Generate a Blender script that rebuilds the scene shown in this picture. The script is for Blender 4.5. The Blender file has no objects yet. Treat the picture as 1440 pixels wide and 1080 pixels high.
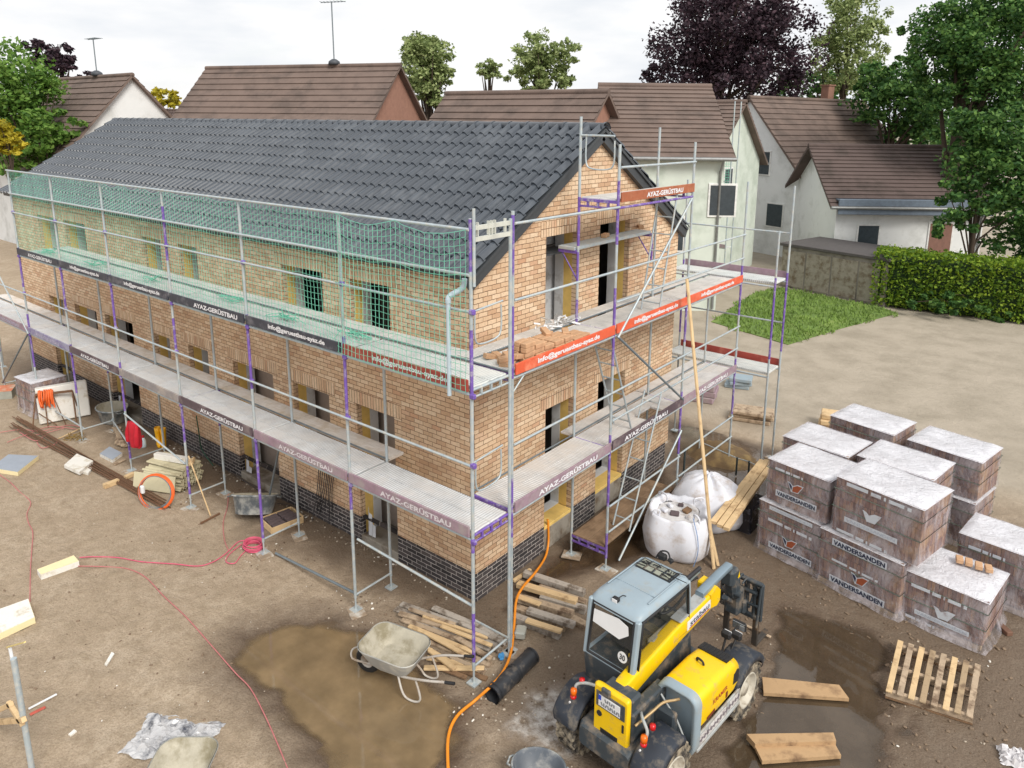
import bpy, bmesh, math, random
from mathutils import Vector, Matrix, noise
PI = math.pi
R = math.radians
rnd = random.Random(11)
sc = bpy.context.scene
COL = sc.collection
V = Vector
ZUP = V((0, 0, 1))
# ------------------------------------------------------------------ camera
CAM = V((5.92769, -6.44355, 7.54516))
YAW, PITCH, ROLL, FPX = 0.6522160, -0.2113690, 0.0115212, 1032.68
PPX, PPY = 720 + 34.715, 540 - 144.728
_f = V((-math.sin(YAW) * math.cos(PITCH), math.cos(YAW) * math.cos(PITCH), math.sin(PITCH)))
_r = V((math.cos(YAW), math.sin(YAW), 0))
_u = _r.cross(_f)
RGT = _r * math.cos(ROLL) + _u * math.sin(ROLL)
UPV = -_r * math.sin(ROLL) + _u * math.cos(ROLL)
FWD = _f


def ray(u, v):
    return FWD + RGT * ((u - PPX) / FPX) - UPV * ((v - PPY) / FPX)


def gz(u, v, z=0.0):            # point of the photograph at height z
    r = ray(u, v)
    return CAM + r * ((z - CAM.z) / r.z)


def gy(u, v, y):
    r = ray(u, v)
    return CAM + r * ((y - CAM.y) / r.y)


def gx(u, v, x):
    r = ray(u, v)
    return CAM + r * ((x - CAM.x) / r.x)


def far(u, v, d):
    return CAM + ray(u, v) * d


cd = bpy.data.cameras.new('camera')
cam = bpy.data.objects.new('camera', cd)
COL.objects.link(cam)
cam.matrix_world = Matrix((
    (RGT.x, UPV.x, -FWD.x, CAM.x), (RGT.y, UPV.y, -FWD.y, CAM.y),
    (RGT.z, UPV.z, -FWD.z, CAM.z), (0, 0, 0, 1)))
cd.sensor_fit = 'HORIZONTAL'
cd.sensor_width = 36
cd.lens = 36 * FPX / 1440
cd.shift_x = -34.715 / 1440
cd.shift_y = -144.728 / 1440
cd.clip_start = 0.05
cd.clip_end = 3000
sc.camera = cam

# ------------------------------------------------------------------ materials
MATS = {}


def srgb(r, g, b):
    def c(x):
        x = x / 255
        return x / 12.92 if x <= 0.04045 else ((x + 0.055) / 1.055) ** 2.4
    return (c(r), c(g), c(b), 1)


class NT:
    def __init__(s, m):
        s.m = m
        m.use_nodes = True
        s.t = m.node_tree
        s.b = s.t.nodes['Principled BSDF']

    def n(s, typ, **kw):
        nd = s.t.nodes.new(typ)
        for k, v in kw.items():
            if k.startswith('i_'):
                key = k[2:]
                nd.inputs[int(key) if key.isdigit() else key].default_value = v
            else:
                setattr(nd, k, v)
        return nd

    def l(s, a, b):
        s.t.links.new(a, b)

    def mix(s, fac, a, b, mode='MIX'):
        nd = s.t.nodes.new('ShaderNodeMix')
        nd.data_type = 'RGBA'
        nd.blend_type = mode
        for i, x in ((0, fac), (6, a), (7, b)):
            if hasattr(x, 'node'):
                s.l(x, nd.inputs[i])
            elif x is not None:
                nd.inputs[i].default_value = x
        return nd.outputs[2]

    def ramp(s, fac, stops, interp='LINEAR'):
        nd = s.t.nodes.new('ShaderNodeValToRGB')
        cr = nd.color_ramp
        cr.interpolation = interp
        while len(cr.elements) < len(stops):
            cr.elements.new(0.5)
        for e, (p, c) in zip(cr.elements, stops):
            e.position = p
            e.color = c if len(c) == 4 else (*c, 1)
        s.l(fac, nd.inputs[0])
        return nd.outputs[0]

    def noise(s, scale, detail=4, rough=0.55, vec=None, dist=0.0):
        nd = s.n('ShaderNodeTexNoise')
        nd.inputs['Scale'].default_value = scale
        nd.inputs['Detail'].default_value = detail
        nd.inputs['Roughness'].default_value = rough
        nd.inputs['Distortion'].default_value = dist
        s.l(vec if vec is not None else s.obj(), nd.inputs['Vector'])
        return nd.outputs['Fac']

    def obj(s):
        if not hasattr(s, '_tc'):
            s._tc = s.n('ShaderNodeTexCoord')
        return s._tc.outputs['Object']

    def bump(s, h, strength=0.3, dist=0.02):
        nd = s.n('ShaderNodeBump')
        nd.inputs['Strength'].default_value = strength
        nd.inputs['Distance'].default_value = dist
        s.l(h, nd.inputs['Height'])
        s.l(nd.outputs[0], s.b.inputs['Normal'])

    def math(s, op, a, b=None, clamp=False):
        nd = s.n('ShaderNodeMath', operation=op, use_clamp=clamp)
        for i, x in enumerate((a, b)):
            if x is None:
                continue
            if hasattr(x, 'node'):
                s.l(x, nd.inputs[i])
            else:
                nd.inputs[i].default_value = x
        return nd.outputs[0]


def scl(c, k):
    return (min(1, c[0] * k), min(1, c[1] * k), min(1, c[2] * k), 1)


def mat(name, c, rough=0.6, metal=0.0, var=0.18, scale=6, dirt=None, damt=0.5, dscale=3, bump=0.0, bscale=40, spec=0.5, grain=None):
    """plain painted / natural surface: colour variation, dirt patches and a fine bump"""
    if name in MATS:
        return MATS[name]
    m = bpy.data.materials.new(name)
    k = NT(m)
    f = k.noise(scale, 5, 0.6)
    if grain:                                   # stretched along one axis (wood)
        mp = k.n('ShaderNodeMapping')
        mp.inputs['Scale'].default_value = grain
        k.l(k.obj(), mp.inputs[0])
        f = k.noise(scale, 5, 0.6, mp.outputs[0], 0.4)
    col = k.ramp(f, [(0.25, scl(c, 1 - var)), (0.5, c), (0.75, scl(c, 1 + var))])
    if dirt:
        d = k.noise(dscale, 6, 0.65)
        fac = k.ramp(d, [(0.62 - 0.3 * damt, (0, 0, 0, 1)), (0.80 - 0.3 * damt, (1, 1, 1, 1))])
        col = k.mix(fac, col, dirt)
        rr = k.n('ShaderNodeMapRange', i_1=0.0, i_2=1.0, i_3=rough, i_4=min(1, rough + 0.3))
        k.l(fac, rr.inputs[0])
        k.l(rr.outputs[0], k.b.inputs['Roughness'])
    else:
        k.b.inputs['Roughness'].default_value = rough
    k.l(col, k.b.inputs['Base Color'])
    k.b.inputs['Metallic'].default_value = metal
    k.b.inputs['Specular IOR Level'].default_value = spec
    if bump:
        k.bump(k.noise(bscale, 4), bump, 0.01)
    MATS[name] = m
    return m


# ------------------------------------------------------------------ mesh builder
XF = {}


class MB:
    def __init__(s):
        s.v, s.f, s.mi, s.sm = [], [], [], []

    def add(s, vs, fs, mi=0, sm=False):
        o = len(s.v)
        s.v += [V(x) for x in vs]
        for f in fs:
            s.f.append([i + o for i in f])
            s.mi.append(mi)
            s.sm.append(sm)
        return s

    def merge(s, o, M=None):
        n = len(s.v)
        s.v += [(M @ x) if M else x.copy() for x in o.v]
        s.f += [[i + n for i in f] for f in o.f]
        s.mi += o.mi
        s.sm += o.sm
        return s

    def shift(s, o):
        o = V(o)
        s.v = [x + o for x in s.v]
        return s

    def quad(s, a, b, c, d, mi=0):
        return s.add([a, b, c, d], [(0, 1, 2, 3)], mi)

    def box(s, c, d, M=None, mi=0, bev=0.0):
        hx, hy, hz = d[0] / 2, d[1] / 2, d[2] / 2
        c = V(c)
        if bev <= 0:
            vs = [V((x, y, z)) for z in (-hz, hz) for y in (-hy, hy) for x in (-hx, hx)]
            fs = [(0, 2, 3, 1), (4, 5, 7, 6), (0, 1, 5, 4), (2, 6, 7, 3), (0, 4, 6, 2), (1, 3, 7, 5)]
        else:
            b = min(bev, 0.45 * min(d))
            vs, idx = [], {}
            for sx in (-1, 1):
                for sy in (-1, 1):
                    for sz in (-1, 1):
                        for a in range(3):
                            p = [sx * (hx - b), sy * (hy - b), sz * (hz - b)]
                            p[a] = (sx * hx, sy * hy, sz * hz)[a]
                            idx[(sx, sy, sz, a)] = len(vs)
                            vs.append(V(p))
            fs = []
            for a in range(3):
                o1, o2 = [i for i in range(3) if i != a]
                for sg in (-1, 1):
                    q = []
                    for s1, s2 in ((-1, -1), (1, -1), (1, 1), (-1, 1)):
                        k = [0, 0, 0]
                        k[a], k[o1], k[o2] = sg, s1, s2
                        q.append(idx[(*k, a)])
                    fs.append(q)
                for s1 in (-1, 1):
                    for s2 in (-1, 1):
                        q = []
                        for sa, ax in ((-1, o1), (1, o1), (1, o2), (-1, o2)):
                            k = [0, 0, 0]
                            k[a], k[o1], k[o2] = sa, s1, s2
                            q.append(idx[(*k, ax)])
                        fs.append(q)
            for sx in (-1, 1):
                for sy in (-1, 1):
                    for sz in (-1, 1):
                        fs.append([idx[(sx, sy, sz, a)] for a in range(3)])
        if M:
            vs = [M @ x for x in vs]
        return s.add([x + c for x in vs], fs, mi)

    def beam(s, p, q, w, h, up=ZUP, mi=0, bev=0.0, roll=0.0):
        p, q = V(p), V(q)
        d = (q - p)
        L = d.length
        d.normalize()
        if abs(d.dot(up)) > 0.98:
            up = V((0, 1, 0))
        x = d.cross(up).normalized()
        z = x.cross(d)
        M = Matrix((x, d, z)).transposed()
        if roll:
            M = M @ Matrix.Rotation(roll, 3, 'Y')
        return s.box((p + q) / 2, (w, L, h), M, mi, bev)

    def tube(s, pts, r, n=8, closed=False, cap=True, mi=0, sm=True):
        pts = [V(p) for p in pts]
        if len(pts) < 2:
            return s
        rs = r if isinstance(r, (list, tuple)) else [r] * len(pts)
        m = len(pts)
        tang = []
        for i in range(m):
            a = pts[(i - 1) % m] if (closed or i > 0) else pts[i]
            b = pts[(i + 1) % m] if (closed or i < m - 1) else pts[i]
            t = (b - a)
            tang.append(t.normalized() if t.length > 1e-9 else V((0, 0, 1)))
        t0 = tang[0]
        nrm = t0.cross(ZUP)
        if nrm.length < 1e-3:
            nrm = t0.cross(V((1, 0, 0)))
        nrm.normalize()
        vs = []
        for i in range(m):
            t = tang[i]
            nrm = (nrm - t * nrm.dot(t))
            if nrm.length < 1e-6:
                nrm = t.orthogonal()
            nrm.normalize()
            bn = t.cross(nrm)
            for k in range(n):
                a = 2 * PI * k / n
                vs.append(pts[i] + (nrm * math.cos(a) + bn * math.sin(a)) * rs[i])
        fs = []
        for i in range(m if closed else m - 1):
            j = (i + 1) % m
            for k in range(n):
                l = (k + 1) % n
                fs.append((i * n + k, i * n + l, j * n + l, j * n + k))
        s.add(vs, fs, mi, sm)
        if cap and not closed:
            s.add(vs[:n], [tuple(range(n))[::-1]], mi)
            s.add(vs[-n:], [tuple(range(n))], mi)
        return s

    def cyl(s, p, q, r, n=16, r2=None, mi=0):
        return s.tube([p, q], [r, r if r2 is None else r2], n, mi=mi)

    def lathe(s, prof, n=24, M=None, mi=0, sm=True, a0=0.0, a1=2 * PI):
        full = abs(a1 - a0 - 2 * PI) < 1e-6
        cols = n if full else n + 1
        vs, fs = [], []
        for i in range(cols):
            a = a0 + (a1 - a0) * i / n
            for r, z in prof:
                vs.append(V((r * math.cos(a), r * math.sin(a), z)))
        m = len(prof)
        for i in range(n):
            j = (i + 1) % cols
            for k in range(m - 1):
                fs.append((i * m + k, j * m + k, j * m + k + 1, i * m + k + 1))
        if M:
            vs = [M @ x for x in vs]
        return s.add(vs, fs, mi, sm)

    def loft(s, rings, cap0=True, cap1=True, closed=True, mi=0, sm=True):
        n = len(rings[0])
        vs = [V(p) for r in rings for p in r]
        fs = []
        for i in range(len(rings) - 1):
            for k in range(n if closed else n - 1):
                l = (k + 1) % n
                fs.append((i * n + k, i * n + l, (i + 1) * n + l, (i + 1) * n + k))
        s.add(vs, fs, mi, sm)
        if cap0:
            s.add(rings[0], [tuple(range(n))[::-1]], mi)
        if cap1:
            s.add(rings[-1], [tuple(range(n))], mi)
        return s

    def prism(s, poly, d, M=None, mi=0):
        """polygon (2d, in local XY) extruded from z=d[0] to z=d[1]"""
        n = len(poly)
        vs = [V((x, y, d[0])) for x, y in poly] + [V((x, y, d[1])) for x, y in poly]
        fs = [tuple(range(n))[::-1], tuple(range(n, 2 * n))]
        fs += [(i, (i + 1) % n, n + (i + 1) % n, n + i) for i in range(n)]
        if M:
            vs = [M @ x for x in vs]
        return s.add(vs, fs, mi)

    def build(s, name, mats, parent=None, world=False, fix=False, **tags):
        me = bpy.data.meshes.new(name)
        vs = s.v
        loc = None
        if parent is not None and world:
            inv = XF[parent].inverted()
            vs = [inv @ x for x in vs]
        elif parent is None:
            xs = [p.x for p in vs]
            ys = [p.y for p in vs]
            loc = V(((min(xs) + max(xs)) / 2, (min(ys) + max(ys)) / 2, min(p.z for p in vs)))
            vs = [x - loc for x in vs]
        me.from_pydata([tuple(x) for x in vs], [], s.f)
        if not isinstance(mats, (list, tuple)):
            mats = [mats]
        for m in mats:
            me.materials.append(m)
        me.polygons.foreach_set('material_index', s.mi)
        me.polygons.foreach_set('use_smooth', s.sm)
        if fix:
            bm = bmesh.new()
            bm.from_mesh(me)
            bmesh.ops.remove_doubles(bm, verts=bm.verts, dist=1e-5)
            bmesh.ops.recalc_face_normals(bm, faces=bm.faces)
            bm.to_mesh(me)
            bm.free()
        me.update()
        o = bpy.data.objects.new(name, me)
        COL.objects.link(o)
        if parent is not None:
            o.parent = parent
            XF[o] = XF[parent]
        else:
            o.location = loc
            XF[o] = Matrix.Translation(loc)
        for k, v in tags.items():
            if v:
                o[k] = v
        return o


def thing(name, label, cat, loc=(0, 0, 0), rz=0.0, group=None):
    o = bpy.data.objects.new(name, None)
    o.empty_display_size = 0.2
    COL.objects.link(o)
    o.location = loc
    o.rotation_euler = (0, 0, rz)
    o['label'] = label
    o['category'] = cat
    if group:
        o['group'] = group
    XF[o] = Matrix.Translation(V(loc)) @ Matrix.Rotation(rz, 4, 'Z')
    return o


def tag(o, label, cat, group=None):
    o['label'] = label
    o['category'] = cat
    if group:
        o['group'] = group
    return o


def struct(o, kind='structure'):
    o['kind'] = kind
    return o


def dup(o, loc, rz=0.0, label=None, group=None):
    c = o.copy()
    COL.objects.link(c)
    c.location = loc
    c.rotation_euler = (0, 0, rz)
    XF[c] = Matrix.Translation(V(loc)) @ Matrix.Rotation(rz, 4, 'Z')
    if label:
        c['label'] = label
    if group:
        c['group'] = group
    for ch in list(o.children):
        k = ch.copy()
        COL.objects.link(k)
        k.parent = c
        for g2 in list(ch.children):
            q = g2.copy()
            COL.objects.link(q)
            q.parent = k
    return c


TXT = {}


def text_mesh(s, bold):
    key = (s, bold)
    if key in TXT:
        return TXT[key]
    cu = bpy.data.curves.new('lettering', 'FONT')
    cu.body = s
    cu.size = 1
    cu.offset = bold
    cu.resolution_u = 3
    o = bpy.data.objects.new('lettering', cu)
    COL.objects.link(o)
    dg = bpy.context.evaluated_depsgraph_get()
    dg.update()
    ev = o.evaluated_get(dg)
    me = ev.to_mesh()
    vs = [v.co.copy() for v in me.vertices]
    fs = [list(p.vertices) for p in me.polygons]
    ev.to_mesh_clear()
    bpy.data.objects.remove(o)
    bpy.data.curves.remove(cu)
    TXT[key] = (vs, fs)
    return TXT[key]


def text(mb, s, o, xd, yd, w, h, bold=0.02, mi=0, centre=True):
    """lettering: o = centre (or lower left) of the writing, xd / yd its reading and up directions"""
    vs, fs = text_mesh(s, bold)
    x0, x1 = min(v.x for v in vs), max(v.x for v in vs)
    y0, y1 = min(v.y for v in vs), max(v.y for v in vs)
    xd, yd = V(xd).normalized(), V(yd).normalized()
    o = V(o)
    sx, sy = w / (x1 - x0), h / (y1 - y0)
    c = 0.5 if centre else 0.0
    return mb.add([o + xd * ((v.x - x0) * sx - c * w) + yd * ((v.y - y0) * sy - c * h) for v in vs], fs, mi)


def arc(c, r, a0, a1, n, ax=V((1, 0, 0)), ay=V((0, 0, 1))):
    return [V(c) + ax * (r * math.cos(a0 + (a1 - a0) * i / n)) + ay * (r * math.sin(a0 + (a1 - a0) * i / n)) for i in range(n + 1)]


def spline(pts, k=6, closed=False):
    P = [V(p) for p in pts]
    out = []
    m = len(P)
    for i in range(m if closed else m - 1):
        p0 = P[(i - 1) % m] if (closed or i > 0) else P[i]
        p1, p2 = P[i], P[(i + 1) % m]
        p3 = P[(i + 2) % m] if (closed or i < m - 2) else p2
        for j in range(k):
            t = j / k
            out.append(0.5 * ((2 * p1) + (p2 - p0) * t + (2 * p0 - 5 * p1 + 4 * p2 - p3) * t * t + (3 * p1 - p0 - 3 * p2 + p3) * t ** 3))
    if not closed:
        out.append(P[-1].copy())
    return out


def rrect(w, h, r, n=4):
    """rounded rectangle outline, centred"""
    o = []
    for cx, cy, a in ((w / 2 - r, h / 2 - r, 0), (-w / 2 + r, h / 2 - r, PI / 2), (-w / 2 + r, -h / 2 + r, PI), (w / 2 - r, -h / 2 + r, 1.5 * PI)):
        for i in range(n + 1):
            t = a + PI / 2 * i / n
            o.append((cx + r * math.cos(t), cy + r * math.sin(t)))
    return o


# ------------------------------------------------------------------ world: bright broken overcast, soft sun from the right
SUN_EL, SUN_AZ = R(43), R(110)        # azimuth clockwise from +Y
w = bpy.data.worlds.new('World')
sc.world = w
w.use_nodes = True
nt = w.node_tree
bg = nt.nodes['Background']
sky = nt.nodes.new('ShaderNodeTexSky')
sky.sky_type = 'NISHITA'
sky.sun_disc = False
sky.sun_elevation = SUN_EL
sky.sun_rotation = SUN_AZ
sky.air_density = 1.2
sky.dust_density = 2.0
mul = nt.nodes.new('ShaderNodeMix')
mul.data_type = 'RGBA'
mul.blend_type = 'MULTIPLY'
mul.inputs[0].default_value = 1
mul.inputs[7].default_value = (0.13, 0.13, 0.13, 1)
nt.links.new(sky.outputs[0], mul.inputs[6])
tc = nt.nodes.new('ShaderNodeTexCoord')
mp = nt.nodes.new('ShaderNodeMapping')
mp.inputs['Scale'].default_value = (1.6, 1.6, 5.5)
nt.links.new(tc.outputs['Generated'], mp.inputs[0])
nz = nt.nodes.new('ShaderNodeTexNoise')
nz.inputs['Scale'].default_value = 1.7
nz.inputs['Detail'].default_value = 7
nz.inputs['Roughness'].default_value = 0.55
nt.links.new(mp.outputs[0], nz.inputs['Vector'])
r1 = nt.nodes.new('ShaderNodeValToRGB')
r1.color_ramp.elements[0].position = 0.30
r1.color_ramp.elements[0].color = (0.82, 0.82, 0.82, 1)
r1.color_ramp.elements[1].position = 0.44
r1.color_ramp.elements[1].color = (1, 1, 1, 1)
nt.links.new(nz.outputs['Fac'], r1.inputs[0])
nz2 = nt.nodes.new('ShaderNodeTexNoise')
nz2.inputs['Scale'].default_value = 3.1
nz2.inputs['Detail'].default_value = 6
nt.links.new(mp.outputs[0], nz2.inputs['Vector'])
r2 = nt.nodes.new('ShaderNodeValToRGB')
r2.color_ramp.elements[0].position = 0.30
r2.color_ramp.elements[0].color = (0.68, 0.71, 0.75, 1)
r2.color_ramp.elements[1].position = 0.50
r2.color_ramp.elements[1].color = (0.83, 0.83, 0.835, 1)
nt.links.new(nz2.outputs['Fac'], r2.inputs[0])
mx = nt.nodes.new('ShaderNodeMix')
mx.data_type = 'RGBA'
nt.links.new(r1.outputs[0], mx.inputs[0])
nt.links.new(mul.outputs[2], mx.inputs[6])
nt.links.new(r2.outputs[0], mx.inputs[7])
nt.links.new(mx.outputs[2], bg.inputs[0])
bg.inputs[1].default_value = 1.0
sd = bpy.data.lights.new('sun', 'SUN')
sd.energy = 2.5
sd.angle = R(24)
sd.color = (1.0, 0.95, 0.87)
sun = bpy.data.objects.new('sun', sd)
COL.objects.link(sun)
sdir = V((math.sin(SUN_AZ) * math.cos(SUN_EL), math.cos(SUN_AZ) * math.cos(SUN_EL), math.sin(SUN_EL)))
sun.rotation_euler = sdir.to_track_quat('Z', 'Y').to_euler()
sun.location = (20, 10, 30)
sc.view_settings.view_transform = 'Standard'
sc.view_settings.look = 'None'
sc.view_settings.exposure = 0.30
sc.view_settings.gamma = 1.0
# ================================================================== ground
def smooth(a, b, x):
    t = max(0.0, min(1.0, (x - a) / (b - a)))
    return t * t * (3 - 2 * t)


def sdf(poly, x, y):            # > 0 inside
    ins = False
    d = 1e9
    n = len(poly)
    for i in range(n):
        x1, y1 = poly[i]
        x2, y2 = poly[(i + 1) % n]
        if (y1 > y) != (y2 > y) and x < (x2 - x1) * (y - y1) / (y2 - y1) + x1:
            ins = not ins
        ex, ey = x2 - x1, y2 - y1
        t = max(0, min(1, ((x - x1) * ex + (y - y1) * ey) / (ex * ex + ey * ey)))
        d = min(d, (x - x1 - t * ex) ** 2 + (y - y1 - t * ey) ** 2)
    d = math.sqrt(d)
    return d if ins else -d


def pxpoly(l):
    return [tuple(gz(u, v)[:2]) for u, v in l]


PUD = [
    pxpoly([(395, 872), (455, 866), (520, 885), (580, 915), (655, 985), (655, 1050), (600, 1120), (470, 1120), (400, 1010), (318, 940), (330, 895)]),
    pxpoly([(700, 862), (790, 765), (870, 690), (925, 640), (950, 700), (900, 790), (830, 800), (790, 812), (740, 850)]),
    pxpoly([(938, 590), (1010, 600), (1100, 640), (1085, 715), (1010, 722), (950, 700)]),
    pxpoly([(1085, 850), (1180, 862), (1262, 905), (1250, 965), (1266, 1005), (1246, 1052), (1262, 1100), (1225, 1130), (1060, 1120), (1000, 1050), (1045, 1000), (1075, 930)]),
    pxpoly([(1255, 1018), (1290, 1012), (1296, 1035), (1270, 1050), (1258, 1040)]),
]
LIME = pxpoly([(740, 985), (775, 965), (812, 960), (800, 1010), (812, 1060), (770, 1050), (735, 1030)])


def gh(x, y, full=True):
    p = V((x, y, 0))
    n1 = noise.fractal(p * 0.45, 1.0, 2.0, 4)
    n2 = noise.fractal(p * 2.3 + V((9, 3, 0)), 1.0, 2.0, 4)
    h = 0.012 * n1 + 0.010 * n2
    wet = 0.0
    for i, q in enumerate(PUD):
        d = sdf(q, x, y) + 0.16 * n2 + 0.10 * n1 + .10 * noise.noise(V((x * 3.7, y * 3.7, i * 5.0)))
        h -= 0.055 * smooth(-0.10, 0.30, d)
        wet = max(wet, .62 * smooth(-0.7, 0.0, d) + .38 * smooth(-.12, .1, d))
    return h, wet, n1, n2


def axis(a, b, st, lo, hi):
    o = [a + st * i for i in range(int(round((b - a) / st)) + 1)]
    s, x = st, a
    pre = []
    while x > lo:
        s *= 1.45
        x -= s
        pre.append(x)
    s, x = st, o[-1]
    post = []
    while x < hi:
        s *= 1.45
        x += s
        post.append(x)
    return pre[::-1] + o + post


RUTS = [(-4.5, -3.6, 1.6, -.3), (-4.0, -4.6, 2.6, -.4), (1.9, -.2, 1.2, -4.4), (2.9, -.2, 2.3, -4.4), (3.0, 2.4, 4.6, 4.4), (3.6, 2.2, 5.2, 4.0), (-11, -1.6, -4, -2.4), (-11, -2.8, -4, -3.6)]
gxs = axis(-12.0, 6.6, 0.11, -900, 900)
gys = axis(-4.2, 9.6, 0.11, -400, 1500)
verts, cols = [], []
for yy in gys:
    for xx in gxs:
        near = -12.2 < xx < 7 and -4.4 < yy < 10
        if near:
            h, wet, n1, n2 = gh(xx, yy)
        else:
            p = V((xx, yy, 0))
            n1 = noise.fractal(p * 0.45, 1.0, 2.0, 3)
            n2 = 0
            h, wet = (0.012 * n1 if abs(xx) < 60 and yy < 60 else 0.0), 0.0
        if near:          # shallow tyre ruts
            for (rx, ry, sx_, sy_) in RUTS:
                t_ = max(0, min(1, ((xx - rx) * (sx_ - rx) + (yy - ry) * (sy_ - ry)) / ((sx_ - rx) ** 2 + (sy_ - ry) ** 2)))
                dd = math.hypot(xx - rx - t_ * (sx_ - rx), yy - ry - t_ * (sy_ - ry)) + .05 * n2
                h += (-.024 * math.exp(-(dd / .13) ** 2) + .016 * math.exp(-((dd - .24) / .08) ** 2)) * (1 + .5 * n1)
        # damp strip along the walls, wet yard on the gable side, drier sandy lot beyond
        dx = max(-19.6 - xx, xx + 1.16, 0)
        dy = max(1.33 - yy, yy - 7.83, 0)
        dw = math.hypot(dx, dy)
        wet = max(wet, 0.75 * smooth(1.5, 0.4, dw + 0.5 * n1 + 0.3 * n2))
        wet = max(wet, 0.80 * smooth(-0.6, 1.6, xx + 0.8 * n1) * smooth(-1.4, 0.4, yy + 0.25 * xx - 0.2 + 0.5 * n1) * smooth(10.5, 8.2, yy + n1))
        lime = smooth(-0.12, 0.2, sdf(LIME, xx, yy) + 0.22 * n2 + 0.1 * n1) if near else 0
        sand = smooth(9.0, 12.0, yy + 0.8 * n1)
        verts.append((xx, yy, h))
        cols.append((wet, lime, sand, 1))
nx = len(gxs)
faces = [(j * nx + i, j * nx + i + 1, (j + 1) * nx + i + 1, (j + 1) * nx + i) for j in range(len(gys) - 1) for i in range(nx - 1)]
me = bpy.data.meshes.new('ground')
me.from_pydata(verts, [], faces)
at = me.color_attributes.new('soil', 'FLOAT_COLOR', 'POINT')
at.data.foreach_set('color', [c for t in cols for c in t])
me.polygons.foreach_set('use_smooth', [True] * len(faces))
m = bpy.data.materials.new('mud')
k = NT(m)
a = k.n('ShaderNodeAttribute', attribute_name='soil')
sp = k.n('ShaderNodeSeparateColor')
k.l(a.outputs['Color'], sp.inputs[0])
big = k.noise(0.9, 6, 0.6)
mid = k.noise(5, 6, 0.65)
fine = k.noise(38, 5, 0.7)
dry = k.ramp(big, [(0.25, srgb(162, 144, 122)), (0.5, srgb(180, 162, 140)), (0.75, srgb(194, 178, 157))])
dry = k.mix(k.ramp(mid, [(0.42, (0, 0, 0, 1)), (0.68, (1, 1, 1, 1))]), dry, srgb(163, 146, 123))
dry = k.mix(k.ramp(fine, [(0.30, (0.85, 0.85, 0.85, 1)), (0.58, (0, 0, 0, 1))]), dry, srgb(140, 121, 101))
wetc = k.ramp(mid, [(0.3, srgb(80, 66, 53)), (0.55, srgb(104, 87, 71)), (0.75, srgb(130, 113, 96))])
wetc = k.mix(k.ramp(fine, [(0.35, (0.6, 0.6, 0.6, 1)), (0.65, (0, 0, 0, 1))]), wetc, srgb(74, 58, 44))
wf = k.math('ADD', sp.outputs[0], k.math('MULTIPLY', k.math('SUBTRACT', mid, 0.5), 0.55), True)
c = k.mix(wf, dry, wetc)
sandc = k.ramp(big, [(0.3, srgb(150, 140, 124)), (0.6, srgb(172, 161, 145))])
c = k.mix(sp.outputs[2], c, sandc)
st = k.n('ShaderNodeTexVoronoi', i_Scale=16.0)
k.l(k.obj(), st.inputs['Vector'])
stones = k.ramp(st.outputs['Distance'], [(0.06, (1, 1, 1, 1)), (0.10, (0, 0, 0, 1))])
sel = k.ramp(st.outputs['Color'], [(0.80, (0, 0, 0, 1)), (0.82, (1, 1, 1, 1))])
c = k.mix(k.math('MULTIPLY', stones, sel), c, srgb(186, 174, 158))
lf = k.math('MULTIPLY', sp.outputs[1], k.ramp(mid, [(0.38, (0, 0, 0, 1)), (0.60, (1, 1, 1, 1))]))
c = k.mix(lf, c, srgb(205, 200, 194))
k.l(c, k.b.inputs['Base Color'])
ro = k.n('ShaderNodeMapRange', i_1=0.3, i_2=1.0, i_3=0.92, i_4=0.48)
k.l(wf, ro.inputs[0])
k.l(ro.outputs[0], k.b.inputs['Roughness'])
hh = k.math('ADD', k.math('MULTIPLY', mid, 1.2), k.math('MULTIPLY', fine, 0.4))
hh = k.math('ADD', hh, k.math('MULTIPLY', k.noise(120, 4, .7), .16))
hh = k.math('ADD', hh, k.math('MULTIPLY', k.noise(13, 5, .65, None, 1.2), .45))
k.bump(hh, 0.8, 0.05)
me.materials.append(m)
ground = bpy.data.objects.new('ground', me)
COL.objects.link(ground)
struct(ground)


def water_mat(name, c, spec):
    m = bpy.data.materials.new(name)
    k = NT(m)
    k.l(k.ramp(k.noise(2.2, 5, 0.6), [(0.3, scl(c, 0.82)), (0.7, scl(c, 1.15))]), k.b.inputs['Base Color'])
    da = k.n('ShaderNodeAttribute', attribute_name='depth')
    k.l(k.math('MULTIPLY', k.ramp(da.outputs['Fac'], [(.0, (.12, .12, .12, 1)), (.9, (1, 1, 1, 1))]), k.ramp(k.noise(1.1, 5, .6), [(.3, (.74, .74, .74, 1)), (.65, (.96, .96, .96, 1))])), k.b.inputs['Alpha'])
    k.b.inputs['Roughness'].default_value = 0.04
    k.b.inputs['IOR'].default_value = spec
    k.bump(k.noise(7, 3, 0.5), 0.03, 0.02)
    return m


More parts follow.
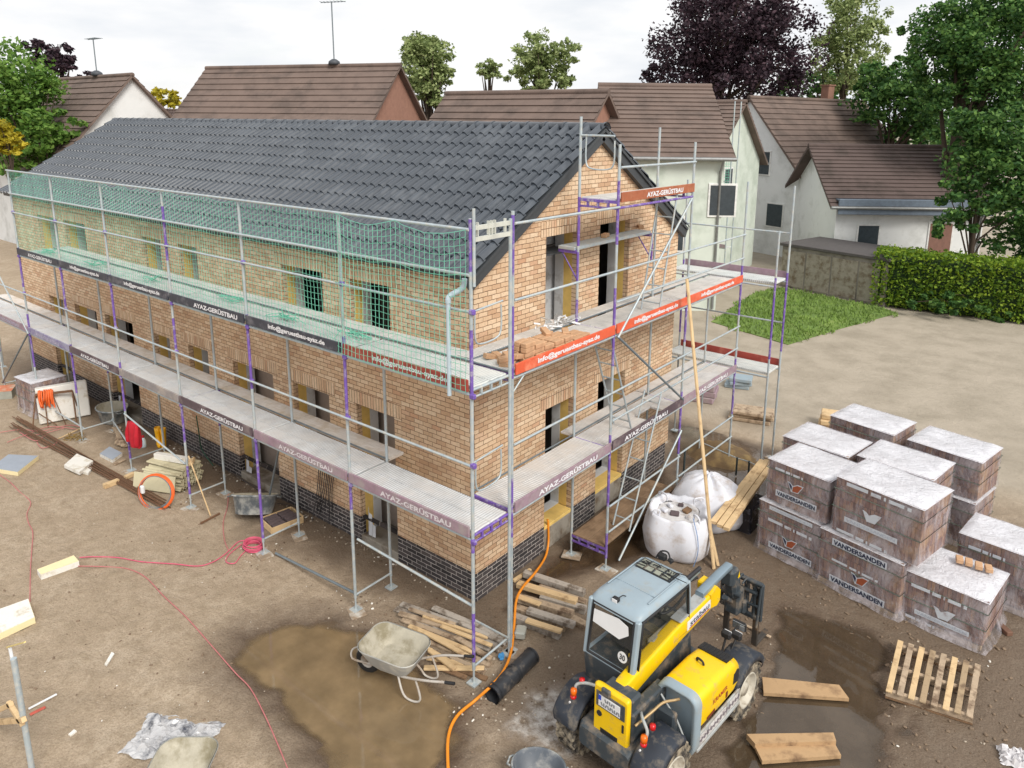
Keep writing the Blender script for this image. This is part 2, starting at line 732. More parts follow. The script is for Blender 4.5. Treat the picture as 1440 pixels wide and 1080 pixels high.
WB = water_mat('muddy_water', srgb(134, 114, 86), 1.62)
WB2 = water_mat('brown_water', srgb(84, 67, 50), 1.4)
WG = water_mat('silty_water', srgb(112, 96, 80), 1.6)
WR = water_mat('yard_water', srgb(80, 67, 52), 1.6)
for qi, (q, wm) in enumerate(zip(PUD, (WB, WB2, WG, WR, WG))):
    wz = -.024 - .004 * (qi % 3)
    xs, ys = [p[0] for p in q], [p[1] for p in q]
    x0, x1, y0, y1 = min(xs) - .3, max(xs) + .3, min(ys) - .3, max(ys) + .3
    n = 64
    vs, cs, idx, fs = [], [], {}, []
    for j in range(n + 1):
        for i in range(n + 1):
            x, y = x0 + (x1 - x0) * i / n, y0 + (y1 - y0) * j / n
            d = sdf(q, x, y)
            if d < -.32:
                continue
            idx[i, j] = len(vs)
            vs.append((x, y, wz))
            e = smooth(.0, .34, -.024 - gh(x, y)[0] + .0) if False else smooth(0, .034, wz - gh(x, y)[0])
            cs += [e, e, e, 1]
    for j in range(n):
        for i in range(n):
            k4 = [(i, j), (i + 1, j), (i + 1, j + 1), (i, j + 1)]
            if all(t in idx for t in k4):
                fs.append([idx[t] for t in k4])
    pm = bpy.data.meshes.new('puddle')
    pm.from_pydata(vs, [], fs)
    pm.color_attributes.new('depth', 'FLOAT_COLOR', 'POINT').data.foreach_set('color', cs)
    pm.materials.append(wm)
    po = bpy.data.objects.new('puddle', pm)
    COL.objects.link(po)
    struct(po)

# small stones, chips of brick and foam trodden into the mud (too many to count)
b = MB()
GRIT = [mat('grit_pale', srgb(176, 164, 148), 0.9), mat('grit_white', srgb(225, 222, 214), 0.8), mat('grit_brown', srgb(96, 78, 62), 0.9), mat('mud_clod', srgb(124, 106, 88), .9, var=.25)]
spots = []
for _ in range(420):
    spots.append((rnd.uniform(-11, 1.0), rnd.uniform(-3.6, 1.0), rnd.uniform(0.006, 0.015)))
for u, v, s, n in ((500, 866, .35, 60), (663, 970, .4, 50), (368, 778, .25, 45), (268, 708, .25, 30), (820, 1000, .5, 60), (640, 990, .4, 50), (770, 1010, .7, 90), (1200, 930, .8, 40), (1330, 1020, .8, 40)):
    p = gz(u, v)
    for _ in range(n):
        spots.append((p.x + rnd.gauss(0, s), p.y + rnd.gauss(0, s), rnd.uniform(0.008, 0.026)))
for _ in range(260):          # rubble strip at the foot of the front wall
    spots.append((rnd.uniform(-11.5, -1.3), 1.27 - abs(rnd.gauss(0, .13)), rnd.uniform(.010, .028)))
for _ in range(760):          # clods of mud
    if rnd.random() < .72:
        spots.append((rnd.uniform(1.0, 6.2), rnd.uniform(1.5, 5.4), rnd.uniform(.012, .04)))
    else:
        spots.append((rnd.uniform(-8, 3.2), rnd.uniform(-3.8, .6), rnd.uniform(.010, .030)))
NCL = len(spots) - 760
for si, (x, y, s) in enumerate(spots):
    z = gh(x, y)[0]
    M = Matrix.Rotation(rnd.uniform(0, 6), 3, 'Z') @ Matrix.Rotation(rnd.uniform(-.5, .5), 3, 'X')
    b.box((x, y, z + s * .25), (s * rnd.uniform(1, 2), s * rnd.uniform(.8, 1.5), s * .8), M, (3 if si >= NCL else rnd.choice((0, 0, 0, 0, 1, 2, 2, 2))), s * .3)
struct(b.build('loose_gravel', GRIT), 'stuff')

# ================================================================== the brick building
XL, XR, YF, YB = -19.55, -1.16, 1.33, 7.83
YM = (YF + YB) / 2
SL = 0.625                               # roof slope
ZE = 5.36
bld = thing('brick_building', 'long tan brick building with a dark tiled roof and empty window openings', 'building', ((XL + XR) / 2, YM, 0))


def roof_z(y):
    return ZE + SL * min(y - YF, YB - y)


def brick_mat(name, stops, mortar, bw, bh, ms, rot=False, stain=True, off=0.5, depth=0.5):
    m = bpy.data.materials.new(name)
    k = NT(m)
    sx = k.n('ShaderNodeSeparateXYZ')
    k.l(k.obj(), sx.inputs[0])
    cx = k.n('ShaderNodeCombineXYZ')
    s = k.math('ADD', sx.outputs[0], sx.outputs[1])
    k.l(s if not rot else sx.outputs[2], cx.inputs[0])
    k.l(sx.outputs[2] if not rot else s, cx.inputs[1])
    wob = k.n('ShaderNodeTexNoise', i_Scale=14.0, i_Detail=2.0)
    k.l(k.obj(), wob.inputs['Vector'])
    wv = k.n('ShaderNodeVectorMath', operation='SCALE')
    wv.inputs['Scale'].default_value = 0.020
    k.l(wob.outputs['Color'], wv.inputs[0])
    va = k.n('ShaderNodeVectorMath', operation='ADD')
    k.l(cx.outputs[0], va.inputs[0])
    k.l(wv.outputs[0], va.inputs[1])
    bt = k.n('ShaderNodeTexBrick', offset=off, squash=1.0)
    for nm, val in (('Color1', (0, 0, 0, 1)), ('Color2', (1, 1, 1, 1)), ('Mortar', (0.5, 0.5, 0.5, 1)), ('Scale', 1.0),
                    ('Mortar Size', ms), ('Mortar Smooth', 0.25), ('Brick Width', bw), ('Row Height', bh)):
        bt.inputs[nm].default_value = val
    k.l(va.outputs[0], bt.inputs['Vector'])
    col = k.ramp(bt.outputs['Color'], stops)
    f = k.noise(26, 5, 0.65)
    col = k.mix(0.35, col, k.ramp(f, [(0.3, (0.68, 0.68, 0.68, 1)), (0.7, (1.25, 1.25, 1.25, 1))]), 'MULTIPLY')
    if stain:
        sn = k.noise(0.8, 5, 0.6)
        col = k.mix(k.ramp(sn, [(0.52, (0, 0, 0, 1)), (0.72, (0.45, 0.45, 0.45, 1))]), col, scl(stops[0][1], 0.62))
    mf = k.noise(3.5, 4, 0.6)
    mc = k.mix(k.ramp(mf, [(0.4, (0, 0, 0, 1)), (0.65, (1, 1, 1, 1))]), mortar, scl(mortar, 1.7))
    col = k.mix(bt.outputs['Fac'], col, mc)
    k.l(col, k.b.inputs['Base Color'])
    k.b.inputs['Roughness'].default_value = 0.9
    h = k.math('ADD', k.math('MULTIPLY', bt.outputs['Fac'], -1.0), k.math('MULTIPLY', f, 0.35))
    k.bump(h, depth, 0.02)
    MATS[name] = m
    return m


TAN = [(0.0, srgb(194, 158, 126)), (0.25, srgb(208, 176, 143)), (0.55, srgb(216, 187, 155)), (0.85, srgb(224, 199, 169)), (1.0, srgb(198, 156, 124))]
BRICK = brick_mat('tan_brick', TAN, srgb(112, 84, 62), 0.205, 0.076, 0.0056)
SOLDIER = brick_mat('soldier_brick', TAN, srgb(100, 74, 54), 0.245, 0.072, 0.0058, rot=True, off=0.0)
DARKB = brick_mat('dark_brick', [(0, srgb(48, 45, 47)), (0.5, srgb(64, 60, 62)), (1, srgb(84, 77, 76))], srgb(156, 150, 146), 0.235, 0.076, 0.0062, stain=False)
WOOL = mat('mineral_wool', srgb(226, 192, 112), 0.95, var=0.14, scale=5, bump=0.4, bscale=70)
LEAF = mat('lime_block', srgb(206, 208, 210), 0.9, var=0.08, scale=3, dirt=srgb(150, 146, 140), damt=0.3)
CONC = mat('concrete', srgb(150, 143, 132), 0.92, var=0.14, scale=7, dirt=srgb(112, 98, 82), damt=0.5, bump=0.3)
INNER = mat('raw_room', srgb(112, 108, 104), 0.95, var=0.1)


def wall(mb, ax, d0, d1, u0, u1, z0, ztop, ops, jamb=True, mi=0, inset=0.0):
    """one leaf of a wall between depths d0 (outer) and d1 with openings (u0,u1,z0,z1); ztop(u) gives its top"""
    P = (lambda u, d, z: V((u, d, z))) if ax == 'x' else (lambda u, d, z: V((d, u, z)))
    us = sorted({u0, u1, *[o[0] for o in ops], *[o[1] for o in ops]} | ({YM} if ax == 'y' else set()))
    us = [u for u in us if u0 - 1e-6 <= u <= u1 + 1e-6]
    for i in range(len(us) - 1):
        a, b = us[i], us[i + 1]
        mid = (a + b) / 2
        cur = z0
        for o in sorted([o for o in ops if o[0] < mid < o[1]], key=lambda o: o[2]):
            for d in (d0, d1):
                mb.quad(P(a, d, cur), P(b, d, cur), P(b, d, o[2]), P(a, d, o[2]), mi)
            cur = o[3]
        for d in (d0, d1):
            mb.quad(P(a, d, cur), P(b, d, cur), P(b, d, ztop(b)), P(a, d, ztop(a)), mi)
        mb.quad(P(a, d0, ztop(a)), P(b, d0, ztop(b)), P(b, d1, ztop(b)), P(a, d1, ztop(a)), mi)
    for a, b, c, d in ops:
        for q in (a, b):
            mb.quad(P(q, d0, c), P(q, d1, c), P(q, d1, d), P(q, d0, d), mi)
        for z in (c, d):
            if abs(z - .5) < .003:
                continue
            mb.quad(P(a, d0, z), P(b, d0, z), P(b, d1, z), P(a, d1, z), mi)
    for q in (u0, u1):
        mb.quad(P(q, d0, z0), P(q, d1, z0), P(q, d1, ztop(q)), P(q, d0, ztop(q)), mi)
    return mb


GF = [(-17.6, -16.6, .10, 2.60), (-15.83, -14.48, 1.45, 2.62), (-13.98, -12.45, .10, 2.65), (-11.38, -10.62, 1.45, 2.62),
      (-9.78, -8.95, 1.45, 2.65), (-7.97, -6.52, .10, 2.66), (-5.86, -4.75, 1.45, 2.67), (-3.98, -2.99, .10, 2.69)]
UF = [(-17.7, -16.35, 3.75, 4.90), (-15.88, -14.58, 3.75, 4.90), (-11.5, -10.62, 3.75, 4.91), (-9.84, -9.05, 3.75, 4.91), (-6.02, -4.78, 3.75, 4.94), (-4.05, -3.02, 3.75, 4.94)]
FO = GF + UF
GO = [(3.13, 3.98, .50, 2.73), (4.80, 5.80, .50, 2.75), (3.08, 4.00, 3.70, 5.74), (4.71, 5.77, 3.70, 5.78)]
PZ = 0.50
wl = MB()
wall(wl, 'x', YF, YF + .112, XL + .115, XR, PZ, lambda u: ZE - .02, [o if o[2] > PZ else (o[0], o[1], PZ, o[3]) for o in FO])
wl.build('front_brickwork', BRICK, bld, True)
wl = MB()
wall(wl, 'y', XR, XR - .112, YF + .1125, YB, PZ, lambda u: roof_z(u) - .02, [(o[0], o[1], PZ + .001 if o[2] <= PZ else o[2], o[3]) for o in GO])
wl.build('gable_brickwork', BRICK, bld, True)
wl = MB()
wall(wl, 'y', XL, XL + .112, YF, YB, 0, lambda u: roof_z(u) - .02, [])
wall(wl, 'x', YB, YB - .112, XL + .115, XR - .115, 0, lambda u: ZE - .02, [])
wl.build('rear_brickwork', BRICK, bld, True)
# dark brick plinth, a few millimetres proud
pl = MB()
wall(pl, 'x', YF - .004, YF + .110, XL + .117, XR + .004, -.15, lambda u: PZ - .001, [(o[0], o[1], -.14, PZ - .0011) for o in GF if o[2] < PZ])
wall(pl, 'y', XR + .004, XR - .110, YF + .1105, YB - .12, -.15, lambda u: PZ - .001, [(o[0], o[1], -.14, PZ - .0011) for o in GO if o[2] <= PZ])
pl.build('plinth', DARKB, bld, True)
# inner leaf behind the cavity
RT = .12
wl = MB()
ex = lambda ops: [(o[0] - RT - .004, o[1] + RT + .004, max(.09, o[2] - RT - .004), o[3] + RT + .004) for o in ops]
wall(wl, 'x', YF + .300, YF + .474, XL + .3, XR - .3, .08, lambda u: ZE + .05, ex(FO))
wall(wl, 'y', XR - .300, XR - .474, YF + .484, YB - .3, .08, lambda u: roof_z(u) - .05, ex(GO))
wl.build('inner_leaf', LEAF, bld, True)
wl = MB()
for z in (.03, 2.95, 5.42):
    wl.box(((XL + XR) / 2, YM, z), (XR - XL - .98, YB - YF - 1.0, .16 if z < 5 else .06))
for x in (-2.6, -4.35, -6.25, -8.4, -10.2, -12.2, -14.25, -16.1):
    wl.box((x, YM + .2, 2.8), (.12, YB - YF - 1.6, 5.4))
wl.box(((XL + XR) / 2, YM + .3, 2.8), (XR - XL - 1.0, .12, 5.4))
wl.build('room_partition', INNER, bld, True)
# every opening: insulation edge, block reveal, soldier course, sill
for ax, ops in (('x', FO), ('y', GO)):
    for o in ops:
        door = o[2] < .4
        d0, sg = (YF, 1) if ax == 'x' else (XR, -1)
        cap = o[3] + RT
        r = MB()
        wall(r, ax, d0 + sg * .114, d0 + sg * .292, o[0] - RT, o[1] + RT, o[2] - RT, lambda u: cap, [(o[0], o[1], o[2], o[3])])
        wp = r.build('door_opening' if door else 'window_opening', WOOL, bld, True)
        r = MB()
        wall(r, ax, d0 + sg * .294, d0 + sg * .480, o[0] - RT, o[1] + RT, o[2] - RT, lambda u: cap, [(o[0] + .004, o[1] - .004, o[2] + .004, o[3] - .004)])
        r.build('block_reveal', LEAF, wp, True)
        r = MB()
        if ax == 'x':
            r.box(((o[0] + o[1]) / 2, YF + .052, o[3] + .121), (o[1] - o[0] + .36, .114, .25))
        else:
            r.box((XR - .052, (o[0] + o[1]) / 2, o[3] + .121), (.114, o[1] - o[0] + .30, .25))
        r.build('lintel', SOLDIER, wp, True)
        if door:
            MB().box(((o[0] + o[1]) / 2, YF + .20, .02), (o[1] - o[0] - .01, .42, .25), bev=.01).build('sill', CONC, wp, True)
        elif ax == 'y' and o[2] < 1:
            MB().box((XR - .23, (o[0] + o[1]) / 2, .21), (.46, o[1] - o[0] - .01, .42), bev=.01).build('sill', CONC, wp, True)
            MB().box((XR - .16, (o[0] + o[1]) / 2, .462), (.34, o[1] - o[0] - .012, .075), bev=.01).build('sill_insulation', WOOL, wp, True)
# screens and walls seen through some of the openings
SCR = mat('inner_screen', srgb(150, 138, 130), .9, var=.12)
for o in (GF[6], GF[7], GF[5], GF[1]):
    MB().box(((o[0] + o[1]) / 2, YF + .62, (o[2] + o[3]) / 2), (o[1] - o[0] + .6, .04, o[3] - o[2] + .5)).build('inner_screen', SCR, bld, True)
for o in GO[2:3]:
    MB().box((XR - .60, (o[0] + o[1]) / 2 + .85, (o[2] + o[3]) / 2), (.06, 1.5, 2.3)).build('inner_screen', LEAF, bld, True)
# white membrane scraps hanging in the reveals
MEMB = mat('white_membrane', srgb(212, 214, 218), 0.7, var=0.08)
mb = MB()
for x, z0, z1 in ((-7.86, .16, .62), (-3.86, .16, .72), (-13.86, .16, .6)):
    for i in range(4):
        a = i * .045
        mb.add([(x + a, YF + .08 - .03 * (i % 2), z1 - .1 * i), (x + a + .05, YF + .05 + .03 * (i % 2), z1 - .1 * i - .05), (x + a + .06, YF + .02 + .04 * (i % 2), z0), (x + a + .005, YF + .06 - .03 * (i % 2), z0 + .02)], [(0, 1, 2, 3)])
mb.build('membrane', MEMB, bld, True)

# ---- roof
TILE = mat("roof_tile", srgb(58, 65, 74), 0.33, var=0.16, scale=2.5, dirt=srgb(72, 79, 88), damt=0.4, dscale=1.6, spec=0.85)
TRIM = mat('verge_trim', srgb(62, 66, 70), 0.5, var=0.08)
YRE, ZRE = 1.14, 5.40                    # eave line of the tiles
YRR, ZRR = YM, 7.50
RX0, RX1 = -19.78, -1.03
rl = math.hypot(YRR - YRE, ZRR - ZRE)
NR, TW = 11, 0.222
NT_ = int(round((RX1 - RX0) / TW))
TW = (RX1 - RX0) / NT_
PROF = [(0, -.030), (.06, -.016), (.16, -.010), (.28, -.012), (.36, -.030), (.41, .006), (.49, .046), (.60, .066), (.72, .066), (.84, .048), (.94, .008)]


def roof_side(sgn):
    d = V((0, sgn * (YRR - YRE), ZRR - ZRE)) / rl          # up the slope
    nrm = V((0, -sgn * (ZRR - ZRE), YRR - YRE)) / rl
    base = V((0, YM - sgn * (YM - YRE), ZRE))
    b = MB()
    row = rl / NR
    xs = []
    for t in range(NT_):
        xs += [(RX0 + (t + p) * TW, h) for p, h in PROF]
    xs.append((RX1, 0))
    n = len(xs)
    for r in range(NR):
        s0, s1 = r * row - .045, (r + 1) * row
        jit = [0.004 * math.sin(7.1 * r + 3.3 * (i // len(PROF)) ** 1.3) for i in range(n)]
        vs = []
        for i, (x, h) in enumerate(xs):
            o = base + V((x, 0, 0))
            vs.append(o + d * (s0 + jit[i]) + nrm * (h + .004 + jit[i]))
            vs.append(o + d * (s0 + jit[i]) + nrm * (h + .046 + jit[i]))
            vs.append(o + d * s1 + nrm * (h + .008))
        fs, f2 = [], []
        for i in range(n - 1):
            a, c = 3 * i, 3 * (i + 1)
            f2.append((a, c, c + 1, a + 1))
            fs.append((a + 1, c + 1, c + 2, a + 2))
        b.add(vs, f2, 0, False)
        b.add(vs, fs, 0, True)
    return b


rf = roof_side(1).build('roof_slope', TILE, bld, True, label='dark tiled roof slope above the green net')
roof_side(-1).build('roof_slope', TILE, bld, True)
b = MB()
n = int((RX1 - RX0) / .42)
for i in range(n):
    x0 = RX0 + (RX1 - RX0) * i / n
    x1 = RX0 + (RX1 - RX0) * (i + 1) / n + .03
    rings = []
    for x, r in ((x0, .118), (x1 - .05, .112), (x1 - .05, .124), (x1, .124)):
        rings.append([V((x, YM + r * math.cos(t) * 1.05, ZRR - .035 + r * math.sin(t) * .95)) for t in [PI * j / 8 for j in range(9)]])
    b.loft(rings, False, False, False)
b.build('ridge_tile', TILE, bld, True)
# verge boards on the gable and eave fascia
b = MB()
for sg in (1, -1):
    e = V((XR + .055, YM - sg * (YM - YRE) , ZRE - .035))
    t = V((XR + .055, YM, ZRR - .035))
    for off, hh, th in ((-.10, .20, .10), (-.012, .05, .17)):
        b.beam(e + V((0, 0, off)), t + V((0, 0, off)), th, hh, V((0, 0, 1)))
b.build('verge_board', TRIM, bld, True)
b = MB()
b.box(((RX0 + RX1) / 2, YF - .10, ZE + .0), (RX1 - RX0 - .1, .03, .12))
b.box(((RX0 + RX1) / 2, YB + .10, ZE + .0), (RX1 - RX0 - .1, .03, .12))
b.box(((RX0 + RX1) / 2, YM, ZE + .045), (RX1 - RX0 - .4, YB - YF + .1, .03))
b.build('eave_board', TRIM, bld, True)
# right verge brackets on the far slope
b = MB()
for i in range(9):
    t = (i + .5) / 9
    p = V((XR + .10, YM + (YB + .1 - YM) * t, ZRR - .0 - (ZRR - ZRE) * t))
    b.box(p + V((.01, 0, -.005)), (.03, .03, .09), Matrix.Rotation(R(32), 3, 'X'))
b.build('verge_clip', mat('zinc', srgb(150, 152, 150), .5, .6), bld, True)
# ================================================================== scaffolds
GALV = mat('galvanised_steel', srgb(178, 190, 196), 0.48, 0.35, var=0.16, scale=9, dirt=srgb(196, 196, 190), damt=0.5, dscale=12)
GALVD = mat('dull_steel', srgb(120, 130, 136), 0.55, 0.3, var=0.18, scale=9)
PURP = mat('purple_paint', srgb(112, 84, 166), 0.6, var=0.22, scale=7, dirt=srgb(170, 165, 178), damt=0.38, dscale=11)


def deck_mat(name, c, ax, dirt):
    m = bpy.data.materials.new(name)
    k = NT(m)
    w = k.n('ShaderNodeTexWave', wave_type='BANDS', bands_direction=ax, i_Scale=7.0)
    w.inputs['Distortion'].default_value = 2.2
    w.inputs['Detail'].default_value = 2.0
    k.l(k.obj(), w.inputs['Vector'])
    n = k.noise(4, 6, 0.65)
    c1 = k.ramp(n, [(0.28, scl(c, .78)), (0.5, c), (0.74, scl(c, 1.16))])
    c1 = k.mix(k.ramp(w.outputs['Fac'], [(0.0, (.85, .85, .85, 1)), (0.42, (0, 0, 0, 1))]), c1, scl(c, .42))
    d = k.noise(1.7, 6, 0.7)
    c1 = k.mix(k.ramp(d, [(0.45, (0, 0, 0, 1)), (0.68, (.8, .8, .8, 1))]), c1, dirt)
    k.l(c1, k.b.inputs['Base Color'])
    k.b.inputs['Roughness'].default_value = 0.75
    k.bump(w.outputs['Fac'], .3, .01)
    return m


DECK_X = deck_mat('ribbed_deck', srgb(216, 219, 222), 'X', srgb(206, 202, 198))
DECK_Y = deck_mat('ribbed_deck_gable', srgb(216, 215, 214), 'Y', srgb(206, 198, 190))
DECK2 = deck_mat('pale_deck', srgb(204, 208, 206), 'X', srgb(214, 212, 206))
DECK3 = deck_mat('pale_deck_gable', srgb(206, 204, 200), 'Y', srgb(216, 212, 206))
PLY = mat('plank_deck', srgb(214, 209, 204), 0.85, var=0.16, scale=3, dirt=srgb(196, 184, 168), damt=0.5, grain=(1, 12, 12))
PLYD = mat('muddy_plank', srgb(136, 112, 88), 0.85, var=0.2, scale=3, dirt=srgb(104, 82, 62), damt=0.5, grain=(12, 1, 12))
TB = {
    'dark': mat('board_anthracite', srgb(58, 60, 70), 0.6, var=0.16, dirt=srgb(112, 110, 116), damt=0.35, dscale=5),
    'plum': mat('board_plum', srgb(150, 126, 138), 0.7, var=0.2, dirt=srgb(160, 148, 148), damt=0.5, dscale=4),
    'brown': mat('board_brown', srgb(88, 74, 80), 0.7, var=0.2, dirt=srgb(130, 116, 116), damt=0.4, dscale=4),
    'grey': mat('board_grey', srgb(140, 134, 134), 0.7, var=0.15, dirt=srgb(170, 160, 152), damt=0.5, dscale=4),
    'blue': mat('board_pale', srgb(150, 148, 170), 0.7, var=0.15, dirt=srgb(120, 108, 150), damt=0.45, dscale=5),
    'red': mat('board_red', srgb(158, 66, 56), 0.6, var=0.15, dirt=srgb(186, 110, 96), damt=0.35, dscale=5),
    'orange': mat('board_orange', srgb(214, 92, 58), 0.6, var=0.13, dirt=srgb(226, 130, 100), damt=0.35, dscale=5),
    'rust': mat('board_rust', srgb(160, 92, 62), 0.7, var=0.15, dirt=srgb(180, 120, 90), damt=0.4, dscale=5),
}
WHITE = mat('white_lettering', srgb(228, 228, 232), 0.6, var=0.05)
WORN = mat('worn_lettering', srgb(214, 208, 212), 0.7, var=0.1, dirt=srgb(150, 132, 140), damt=0.35, dscale=14)
FAINT = mat('faint_lettering', srgb(186, 178, 200), 0.7, var=0.1, dirt=srgb(150, 146, 168), damt=0.6, dscale=14)

SOLE = mat('sole_timber', srgb(150, 132, 112), .9, var=.2, dirt=srgb(190, 186, 178), damt=.5, dscale=6)
PX = [0.0, -2.507] + [-2.507 - 2.531 * i for i in range(1, 8)]
QY = [0.80, 3.38, 5.99, 8.62]
WI = 0.73
Z1, Z2, ZT, ZEV, ZM = 2.27, 4.29, 6.307, 5.741, 5.281
sca = thing('scaffold', 'long scaffold with green net in front of the window side wall', 'scaffold', (-8, .3, 0))
scg = thing('scaffold', 'shorter scaffold with orange boards and ladders on the gable wall', 'scaffold', (-.3, 4.5, 0))


def upright(par, x, y, z0, z1, purple=(), r=.024):
    zs = sorted({z0, z1, *[q for a in purple for q in a if z0 < q < z1]})
    b = MB()
    for a, c in zip(zs, zs[1:]):
        pm = any(p[0] <= (a + c) / 2 <= p[1] for p in purple)
        b.tube([(x, y, a), (x, y, c)], r, 8, mi=1 if pm else 0, cap=(c == z1 or a == z0))
    o = b.build('upright', [GALV, PURP], par, True)
    if z0 < .4:
        f = MB()
        f.tube([(x, y, .02), (x, y, z0 + .02)], .016, 6)
        f.box((x, y, .018), (.15, .15, .02))
        f.build('base_plate', GALV, o, True)
        if (int(abs(x) * 7 + abs(y) * 5)) % 3:
            pd = MB().box((x + .03, y - .02, .004), (.34, .24, .03), Matrix.Rotation(.4 * math.sin(x * 3 + y), 3, 'Z'), 0, .006)
            pd.build('sole_board', SOLE, o, True)
    return o


def tubeo(name, par, pts, r=.021, m=GALV, n=7):
    return MB().tube(pts, r, n).build(name, m, par, True)


LET = {'A': 'AYAZ-GERÜSTBAU', 'i': 'info@geruestbau-ayaz.de'}


def toe(par, ax, fx, a, b, z, kind, txt, lm, h=.155, tw=1.05, tc=.5):
    """toe board from a to b along x (face at y = fx) or along y (face at x = fx)"""
    m = MB()
    if ax == 'x':
        m.box(((a + b) / 2, fx + .016, z + h / 2), (abs(b - a) - .06, .03, h), bev=.004)
        o = m.build('toe_board', TB[kind], par, True)
        if txt:
            c = a + (b - a) * tc
            MB_ = MB()
            text(MB_, LET[txt], (c, fx - .003, z + h * .5), (1, 0, 0), (0, 0, 1), tw, h * (.64 if txt == 'A' else .66), .034)
            MB_.build('lettering', lm, o, True)
    else:
        m.box((fx - .016, (a + b) / 2, z + h / 2), (.03, abs(b - a) - .06, h), bev=.004)
        o = m.build('toe_board', TB[kind], par, True)
        if txt:
            c = a + (b - a) * tc
            MB_ = MB()
            text(MB_, LET[txt], (fx + .003, c, z + h * .5), (0, 1, 0), (0, 0, 1), tw, h * (.64 if txt == 'A' else .66), .034)
            MB_.build('lettering', lm, o, True)
    return o


# --- long side
N = len(PX)
PUR = [[(2.0, 2.2), (0.35, 1.1), (4.2, 5.05), (5.78, 6.42)], [(3.25, 4.35), (1.75, 2.35), (4.3, 4.5)], [(3.1, 4.4), (.3, 2.3)], [(3.3, 3.9), (1.4, 2.35), (.3, .9), (5.0, 6.0)],
       [(3.3, 4.4), (1.4, 2.5), (.3, 1.0)], [(3.3, 4.3), (1.2, 2.4)], [(3.4, 4.4), (1.3, 2.7)], [(3.3, 4.3), (1.2, 2.4)], [(3.3, 4.3), (1.2, 2.4)]]
for i, x in enumerate(PX):
    upright(sca, x, 0, .22, 6.43 if i == 0 else (ZT if i < 7 else 3.4), PUR[i])
    if i == 0:
        upright(sca, x + .02, WI, .22, 6.36, [])
        tubeo('upright', sca, [(x + .045, .01, 5.6), (x + .045, .01, 6.55)])
    else:
        upright(sca, x, WI, .22, Z2 - .05 if i < 7 else Z1, [(1.5, 2.0)] if i in (3, 5) else [])
        # transoms under each deck, the lower cross tube
    for z in (Z1 - .06, Z2 - .06)[:2 if i < 7 else 1]:
        b = MB()
        b.tube([(x, 0, z + .03), (x, WI, z + .03)], .02, 6)
        b.tube([(x, 0, z - .07), (x, WI, z - .07)], .016, 6)
        for y in (.18, .37, .56):
            b.box((x, y, z - .02), (.03, .03, .1))
        if i > 1 or z > 3:
            b.tube([(x, WI, z + .02), (x, 1.13, z + .02)], .018, 6)
            b.tube([(x, WI, z - .3), (x, 1.12, z)], .014, 6)
        b.build('cross_beam', GALV if (i + (z > 3)) % 3 else PURP, sca, True)
    if i < N:
        tubeo('cross_tube', sca, [(x, 0, .27), (x, WI, .27)], .018)
# clamps: short purple sleeves where rails meet the uprights
for i, x in enumerate(PX):
    for z in (Z1 - .1, Z2 - .1, Z1 + .98, ZM)[:4 if i < 7 else 1]:
        MB().box((x + .03, -.012, z), (.09, .06, .07), bev=.015).build('clamp', PURP, sca, True)
T1 = [('plum', 'A', WORN, .42), ('plum', 'A', WORN, .42), ('brown', 'A', WHITE, .40), ('grey', None, None, .5), ('brown', 'A', WHITE, .46), ('blue', 'A', FAINT, .5), ('plum', 'A', FAINT, .5), ('grey', None, None, .5)]
T2 = [('red', 'i', WHITE, .44), ('dark', 'i', WHITE, .44), ('dark', 'A', WHITE, .36), ('dark', 'i', WHITE, .42), ('dark', 'i', WHITE, .45), ('dark', 'A', WHITE, .42), ('dark', 'A', WHITE, .42), ('dark', 'i', WHITE, .5)]
for i in range(N - 1):
    a, b = PX[i], PX[i + 1]
    L = abs(a - b)
    c = (a + b) / 2
    for lv, z in ((1, Z1), (2, Z2))[:2 if i < 6 else 1]:
        dm = DECK_X if lv == 1 else DECK2
        for y in (.205, .535):
            m = MB()
            m.box((c, y, z - .025), (L - .035, .315, .05), bev=.006)
            for q in (-.157, .157):
                m.box((c, y + q, z - .012), (L - .036, .012, .034))
            m.build('deck_board', dm, sca, True)
        if i > 0 or lv == 2:
            m = MB()
            m.box((c - .02, .955, z - .025 + (.0 if lv == 1 else .004)), (L - .03, .33, .05), bev=.006)
            m.build('deck_board', PLY if lv == 1 else DECK2, sca, True)
        tubeo('ledger', sca, [(a, 0, z - .09), (b, 0, z - .09)], .021)
        if lv == 2 or i > 0:
            tubeo('ledger', sca, [(a, WI + .04, z + .005), (b, WI + .04, z + .005)], .014, GALVD)
        kd, tx, lm, tc = (T1 if lv == 1 else T2)[i]
        toe(sca, 'x', -.05, b, a, z - .045, kd, tx, lm, tw=1.42 if tx == 'A' else 1.46, tc=1 - tc)
    tubeo('guard_rail', sca, [(a, -.035, Z1 + .98), (b, -.035, Z1 + .98)], .019)
    for z, r in ((ZT - .01, .021), (ZEV, .021), (ZM, .018))[:3 if i < 6 else 0]:
        tubeo('guard_rail', sca, [(a, -.03, z), (b, -.03, z)], r)
    if i == 0:
        tubeo('ledger', sca, [(-.02, 0, 1.2), (-2.39, .0, 1.285)], .02)
    if i == 1:
        tubeo('ledger', sca, [(-4.8, .08, .05), (-2.52, .06, .24)], .022, GALVD)
